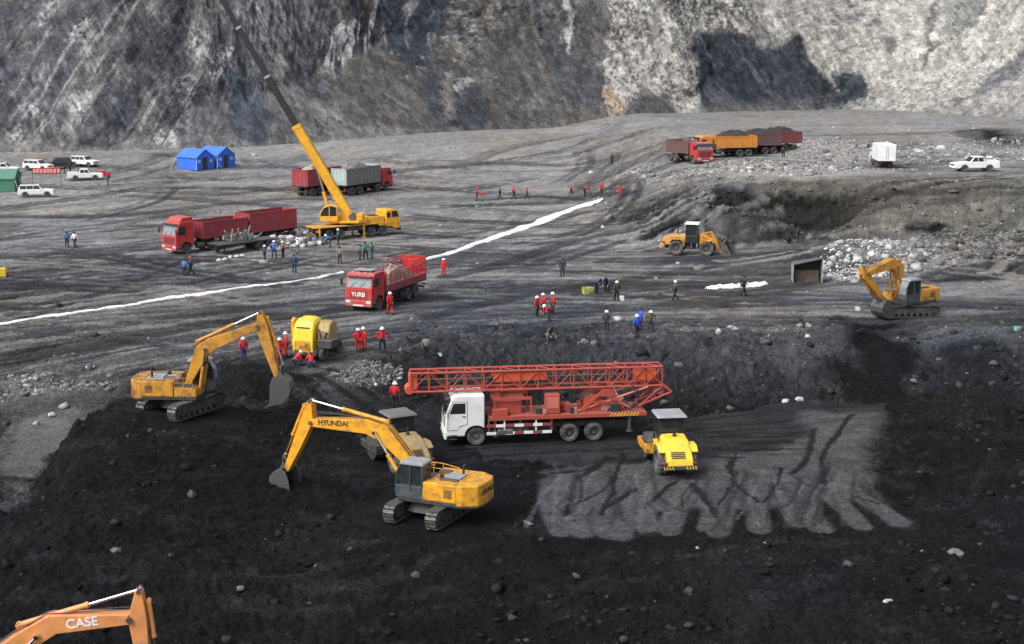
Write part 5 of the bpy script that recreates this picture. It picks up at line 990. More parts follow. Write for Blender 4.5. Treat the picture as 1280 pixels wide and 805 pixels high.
for y in (-hw, hw):
    for zf in (zl, zu): MB().cyl((x0, y, zf(x0)), (x1, y, zf(x1)), .075, None, 8).build('chord', RUST, mast)
N_ = 14; dx = (x0 - x1) / N_
for y in (-hw, hw):
    for i in range(N_ + 1): x = x0 - i * dx; MB().cyl((x, y, zl(x)), (x, y, zu(x)), .045, None, 6).build('lattice_post', RUST, mast)
    br = MB()
    for i in range(N_):
        a, b = x0 - i * dx, x0 - (i + 1) * dx
        if i % 2: a, b = b, a
        br.cyl((a, y, zl(a)), (b, y, zu(b)), .034, None, 6)
        if i > 10: br.cyl((b, y, zl(b)), (a, y, zu(a)), .034, None, 6)
    br.build('lattice_braces', RUST, mast)
for zf in (zl, zu):
    br = MB()
    for i in range(N_ + 1): x = x0 - i * dx; br.cyl((x, -hw, zf(x)), (x, hw, zf(x)), .035, None, 6)
    for i in range(N_): a, b = x0 - i * dx, x0 - (i + 1) * dx; s_ = 1 if i % 2 else -1; br.cyl((a, -hw * s_, zf(a)), (b, hw * s_, zf(b)), .03, None, 6)
    br.build('cross_braces', RUST, mast)
OR2 = mat('bright_orange_red_paint', (.62, .10, .035), .5, dirt=.3)
MB().prism([(-3.0, zl(-3) + .45), (-3.0, zu(-3) - .08), (-6.2, zu(-6.2) - .08), (-6.2, zl(-6.2) + .55)], .38, .5).build('mast_casing', OR2, mast)
MB().box((1.8, 0, 3.8), (.5, .9, .9)).cyl((2.0, -.4, 3.35), (2.0, .4, 3.35), .3, None, 16).build('crown_block', OR2, mast, bev=.03)
MB().box((-12.3, .1, 3.85), (1.3, .8, .7)).build('rotary_head', OR2, mast, bev=.05)
MB().tube([(1.6, .1, 3.9), (-5, .1, 3.85), (-11.6, .1, 3.85)], .06, 8).build('drill_pipe', STL, mast)
MB().tube([(1.6, -.2, 3.6), (-4, -.22, 3.75), (-9, -.25, 3.5)], .03).tube([(1.6, .25, 3.5), (-3, .3, 3.6), (-8.6, .3, 3.3)], .025).build('hose', BLK, mast)
ft = MB(); tri = {}
for y in (-hw, hw):
    A = Vector((-11.9, y, 1.95)); B = Vector((-13.9, y, 2.75)); C_p = Vector((-13.35, y, zl(x1))); D = Vector((-12.7, y, zl(-12.7)))
    ft.cyl(A, B, .07, None, 8).cyl(B, C_p, .07, None, 8).cyl(A, C_p, .06, None, 8)
    for k in range(1, 4): ft.cyl(A.lerp(B, k / 4), A.lerp(C_p, k / 4 + .12), .035, None, 6).cyl(A.lerp(B, k / 4), A.lerp(C_p, max(0, k / 4 - .1)), .03, None, 6)
    tri[y] = (A, B, C_p)
for q in range(3): ft.cyl(tri[-hw][q], tri[hw][q], .05, None, 6)
ft.build('mast_foot', RUST, mast)

# ------------------------------------------------------------------ road rollers
def roller(P, yaw, label, paint, hood=None, roof=None):
    t = empty('road_roller', P, R(yaw), label, 'road roller', 'road rollers'); hood = hood or paint
    for sy in (-1, 1): wheel(t, -1.45, sy * .80, .80, .58, RIM)
    MB().lathe([(.05, -1.05), (.70, -1.05), (.76, -1.03), (.76, 1.03), (.70, 1.05), (.05, 1.05)], 40).build('drum', STL, t, (1.75, 0, .76), smooth=True)
    f = MB()
    for sy in (-1, 1): f.box((1.7, sy * 1.17, .80), (2.1, .12, .42))
    f.box((2.78, 0, .8), (.16, 2.46, .4)).box((.68, 0, .85), (.3, 2.46, .55)); f.build('drum_frame', YEL if paint is LEM else DRK, t, bev=.03)
    MB().box((.05, 0, .78), (1.2, .5, .5)).cyl((.3, 0, .5), (.3, 0, 1.2), .16, None, 12).build('articulation_joint', DRK, t)
    MB().prism([(.2, 1.1), (.2, 1.35), (-.9, 1.35), (-.9, .75), (-2.6, .75), (-2.6, .6), (-.6, .6)], -.62, .62).build('rear_frame', DRK, t)
    # hood: rounded, falling to the rear
    prof = [(-.55, 1.05), (-.55, 2.02), (-.8, 2.1), (-1.5, 2.0), (-2.2, 1.62), (-2.72, 1.12), (-2.78, .80), (-2.3, .80)]
    h = MB(); sec = [(-.72, .90), (-.62, .99), (-.3, 1.02), (.3, 1.02), (.62, .99), (.72, .90)]
    n = len(prof); vs_ = []
    for y, k in sec: vs_ += [(p[0], y, .80 + (p[1] - .80) * k) for p in prof]
    fs = [(a * n + i, a * n + (i + 1) % n, (a + 1) * n + (i + 1) % n, (a + 1) * n + i) for a in range(len(sec) - 1) for i in range(n)] + [tuple(range(n - 1, -1, -1)), tuple(range((len(sec) - 1) * n, len(sec) * n))]
    h.add(vs_, fs); ho = h.build('hood', hood, t, bev=.05)
    gl = MB()
    for i in range(4): x = -2.42 - i * .085; z = 1.50 - i * .085; gl.box((x, .1, z), (.05, .8, .03))
    gl.build('radiator_grille', DRK, ho)
    MB().cyl((-1.15, 0, 2.05), (-1.15, 0, 2.2), .13, .09, 12).cyl((-1.15, 0, 2.2), (-1.18, 0, 2.5), .05, None, 10).build('exhaust', DRK, ho)
    b = MB().box((-2.82, 0, .72), (.14, 1.9, .2)).build('rear_bumper', DRK, t, bev=.02)
    for i in range(12):
        if abs(i - 5.5) > 2.2: y = -.9 + i * .16; MB().add([(-2.895, y, .64), (-2.895, y + .06, .64), (-2.895, y + .14, .8), (-2.895, y + .08, .8)], [(0, 1, 2, 3), (3, 2, 1, 0)]).build('hazard_stripe', LEM, b)
    for sy in (-1, 1): MB().box((-2.7, sy * .8, .95), (.1, .22, .1)).build('tail_lamp', TAIL, t); MB().prism([(-.5, 1.0), (-.7, 1.55), (-1.1, 1.72), (-1.8, 1.72), (-2.2, 1.45), (-2.15, 1.38), (-1.8, 1.64), (-1.1, 1.64), (-.78, 1.5), (-.6, 1.0)], sy * .80 - .3, sy * .80 + .3).build('mudguard', hood, t)
    MB().box((.15, 0, 1.32), (1.5, 1.5, .12)).box((.15, .7, 1.0), (1.1, .12, .5)).box((.15, -.7, 1.0), (1.1, .12, .5)).build('platform', paint, t, bev=.02)
    cab = empty('cab'); cab.parent = t; fr = MB()
    for x in (-.5, .85):
        for y in (-.7, .7): fr.cyl((x, y, 1.35), (x * .95, y * .96, 2.95), .05, None, 8)
    fr.box((.17, .7, 1.75), (1.3, .05, .05)).box((.17, -.7, 1.75), (1.3, .05, .05)).build('cab_post', BLK, cab)
    for sy in (-1, 1): MB().box((.17, sy * .69, 2.3), (1.25, .02, 1.05)).build('side_glass', GLS, cab)
    MB().box((.84, 0, 2.25), (.02, 1.3, 1.1)).build('front_glass', GLS, cab); MB().box((-.49, 0, 2.5), (.02, 1.3, .75)).build('rear_glass', GLS, cab)
    MB().box((.17, 0, 3.03), (1.75, 1.75, .14), None, (.9, .9)).build('cab_roof', roof or GREY, cab, bev=.05)
    MB().box((-.1, 0, 1.6), (.5, .5, .45)).box((-.35, 0, 2.0), (.12, .5, .6)).build('seat', BLK, cab)
    MB().tube([(.9, .75, 2.6), (1.1, .95, 2.6)], .02).box((1.1, .98, 2.45), (.03, .18, .3)).build('mirror', BLK, cab)
    return t
roller(P_ROLL, 97, 'lemon-yellow road roller seen from behind beside the drilling truck tail', LEM)
roller(P_ROLL2, 118, 'cream-hooded road roller half hidden behind the clean yellow excavator boom', CREAM, CREAM, mat('dark_canopy', (.13, .135, .14), .7, dirt=.5))

# ------------------------------------------------------------------ mobile crane
t = empty('mobile_crane', P_CRANE, R(35), 'yellow truck crane with a very long raised boom leaning to the left', 'crane')
for x in (-3.6, -2.2, 1.7, 3.2):
    for sy in (-1, 1): wheel(t, x, sy * 1.05, .55, .34)
MB().box((-.2, 0, 1.15), (10.2, .95, .5)).box((-.2, 0, .85), (9.6, .7, .2)).build('carrier_frame', DRK, t, bev=.03)
MB().box((-.6, 0, 1.46), (9.6, 2.5, .12)).build('carrier_deck', CRY, t, bev=.02)
for sy in (-1, 1):
    MB().box((-.2, sy * 1.05, 1.12), (2.2, .4, .5)).build('tool_locker', DRK, t, bev=.02); MB().prism([(2.4, 1.46), (2.6, 1.2), (3.9, 1.2), (4.1, 1.46)], sy * 1.1 - .14, sy * 1.1 + .14).build('mudguard', CRY, t)
    for x in (-4.9, .6): MB().box((x, sy * 1.0, 1.1), (.3, .6, .3)).cyl((x, sy * 1.35, .1), (x, sy * 1.35, 1.5), .1, None, 10).cyl((x, sy * 1.35, .04), (x, sy * 1.35, .12), .28, None, 14).build('outrigger', CRY, t)
MB().prism([(3.55, 1.0), (3.55, 2.75), (3.7, 2.9), (5.0, 2.85), (5.28, 2.1), (5.38, 1.6), (5.36, .75), (4.6, .75), (4.4, 1.0)], -1.2, 1.2).build('carrier_cab', CRY, t, bev=.05)
MB().prism([(5.05, 2.78), (5.30, 2.1), (5.33, 2.1), (5.08, 2.78)], -1.05, 1.05).build('windscreen', GLS, t)
for sy in (-1, 1):
    MB().prism([(4.3, 2.05), (4.3, 2.72), (4.95, 2.72), (5.18, 2.05)], sy * 1.21 - .01, sy * 1.21 + .01).build('window', GLS, t); MB().box((5.39, sy * .85, 1.1), (.05, .4, .22)).build('headlight', LMP, t)
    MB().prism([(3.65, 2.05), (3.65, 2.6), (4.1, 2.6), (4.1, 2.05)], sy * 1.21 - .01, sy * 1.21 + .01).build('window', GLS, t)
MB().box((5.38, 0, .72), (.2, 2.4, .4)).build('bumper', BLK, t, bev=.04)
MB().box((2.5, .1, 1.85), (1.8, 2.2, .75)).build('engine_housing', CRY, t, bev=.05); MB().box((2.4, 0, 2.26), (1.0, 1.2, .08)).build('engine_grille', DRK, t)
bA = R(180 - 35)            # boom swings to the left of the picture
M = Matrix.Translation((-1.2, 0, 0)) @ Matrix.Rotation(bA, 4, 'Z')
MB().cyl((0, 0, 1.5), (0, 0, 1.75), .9, None, 24, M).build('turntable', DRK, t)
MB().plan([(1.6, 1.1), (1.6, -1.1), (-1.8, -1.2), (-2.2, -.8), (-2.2, .8), (-1.8, 1.2)], 1.74, 2.0, M).build('slewing_platform', CRY, t, bev=.03)
MB().box((-1.9, 0, 2.35), (.7, 2.3, .75), M).build('counterweight', CRY, t, bev=.08); MB().cyl((-1.0, -.7, 2.35), (-1.0, .7, 2.35), .36, None, 18, M).build('winch', STL, t)
for sy in (-.5, .5): MB().prism([(.9, 2.0), (-.1, 3.15), (-.6, 3.15), (-1.2, 2.0)], sy - .05, sy + .05, M).build('boom_bracket', CRY, t)
oc = empty('operator_cab'); oc.parent = t
MB().prism([(.5, 1.98), (.5, 2.55), (2.35, 2.55), (2.5, 2.3), (2.4, 1.98)], .55, 1.35, M).build('cab_base', CRY, oc, bev=.03)
fr = MB()
for y in (.58, 1.32): fr.tube([(.55, y, 2.5), (.55, y, 3.55), (1.3, y, 3.75), (2.0, y, 3.5), (2.4, y, 2.9), (2.42, y, 2.4)], .06, 8, M); fr.cyl((1.4, y, 2.5), (1.4, y, 3.72), .05, None, 8, M)
fr.build('cab_frame', CRY, oc)
for y in (.6, 1.30): MB().prism([(.6, 2.55), (.6, 3.5), (1.3, 3.7), (1.98, 3.45), (2.35, 2.88), (2.36, 2.55)], y - .01, y + .01, M).build('side_glass', GLS, oc)
MB().prism([(.5, 3.55), (1.3, 3.78), (2.0, 3.55), (2.0, 3.5), (1.3, 3.72), (.5, 3.5)], .58, 1.32, M).build('cab_roof', CRY, oc)
E0 = R(60.6); dirb = Vector((math.cos(E0), 0, math.sin(E0))); pv = Vector((-.35, 0, 2.95)); nb = Vector((-math.sin(E0), 0, math.cos(E0)))
def boomsec(name, d0, d1, wd, hh, m, par):
    mb = MB(); vs_ = []
    for d in (d0, d1):
        c = pv + dirb * d
        for y, k in ((-wd, -.7), (-wd * .6, -1), (wd * .6, -1), (wd, -.7), (wd, .8), (wd * .75, 1), (-wd * .75, 1), (-wd, .8)): vs_.append(c + nb * (k * hh) + Vector((0, y, 0)))
    mb.add(vs_, [tuple(range(7, -1, -1)), tuple(range(8, 16))] + [(i, (i + 1) % 8, (i + 1) % 8 + 8, i + 8) for i in range(8)], M); return mb.build(name, m, par, bev=.03)
DBO = mat('dark_boom_paint', (.014, .020, .020), .6, dirt=.2, dust=.1, dcol=(.05, .05, .05)); 
B0 = boomsec('boom_base_section', -.5, 10.7, .42, .52, CRY, t); boomsec('boom_head_collar', 10.45, 10.9, .45, .56, CRY, B0)
for i, (d0, d1, wd, hh) in enumerate([(10.4, 17.0, .30, .35), (16.7, 23.0, .25, .30), (22.7, 29.2, .21, .25), (28.9, 36.0, .17, .21)]):
    s_ = boomsec('boom_section', d0, d1, wd, hh, DBO, t); boomsec('section_collar', d1 - .22, d1 + .05, wd + .03, hh + .04, GREY, s_)
c = pv + dirb * 36; MB().cyl(M @ (c + Vector((0, -.2, 0)) - nb * .2), M @ (c + Vector((0, .2, 0)) - nb * .2), .35, None, 16).build('boom_tip_sheave', DRK, t)
p0 = M @ Vector((1.35, 0, 2.15)); p1 = M @ (pv + dirb * 5.6 - nb * .5); q = p0.lerp(p1, .55)
cy_ = MB().cyl(p0, q, .19, None, 14).build('lift_cylinder', CRY, t, smooth=True); MB().cyl(q, p1, .12, None, 12).build('piston_rod', CHR, cy_, smooth=True)
c = pv + dirb * 36.2 - nb * .5; hk = M @ c
MB().cyl(M @ (pv + dirb * .5 + nb * .62), M @ (pv + dirb * 36 + nb * .42), .018, None, 5).build('hoist_rope', STL, t)

# ------------------------------------------------------------------ wheel loaders
def loader(P, yaw, label, paint, armm, lift, hoodm=None, sc=1.0, tall=0.0):
    t = empty('wheel_loader', P, R(yaw), label, 'loader', 'wheel loaders'); t.scale = (sc, sc, sc); hoodm = hoodm or paint
    for x in (-1.55, 1.5):
        for sy in (-1, 1): wheel(t, x, sy * .98, .76, .56, RIM)
    MB().box((-1.6, 0, .95), (2.6, .9, .6)).box((1.3, 0, .9), (1.6, .8, .6)).cyl((.1, 0, .6), (.1, 0, 1.3), .2, None, 12).cyl((-1.55, -.9, .76), (-1.55, .9, .76), .18, None, 10).cyl((1.5, -.9, .76), (1.5, .9, .76), .18, None, 10).build('frame', DRK, t, bev=.03)
    MB().prism([(-.65, 1.2), (-.65, 2.1 + tall), (-2.2, 2.0 + tall), (-2.95, 1.75 + .6 * tall), (-3.1, 1.1), (-2.9, .95)], -.72, .72).build('engine_hood', hoodm, t, bev=.08)
    MB().box((-3.0, 0, .92), (.5, 2.0, .55)).build('counterweight', hoodm, t, bev=.06)
    gl = MB()
    for i in range(5): gl.box((-1.7, .725, 1.35 + i * .1), (1.0, .02, .04)).box((-1.7, -.725, 1.35 + i * .1), (1.0, .02, .04))
    gl.build('side_louvre', DRK, t)
    for sy in (-1, 1):
        MB().prism([(-.75, 1.0), (-.85, 1.6), (-1.2, 1.72), (-2.0, 1.72), (-2.3, 1.45), (-2.2, 1.42), (-1.95, 1.64), (-1.2, 1.64), (-.92, 1.52), (-.82, 1.0)], sy * .98 - .28, sy * .98 + .28).build('mudguard', hoodm, t)
        MB().prism([(.75, 1.25), (.95, 1.66), (2.0, 1.66), (2.25, 1.4), (2.18, 1.36), (1.95, 1.58), (1.0, 1.58), (.82, 1.25)], sy * .98 - .28, sy * .98 + .28).build('mudguard', paint, t)
        MB().box((-2.95, sy * .8, 1.3), (.2, .2, .14)).build('tail_lamp', TAIL, t)
        MB().box((-.3, sy * .95, .75), (.5, .3, .08)).box((-.3, sy * .95, .45), (.45, .3, .06)).build('step', DRK, t)
    cab = empty('cab'); cab.parent = t
    MB().box((-.1, 0, 1.6), (1.3, 1.45, .8)).build('cab_base', BLK if not tall else hoodm, cab, bev=.04); fr = MB()
    for x in (-.68, .48):
        for y in (-.68, .68): fr.cyl((x, y, 1.95), (x * .92, y * .95, 3.15), .05, None, 8)
    fr.build('cab_post', BLK, cab)
    for sy in (-1, 1): MB().box((-.1, sy * .675, 2.55), (1.1, .02, 1.1)).build('side_glass', GLS, cab)
    MB().box((.47, 0, 2.55), (.02, 1.25, 1.1)).build('front_glass', GLL, cab); MB().box((-.67, 0, 2.6), (.02, 1.25, 1.0)).build('rear_glass', GLS, cab)
    MB().box((-.1, 0, 3.2), (1.5, 1.6, .14), None, (.9, .9)).build('cab_roof', WHT, cab, bev=.04)
    MB().cyl((-1.6, .35, 2.0 + tall), (-1.6, .35, 2.7 + tall), .07, None, 10).build('exhaust', DRK, t)
    MB().prism([(.65, 1.1), (.65, 2.1), (1.0, 2.3), (1.35, 2.1), (1.7, 1.1)], -.4, .4).build('front_tower', armm, t, bev=.04)
    e = Vector((3.05, lift + .1))
    for sy in (-1, 1):
        MB().prism(beam([(.95, 2.1), (2.1, 1.55 + lift * .6), (e.x, e.y)], [.14, .24, .14]), sy * .52 - .06, sy * .52 + .06).build('lift_arm', armm, t, bev=.02)
        MB().cyl((.9, sy * .52, 1.1), (2.0, sy * .52, 1.5 + lift * .6), .08, None, 10).build('lift_cylinder', CHR, t)
    MB().prism(beam([(1.75, 2.35 + lift * .35), (2.15, 1.75 + lift * .5), (2.45, 1.25 + lift * .7)], [.09, .14, .09]), -.1, .1).build('bell_crank', armm, t); MB().cyl((1.0, 0, 2.15), (1.8, 0, 2.3 + lift * .35), .09, None, 10).build('tilt_cylinder', armm, t)
    bk = empty('bucket'); bk.parent = t; zz = lift
    MB().prism([(2.98, zz + 1.15), (2.92, zz + .2), (3.2, zz - .06), (4.1, zz - .10), (4.12, zz - .06), (3.25, zz - .0), (3.03, zz + .24), (3.06, zz + 1.15)], -1.38, 1.38).prism([(2.98, zz + 1.1), (3.05, zz + 1.3), (3.3, zz + 1.4), (3.08, zz + 1.12)], -1.38, 1.38).build('bucket_shell', STL, bk)
    for sy in (-1, 1): MB().prism([(2.98, zz + 1.2), (2.92, zz + .2), (3.2, zz - .06), (4.15, zz - .08), (3.4, zz + 1.25)], sy * 1.38 - .03, sy * 1.38 + .03).build('bucket_side', STL, bk)
    for i in range(8): MB().box((4.15, -1.25 + i * .357, zz - .07), (.2, .1, .05)).build('tooth', STL, bk)
    return t
loader(P_LOAD, -14, 'yellow wheel loader with its bucket down, working below the earth bank', YEL, YELD, .12, hoodm=mat('faded_orange_paint', (.66, .33, .06), .5, dirt=.5))
# upright yellow site dumper with a cream engine and a grey skip
t = empty('site_dumper', P_YEL, R(72), 'tall lemon-yellow site dumper with cream engine and grey skip among people in red', 'dumper')
hb_ = MB(); sec = [(-.78, .86), (-.66, .95), (-.35, 1.0), (.35, 1.0), (.66, .95), (.78, .86)]; prof = [(-1.25, .55), (-1.3, 1.2), (-1.15, 2.2), (-.85, 2.75), (-.3, 2.95), (.3, 2.9), (.6, 2.4), (.7, .55)]; n = len(prof); vs_ = []
for y, k in sec: vs_ += [(p[0] * (.9 + .1 * k), y + .45, .55 + (p[1] - .55) * k) for p in prof]
hb_.add(vs_, [(a * n + i, a * n + (i + 1) % n, (a + 1) * n + (i + 1) % n, (a + 1) * n + i) for a in range(len(sec) - 1) for i in range(n)] + [tuple(range(n - 1, -1, -1)), tuple(range((len(sec) - 1) * n, len(sec) * n))])
hb_ = hb_.build('body_shell', LEM, t, bev=.06)
MB().box((-1.27, .45, 1.05), (.08, 1.2, .7)).build('rear_panel', YEL, hb_, bev=.03); MB().box((-1.05, .45, 2.3), (.3, 1.0, .05), Matrix.Rotation(0, 4, 'Y')).build('louvre', DRK, hb_)
MB().prism([(-.9, .9), (-.9, 2.7), (-.6, 2.9), (-.2, 2.8), (-.2, .9)], 1.26, 1.5).build('side_cowl', YEL, hb_, bev=.05); MB().cyl((-.4, .9, 2.8), (-.4, .9, 3.25), .06, None, 10).build('exhaust', DRK, hb_)
for x in (-.85, 1.5):
    for sy in (-1, 1): wheel(t, x, sy * .95, .52, .34, RIM)
MB().box((.3, 0, .62), (3.0, 1.3, .3)).build('frame', DRK, t, bev=.03); MB().box((-1.35, .3, .5), (.12, 1.9, .2)).build('bumper', STL, t)
e_ = MB(); 
e_.prism([(-.7, .9), (-.75, 2.0), (-.5, 2.55), (0, 2.75), (.6, 2.5), (.75, 1.9), (.7, .9)], -1.35, -.45); e_.build('engine_cover', CREAM, t, bev=.12)
MB().cyl((-.8, -.9, 1.7), (-.72, -.9, 1.7), .36, None, 16).box((-.78, -.9, 1.25), (.1, .7, .3)).build('engine_fan', SCRAPM, t); MB().tube([(-.8, -.6, 2.2), (-.95, -.8, 1.6), (-.8, -1.1, 1.3)], .05).tube([(-.8, -1.2, 2.0), (-.9, -1.0, 1.4)], .05).build('hose', BLK, t)
MB().plan([(-1.3, -.75), (-1.3, -1.75), (-.5, -1.85), (-.5, -.75)], .95, 1.55, None, -.15).build('skip', STL, t, bev=.04)
# ------------------------------------------------------------------ cars
def car(P, yaw, kind, colour, label):
    paint = {'white': WHT, 'black': BLK}[colour]; t = empty('parked_car' if kind == 'suv' else 'pickup_truck', P, R(yaw), label, 'car' if kind == 'suv' else 'pickup', 'cars parked on the site')
    L_ = 2.4 if kind == 'suv' else 2.65; h = .93; r_ = .37
    def arch(cx): return [(cx + .46 * math.cos(R(a)), .36 + .46 * math.sin(R(a))) for a in range(10, 171, 20)]
    prof = [(L_, .45), (L_ + .02, .75), (L_ - .1, .98), (1.15, 1.12), (-L_ + .1, 1.12), (-L_, .95), (-L_ - .02, .48)] + [(-L_ + .35, .36)] + arch(-1.45)[::-1] + arch(1.5)[::-1] + [(L_ - .3, .36)]
    MB().prism(prof, -h, h).build('body', paint, t, bev=.07)
    gx = (.95, .35, -2.1, -2.36) if kind == 'suv' else (.95, .35, -.72, -.9)
    g_ = MB(); vs_ = [(gx[0], -h + .06, 1.11), (gx[0], h - .06, 1.11), (gx[3], h - .06, 1.11), (gx[3], -h + .06, 1.11), (gx[1], -h + .2, 1.76), (gx[1], h - .2, 1.76), (gx[2], h - .2, 1.76), (gx[2], -h + .2, 1.76)]
    g_.add(vs_, [(3, 2, 1, 0), (4, 5, 6, 7), (0, 1, 5, 4), (1, 2, 6, 5), (2, 3, 7, 6), (3, 0, 4, 7)]); g_.build('greenhouse', paint, t, bev=.06)
    ymid = lambda z: h - .06 - .14 * (z - 1.11) / .65
    n = 3 if kind == 'suv' else 2; xa, xb = gx[0] - .35, gx[2] - (.05 if kind == 'suv' else -.0)
    for sy in (-1, 1):
        for i in range(n):
            a = xa + (xb - xa) * i / n - .03; b = xa + (xb - xa) * (i + 1) / n + .03; z0, z1 = 1.18, 1.66; at0 = a + (.12 if i == 0 else 0); at1 = a - (.22 if i == 0 else 0)
            MB().add([(at0, sy * (ymid(z0) + .012), z0), (b, sy * (ymid(z0) + .012), z0), (b, sy * (ymid(z1) + .012), z1), (at1, sy * (ymid(z1) + .012), z1)], [(0, 1, 2, 3), (3, 2, 1, 0)]).build('window', GLS, t)
        MB().box((.72, sy * (h + .08), 1.15), (.1, .18, .14)).build('mirror', paint, t, bev=.03); MB().box((-.1, sy * (h + .008), .95), (.16, .03, .03)).box((-1.0, sy * (h + .008), .95), (.16, .03, .03)).build('door_handle', BLK, t)
        MB().box((L_ - .03, sy * .68, .82), (.14, .34, .18)).build('headlight', LMP, t, bev=.03); MB().box((-L_ - .005, sy * .76, .88), (.06, .18, .34)).build('tail_lamp', TAIL, t)
        for x in (-1.45, 1.5): wheel(t, x, sy * .80, r_, .24, RIM)
        MB().box((0, sy * (h - .02), .33), (2.1, .06, .08)).build('side_step', BLK, t)
    def pane(x0, z0, x1, z1, k0, k1): MB().add([(x0, -k0, z0), (x0, k0, z0), (x1, k1, z1), (x1, -k1, z1)], [(0, 1, 2, 3), (3, 2, 1, 0)]).build('windscreen' if x0 > 0 else 'rear_window', GLS, t)
    pane(gx[0] - .045 + .012, 1.18, gx[1] + .075 + .014, 1.69, .76, .66); pane(gx[3] + .02 - .014, 1.2, gx[2] - .03 - .014, 1.67, .74, .66)
    MB().box((L_ + .02, 0, .78), (.03, .9, .2)).build('grille', BLK, t); [MB().box((xq, 0, .52), (.1, 1.8, .18)).build('bumper', BLK if colour == 'black' else paint, t, bev=.03) for xq in (-L_, L_)]
    if kind == 'suv':
        for sy in (-1, 1): MB().tube([(.2, sy * .62, 1.80), (-1.9, sy * .62, 1.80)], .025).build('roof_rail', BLK, t)
    else:
        MB().box((-1.78, 0, 1.125), (1.55, 1.5, .02)).build('bed_liner', BLK, t)
        for sy in (-1, 1): MB().box((-1.78, sy * .84, 1.2), (1.66, .1, .18)).build('bed_side', paint, t, bev=.02)
        MB().box((-2.58, 0, 1.2), (.1, 1.6, .18)).build('tailgate', paint, t, bev=.02); MB().tube([(-1.0, -.75, 1.15), (-1.0, -.7, 1.75), (-1.0, .7, 1.75), (-1.0, .75, 1.15)], .035).build('roll_bar', STL, t)
    return t
for c in CARS: car(*c)
pk = car(P_PICK, 183, 'pickup', 'white', 'white double-cab pickup crossing the distant terrace at right'); pk.scale = (1.06, 1.06, 1.06)
P0 = Vector(G(127, 222)); 
mb = MB(); rr3 = random.Random(2)
for i in range(7): mb.box((rr3.uniform(-1, 1), rr3.uniform(-.5, .5), .3 + .25 * (i % 3)), (rr3.uniform(.5, 1), .6, .45), Matrix.Rotation(rr3.uniform(-.3, .3), 4, 'Z'))
tag(mb.build('red_bundles', CL['red'], None, P0, (0, 0, .2)), 'heap of red bundles on the ground at the nose of the white pickup', 'bundles')

# ------------------------------------------------------------------ tents
def tent(P, yaw, label, m, L_, W_, eave, ridge, name='blue'):
    t = empty('tent', P, R(yaw), label, 'tent', 'tents'); x, y = L_ / 2, W_ / 2
    for sy in (-1, 1): MB().box((0, sy * y, eave / 2), (L_, .06, eave)).build('side_wall', m, t, bev=.02)
    for sx in (-1, 1):
        g_ = MB().add([(sx * x, -y, 0), (sx * x, y, 0), (sx * x, y, eave), (sx * x, 0, ridge), (sx * x, -y, eave), (sx * (x - .06), -y, 0), (sx * (x - .06), y, 0), (sx * (x - .06), y, eave), (sx * (x - .06), 0, ridge), (sx * (x - .06), -y, eave)],
                 [(0, 1, 2, 3, 4), (9, 8, 7, 6, 5)] + [(i, i + 5, (i + 1) % 5 + 5, (i + 1) % 5) for i in range(5)]).build('end_wall', m, t)
        MB().box((sx * (x + .02), -.15, 1.0), (.05, .95, 2.0)).build('doorway', mat('dark_interior', (.02, .025, .04), .9), g_)
        for yy in (-y * .72, y * .62): MB().cyl((sx * x, yy, 1.4), (sx * (x + .04), yy, 1.4), .28, None, 12).build('round_window', mat('pale_window', (.6, .66, .8), .6), g_)
    nseg = 9
    for sy in (-1, 1):
        vs_, fs = [], []
        for i in range(nseg):
            xx = -x - .1 + (L_ + .2) * i / (nseg - 1); sag = -.07 * (i % 2)
            vs_ += [(xx, sy * (y + .18), eave - .12), (xx, sy * y * .5, (eave + ridge) / 2 + sag * .7 + .04), (xx, 0, ridge + .06 + sag * .4)]
        k = len(vs_); vs_ += [(a, b, c - .05) for a, b, c in vs_]
        for i in range(nseg - 1):
            for q in range(2): a = i * 3 + q; fs += [(a, a + 1, a + 4, a + 3), (a + k + 3, a + k + 4, a + k + 1, a + k)]
        MB().add(vs_, fs).build('roof_sheet', m, t, smooth=True)
    gl = MB()
    for sx in (-1, 1):
        for sy in (-1, 1): gl.cyl((sx * x, sy * y, eave), (sx * (x + .8), sy * (y + .9), 0), .02, None, 5)
    gl.build('guy_rope', WHT, t); return t
tent(P_BLUE1, -38, 'blue ridge tent, nearer of the pair at the foot of the rock face', BLUT, 5.0, 3.6, 2.1, 3.3)
tent(P_BLUE2, -38, 'blue ridge tent, farther right of the pair at the foot of the rock face', BLUT, 5.0, 3.6, 2.1, 3.3)
gt = tent(P_GREENT + Vector((-3.0, 1.0, 0)), 8, 'green canvas tent at the left edge behind a white off-road wagon', GRNT, 8.5, 5.0, 2.0, 3.1)
bp_ = P_GREENT + Vector((4.5, 4.6, 0)); bp_.z = float(macro(bp_.x, bp_.y))
bn = empty('banner', bp_, R(4), 'red banner with a row of white characters stretched on poles beside the green tent', 'banner')
vs_ = []; fs = []
for i in range(13): x = -2.0 + i / 3; d_ = .06 * math.sin(i * 1.3); vs_ += [(x, d_, 2.0), (x, d_, 2.9), (x, d_ + .015, 2.0), (x, d_ + .015, 2.9)]
for i in range(12): a = i * 4; fs += [(a, a + 4, a + 5, a + 1), (a + 2, a + 3, a + 7, a + 6), (a + 1, a + 5, a + 7, a + 3), (a, a + 2, a + 6, a + 4)]
MB().add(vs_, fs).build('banner_cloth', BAN, bn)
WL = mat('white_lettering', (.8, .8, .78)); rr3 = random.Random(9)
for i in range(8):
    x = -1.75 + i * .5; ch = MB()
    for k in range(3): ch.box((x, -.085, 2.25 + k * .2), (.34, .02, .06))
    ch.box((x + rr3.uniform(-.1, .1), -.085, 2.45), (.06, .02, .52)); ch.box((x + rr3.choice([-.15, .15]), -.085, 2.4), (.05, .02, .35)); ch.build('character', WL, bn)
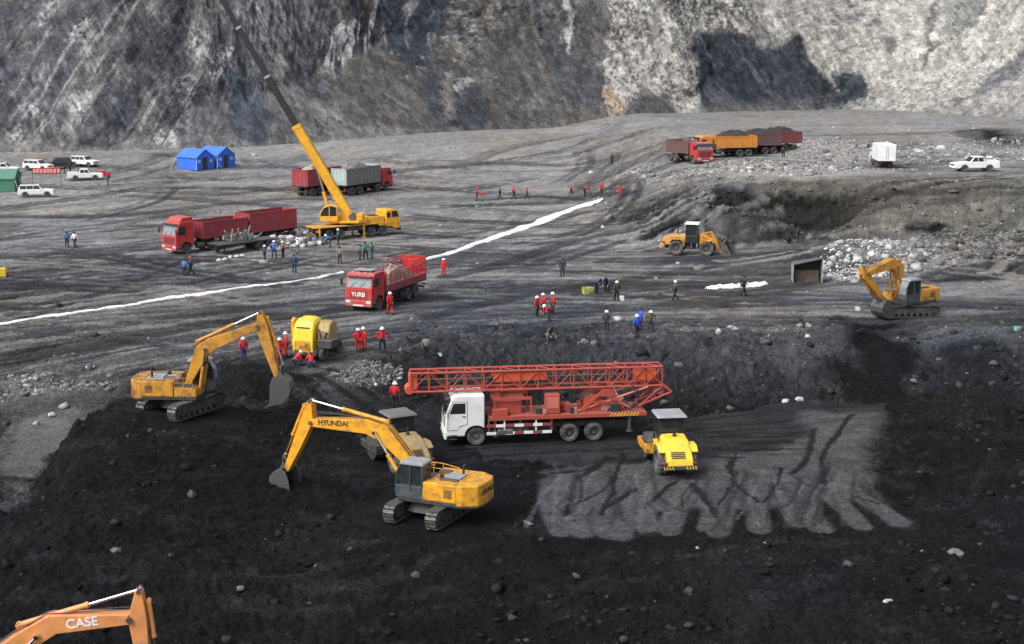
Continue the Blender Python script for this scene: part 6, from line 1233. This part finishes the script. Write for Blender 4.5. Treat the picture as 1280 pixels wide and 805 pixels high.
for x in (-2.05, 2.05): MB().cyl((x, .02, 0), (x, .02, 3.0), .04, None, 8).build('pole', STL, bn)
# ------------------------------------------------------------------ white sheeting laid across the floor
def sheet(pts, ws, label, hgt=.10):
    Q = smooth_line(g2(pts), 10); W = np.interp(np.linspace(0, 1, len(Q)), np.linspace(0, 1, len(ws)), ws); n = len(Q); m = 9; v = []; f = []
    tn = np.gradient(Q, axis=0); tn /= np.linalg.norm(tn, axis=1)[:, None]
    for i in range(n):
        for j in range(m):
            a = j / (m - 1) * 2 - 1; e = 1 + .5 * float(vnoise(np.array(i * .35), np.array(a * .7 + 3), 9)); x = Q[i, 0] - tn[i, 1] * a * W[i] / 2 * e; y = Q[i, 1] + tn[i, 0] * a * W[i] / 2 * e
            v.append((x, y, gz(x, y) + .05 + hgt * (1 - a * a) * (.6 + .6 * float(vnoise(np.array(i * .6), np.array(j * .5), 5))) + .05 * abs(float(vnoise(np.array(i * 1.7), np.array(j * 1.1), 6)))))
    k = len(v); v += [(a, b, c - .12) for a, b, c in v]
    for i in range(n - 1):
        for j in range(m - 1): a = i * m + j; f += [(a, a + 1, a + m + 1, a + m), (a + k + m, a + k + m + 1, a + k + 1, a + k)]
        for j in (0, m - 1): a = i * m + j; q = (a, a + m, a + m + k, a + k); f.append(q if j == 0 else q[::-1])
    for i in (0, n - 1):
        for j in range(m - 1): a = i * m + j; f.append((a, a + k, a + k + 1, a + 1))
    o = MB().add(v, f).build('white_sheet', SHEET, smooth=True); tag(o, label, 'sheet', 'white sheeting'); return o
sheet([(-60, 412), (0, 404), (60, 396), (110, 389), (170, 380), (230, 371), (300, 361), (360, 352), (428, 341)], [.7, .75, .6, .9, .65, .8, .6, .4, .45], 'long narrow strip of white sheeting from the left edge to the red stake truck')
sheet([(533, 323), (570, 313), (620, 296), (665, 281), (705, 266), (735, 255), (750, 250)], [.5, .7, 1.4, 1.6, 1.8, 2.0, 2.3], 'wide white sheeting strip running from the stake truck to the far walkers', .16)
sheet([(884, 360), (905, 357), (930, 356), (958, 354)], [.5, 2.0, 2.2, .6], 'short crumpled white sheet beside the person in black', .25)

# ------------------------------------------------------------------ small things on the ground
def put(o, px, py, rz=0.0, sink=.02):
    x, y, z = G(px, py); o.location = (x, y, gz(x, y) - sink); o.rotation_euler = (0, 0, rz); return o
def rock(seed, s):
    q = random.Random(seed); v = [Vector(p) for p in ICO]; f = [tuple(int(i) for i in a) for a in ICF]
    # one split for facets, then chip the corners
    cache = {}; nf = []
    def mid(a, b):
        k = (min(a, b), max(a, b))
        if k not in cache: v.append(((v[a] + v[b]) / 2).normalized()); cache[k] = len(v) - 1
        return cache[k]
    for a, b, c in f: ab, bc, ca = mid(a, b), mid(b, c), mid(c, a); nf += [(a, ab, ca), (b, bc, ab), (c, ca, bc), (ab, bc, ca)]
    sx, sy, sz = q.uniform(.8, 1.3), q.uniform(.7, 1.0), q.uniform(.55, .8)
    P = [p * (1 + q.uniform(-.2, .14)) for p in v]; pl = [(Vector((q.uniform(-1, 1), q.uniform(-1, 1), q.uniform(-.2, 1))).normalized(), q.uniform(.55, .8)) for _ in range(5)]
    out = []
    for p in P:
        for n, d in pl:
            e = p.dot(n)
            if e > d: p = p - n * (e - d)
        out.append((p.x * sx * s, p.y * sy * s, p.z * sz * s + .3 * s))
    return MB().add(out, nf)
RK = {'grey': mat('grey_boulder', (.17, .165, .155), .9, dirt=.5, dcol=(.07, .065, .06), dust=.2, scale=4, bump=.6), 'white': mat('white_rock', (.50, .49, .47), .9, dirt=.4, dcol=(.2, .19, .18), dust=.1, scale=4, bump=.5), 'black': mat('coal_boulder', (.028, .027, .027), .7, dirt=.5, dcol=(.06, .055, .05), dust=.2, scale=4, bump=.6)}
for i, (px, py, s, c, lb) in enumerate([(1042, 297, .85, 'grey', 'largest grey boulder at the foot of the earth bank'), (1012, 299, .6, 'grey', 'flat grey boulder left of the largest one at the foot of the bank'), (1196, 690, .36, 'grey', 'single pale grey boulder on the black coal at lower right'),
        (145, 684, .26, 'grey', 'grey stone on the coal slope at lower left'), (1000, 500, .34, 'white', 'white rock in the bank above the roller lanes, right one of two'), (982, 502, .30, 'white', 'white rock in the bank above the roller lanes, left one of two'), (1010, 420, .3, 'white', 'white rock lying right on the edge of the upper bench'), (898, 417, .35, 'white', 'white rock at the brink above the drilling truck tail'),
        (920, 414, .28, 'white', 'small white rock beside another at the brink above the road roller'), (1142, 478, .3, 'grey', 'grey lump in the dark slope below the right-hand excavator'), (1110, 752, .2, 'white', 'small white stone near the bottom right'), (957, 678, .14, 'white', 'tiny white stone just below the roller lanes'), (872, 683, .12, 'white', 'tiny pale stone below the middle roller lanes'),
        (1153, 688, .14, 'white', 'small white stone left of the grey boulder at lower right'), (112, 460, .36, 'white', 'round white stone on the grey ground at far left'), (138, 471, .3, 'grey', 'grey stone beside the round white stone at far left'), (847, 330, .3, 'white', 'white stone in front of the wheel loader'), (878, 336, .75, 'grey', 'slab-like grey rock below the wheel loader front wheel'),
        (820, 347, .22, 'white', 'small white stone left of the slab-like rock'), (730, 430, .45, 'grey', 'grey rock on the bench above the drilling mast, left of two'), (742, 432, .4, 'grey', 'grey rock on the bench above the drilling mast, right of two'), (550, 442, .24, 'white', 'pale stone beside the person in grey above the mast tip'),
        (65, 520, .35, 'white', 'white slab of rock at the edge of the grey hollow'), (45, 530, .25, 'white', 'white stone on the pale ground of the grey hollow'), (300, 735, .22, 'grey', 'grey stone on the coal at bottom centre left'), (640, 770, .24, 'black', 'black coal lump near the bottom centre'), (520, 720, .26, 'black', 'black coal lump below the clean yellow excavator'), (860, 740, .28, 'black', 'black coal lump on the dark ground below the roller lanes'), (1060, 705, .3, 'black', 'black coal lump below the right end of the roller lanes'), (240, 620, .3, 'black', 'black coal lump on the heap left of the excavator bucket')]):
    o = rock(60 + i, s).build('boulder', RK[c]); put(o, px, py, i * 1.3, .1 * s); tag(o, lb, 'rock', 'loose rocks')
# open-fronted steel box beside the rubble bank
t = empty('steel_shelter', P_BOX, R(-6), 'open-fronted dark steel box with pale side sheets beside the rubble bank', 'shelter')
MB().box((0, .8, .95), (2.6, .06, 1.9)).build('back_panel', DRK, t); MB().add([(-1.3, -.9, 1.55), (1.3, -.9, 2.15), (1.3, .9, 2.0), (-1.3, .9, 1.6), (-1.3, -.9, 1.62), (1.3, -.9, 2.22), (1.3, .9, 2.07), (-1.3, .9, 1.67)], [(3, 2, 1, 0), (4, 5, 6, 7), (0, 1, 5, 4), (1, 2, 6, 5), (2, 3, 7, 6), (3, 0, 4, 7)]).build('roof_panel', CABB, t)
MB().prism([(1.26, 0), (1.26, 2.12), (1.32, 2.12), (1.32, 0)], -1.2, .85).build('right_sheet', mat('pale_teal_sheet', (.33, .42, .42), .6), t); MB().prism([(-1.32, 0), (-1.32, 1.55), (-1.26, 1.55), (-1.26, 0)], -1.0, .85).build('left_sheet', GREY, t)
MB().box((0, .3, .5), (2.2, .9, 1.0)).build('inner_crate', mat('brown_crate', (.09, .05, .04), .8), t, bev=.03)
# planks, crates, bags
def plank(px, py, L_, w_, rz, lb, m=WOOD, th=.12): o = MB().box((0, 0, th / 2), (L_, w_, th)).box((L_ * .3, 0, th + .03), (.1, w_ * 1.1, .05)).build('plank', m, bev=.015); put(o, px, py, rz); tag(o, lb, 'plank', 'planks')
plank(1262, 326, 3.6, .35, .1, 'long pale plank lying on the dark strip at the right edge', th=.2); plank(1234, 341, 1.9, .3, -.15, 'short pale plank left of the long one at the right edge', th=.2); plank(812, 366, 3.0, .2, .3, 'thin pole lying in the ground behind the walking person')
plank(50, 478, 2.6, .10, .05, 'blue pipe lying across the stone litter at far left', mat('blue_pipe', (.15, .28, .45), .5), th=.08)
def crate(px, py, s, m, lb, name='crate', cat='crate'):
    mb = MB().box((0, 0, s[2] / 2), s); 
    for z in (.15, .5, .85): mb.box((0, 0, s[2] * z), (s[0] * 1.06, s[1] * 1.06, s[2] * .1))
    o = mb.build(name, m, bev=.02); put(o, px, py, .3); tag(o, lb, cat)
crate(735, 367, (.9, .6, .6), mat('yellow_green_plastic', (.48, .50, .10), .6), 'yellow-green crate beside the stooping person in navy'); crate(777, 376, (.35, .25, .45), WHT, 'white bag set down beside the person in dark green', 'bag', 'bag'); crate(1272, 412, (.4, .4, .35), mat('mint_plastic', (.25, .5, .38), .6), 'small mint-green box at the right edge of the bench')
crate(1, 344, (.9, .6, .8), LEM, 'yellow box cut off by the left edge of the photo')
# scrap and sacks by the crane
rr3 = random.Random(4)
sk = [mat('white_sack', (.62, .62, .60), .85, dirt=.3), mat('grey_scrap', (.24, .235, .225), .8, dirt=.5), SCRAPM]
def sack(q, s): 
    mb = rock(q, s); return mb
ORD = ['first', 'second', 'third', 'fourth', 'fifth', 'sixth', 'seventh', 'eighth']
for i in range(8):
    px = 326 + i * 10.5; py = 313 - i * 1.3 + rr3.uniform(-1.5, 1.5); o = sack(300 + i, rr3.uniform(.3, .45)).build('sack', sk[0 if i % 3 else 1]); put(o, px, py, rr3.random() * 6); tag(o, ORD[i] + ' large pale sack from the left along the front of the scrap heap', 'sack', 'sacks along the scrap heap')
for i, (px, py) in enumerate([(274, 325), (281, 324), (288, 322), (296, 321), (303, 320)]): o = sack(400 + i, .32).build('sack', sk[0]); put(o, px, py, i); tag(o, ORD[i] + ' white sack from the left in the row before the flatbed trailer', 'sack', 'white sacks before the flatbed')
for i, (px, py) in enumerate([(395, 295), (402, 296), (408, 298)]): o = MB().box((0, 0, .4), (1.1, .8, .8), None, (.85, .8)).box((.1, 0, .9), (.7, .6, .3)).build('rusty_crate', SCRAPM, bev=.03); put(o, px, py, i); tag(o, ('leftmost', 'middle', 'rightmost')[i] + ' of three rusty blocks piled at the crane rear', 'scrap', 'rusty blocks')

# ------------------------------------------------------------------ people
def skin_mesh(name, V, Eg, Rd, m, sub=1):
    me = bpy.data.meshes.new(name + '_frame'); me.from_pydata([tuple(v) for v in V], Eg, []); o = bpy.data.objects.new('tmp', me); col.objects.link(o)
    md = o.modifiers.new('s', 'SKIN'); md.use_smooth_shade = True
    for i, q in enumerate(me.skin_vertices[0].data): q.radius = (Rd[i], Rd[i]) if not isinstance(Rd[i], tuple) else Rd[i]; q.use_root = (i == 0)
    sd = o.modifiers.new('u', 'SUBSURF'); sd.levels = sub; sd.render_levels = sub
    r_ = bpy.data.meshes.new_from_object(o.evaluated_get(bpy.context.evaluated_depsgraph_get())); bpy.data.objects.remove(o); r_.name = name; r_.materials.clear(); r_.materials.append(m); r_.polygons.foreach_set('use_smooth', [True] * len(r_.polygons)); return r_
def figure(pose):
    """joints in metres, facing +X; returns meshes of body, jacket, trousers, boots, headgear"""
    J = dict(pel=(0, 0, .93), wai=(0, 0, 1.08), che=(.01, 0, 1.30), nec=(0, 0, 1.47), hea=(.02, 0, 1.58), top=(.02, 0, 1.66))
    for n, s in (('l', 1), ('r', -1)):
        J.update({'sh' + n: (0, s * .19, 1.41), 'el' + n: (-.03, s * .25, 1.13), 'wr' + n: (.05, s * .24, .90), 'pa' + n: (.07, s * .235, .83), 'hi' + n: (0, s * .09, .90), 'kn' + n: (.02, s * .11, .49), 'an' + n: (-.02, s * .12, .09), 'to' + n: (.15, s * .14, .045)})
    def mv(names, fn):
        for q in names: J[q] = fn(*J[q])
    if pose == 'walk':
        J.update(knl=(.16, .1, .5), anl=(.24, .1, .10), tol=(.41, .11, .07), knr=(-.02, -.1, .48), anr=(-.30, -.1, .14), tor=(-.16, -.11, .05), ell=(-.14, .25, 1.14), wrl=(-.12, .25, .90), pal=(-.11, .25, .83), elr=(.08, -.25, 1.13), wrr=(.24, -.22, .98), par=(.29, -.21, .92))
    if pose == 'hips':
        for n, s in (('l', 1), ('r', -1)): J.update({'el' + n: (-.06, s * .40, 1.17), 'wr' + n: (.06, s * .22, 1.04), 'pa' + n: (.09, s * .18, .99)})
        J.update(knl=(.02, .16, .49), anl=(-.01, .19, .09), tol=(.15, .22, .045), knr=(.02, -.15, .49), anr=(-.01, -.17, .09), tor=(.15, -.2, .045))
    if pose in ('bend', 'crouch'):
        a = R(52 if pose == 'bend' else 38); up_ = ['wai', 'che', 'nec', 'hea', 'top'] + [k + n for k in ('sh',) for n in 'lr']
        dz = 0 if pose == 'bend' else -.50; dx_ = -.10 if pose == 'bend' else -.16
        def bend(x, y, z): zz = z - .93; return (x * math.cos(a) + zz * math.sin(a) + dx_, y, .93 + dz + zz * math.cos(a) - x * math.sin(a))
        mv(up_, bend); mv(['pel'], lambda x, y, z: (dx_, y, .93 + dz))
        for n, s in (('l', 1), ('r', -1)):
            sh = J['sh' + n]; J['el' + n] = (sh[0] + .12, s * .25, sh[2] - .26); J['wr' + n] = (sh[0] + .30, s * .20, sh[2] - .42); J['pa' + n] = (sh[0] + .34, s * .19, sh[2] - .48); J['hi' + n] = (dx_, s * .09, .90 + dz)
            if pose == 'crouch': J['kn' + n] = (.22, s * .2, .50); J['an' + n] = (-.06, s * .16, .10); J['to' + n] = (.11, s * .2, .045)
            else: J['kn' + n] = (.06, s * .12, .49)
    k = list(J); V = [Vector(J[q]) for q in k]; ix = {q: i for i, q in enumerate(k)}
    Eg = [('pel', 'wai'), ('wai', 'che'), ('che', 'nec'), ('nec', 'hea'), ('hea', 'top')]
    for n in 'lr': Eg += [('che', 'sh' + n), ('sh' + n, 'el' + n), ('el' + n, 'wr' + n), ('wr' + n, 'pa' + n), ('pel', 'hi' + n), ('hi' + n, 'kn' + n), ('kn' + n, 'an' + n), ('an' + n, 'to' + n)]
    rad = dict(pel=(.11, .10), wai=(.10, .09), che=(.10, .08), nec=.055, hea=(.088, .092), top=(.07, .075), sh=.05, el=.04, wr=.03, pa=(.036, .02), hi=.085, kn=.058, an=.04, to=.035)
    Rd = [rad.get(q, rad.get(q[:-1])) for q in k]; E2 = [(ix[a], ix[b]) for a, b in Eg]
    # fingers, unequal and slightly curled, thumb off the side of the palm; nose
    for n, s in (('l', 1), ('r', -1)):
        w_, p_ = Vector(J['wr' + n]), Vector(J['pa' + n]); d = (p_ - w_).normalized(); sx = Vector((1, 0, 0)); sx = (sx - d * sx.dot(d)).normalized()
        for i, ln_ in enumerate((.075, .085, .08, .06)):
            a = p_ + sx * (.026 - .018 * i) + d * .03; b = a + d * ln_ * .6; c = b + d * ln_ * .4 - Vector((0, s * .02, 0)); V += [b, c]; Rd += [.010, .008]; E2 += [(ix['pa' + n], len(V) - 2), (len(V) - 2, len(V) - 1)]
        V.append(p_ + sx * .05 + d * .02); Rd.append(.010); E2.append((ix['pa' + n], len(V) - 1))
    body = skin_mesh('body', V, E2, Rd, SKIN)
    def sub(names, edges, r_, nm, m):
        jj = {q: i for i, q in enumerate(names)}; return skin_mesh(nm, [Vector(J[q]) if isinstance(q, str) else q for q in names], [(jj[a], jj[b]) for a, b in edges], r_, m)
    jn = ['wai', 'pel', 'che', 'shl', 'ell', 'wrl', 'shr', 'elr', 'wrr', 'nec']
    jacket = sub(jn, [('wai', 'pel'), ('wai', 'che'), ('che', 'nec'), ('che', 'shl'), ('shl', 'ell'), ('ell', 'wrl'), ('che', 'shr'), ('shr', 'elr'), ('elr', 'wrr')], [(.155, .145), (.165, .15), (.175, .15), .085, .065, .05, .085, .065, .05, .075], 'jacket', CL['red'])
    tn_ = ['pel', 'hil', 'knl', 'anl', 'hir', 'knr', 'anr']; trousers = sub(tn_, [('pel', 'hil'), ('hil', 'knl'), ('knl', 'anl'), ('pel', 'hir'), ('hir', 'knr'), ('knr', 'anr')], [(.15, .14), .105, .08, .065, .105, .08, .065], 'trousers', CL['dark'])
    bt = MB()
    for n in 'lr':
        a, b = Vector(J['an' + n]), Vector(J['to' + n]); d = (b - a); d.z = 0; d = d.normalized(); zf = min(a.z - .09, b.z - .045); c = (a + b) / 2; yw = math.atan2(d.y, d.x)
        Mx = Matrix.Translation((c.x, c.y, zf)) @ Matrix.Rotation(yw, 4, 'Z'); bt.box((0, 0, .05), (.28, .10, .10), Mx, (.85, .8)).box((-.08, 0, .15), (.11, .10, .14), Mx)
    boots = bt.build('boots', BLK, mesh=True)
    h_, t_ = Vector(J['hea']), Vector(J['top']); ax = (t_ - h_).normalized(); q = ax.to_track_quat('Y', 'X').to_matrix().to_4x4(); q.translation = h_
    hel = MB().lathe([(.125, .035), (.165, .03), (.165, .045), (.128, .055), (.125, .10), (.10, .155), (.05, .185), (.001, .19)], 18, q).build('helmet', HELM['white'], mesh=True, smooth=True)
    hair = MB().lathe([(.09, -.03), (.108, .02), (.112, .06), (.10, .105), (.07, .135), (.001, .145)], 14, q).build('hair', HELM['hair_hat'], mesh=True, smooth=True)
    return dict(body=body, jacket=jacket, trousers=trousers, boots=boots, helmet=hel, hair=hair)
FIG = {p: figure(p) for p in ('stand', 'walk', 'hips', 'bend', 'crouch')}
LOWZ = {p: min(v.co.z for v in FIG[p]['boots'].vertices) for p in FIG}
def dress(o, m): o.material_slots[0].link = 'OBJECT'; o.material_slots[0].material = m
for i, (P, pose, yaw, top, leg, head, lb) in enumerate(PEOPLE):
    t = empty('person', (P.x, P.y, gz(P.x, P.y) - LOWZ[pose] - .01), R(yaw), lb, 'person', 'people on the site'); F_ = FIG[pose]; sc = 1.0 + .05 * math.sin(i * 2.3); t.scale = (sc * 1.06, sc * 1.1, sc)
    place('body', F_['body'], t); dress(place('jacket', F_['jacket'], t), CL[top]); dress(place('trousers', F_['trousers'], t), CL[leg]); place('boots', F_['boots'], t)
    if head == 'hair_hat': place('hair', F_['hair'], t)
    else: dress(place('helmet', F_['helmet'], t), HELM[head])
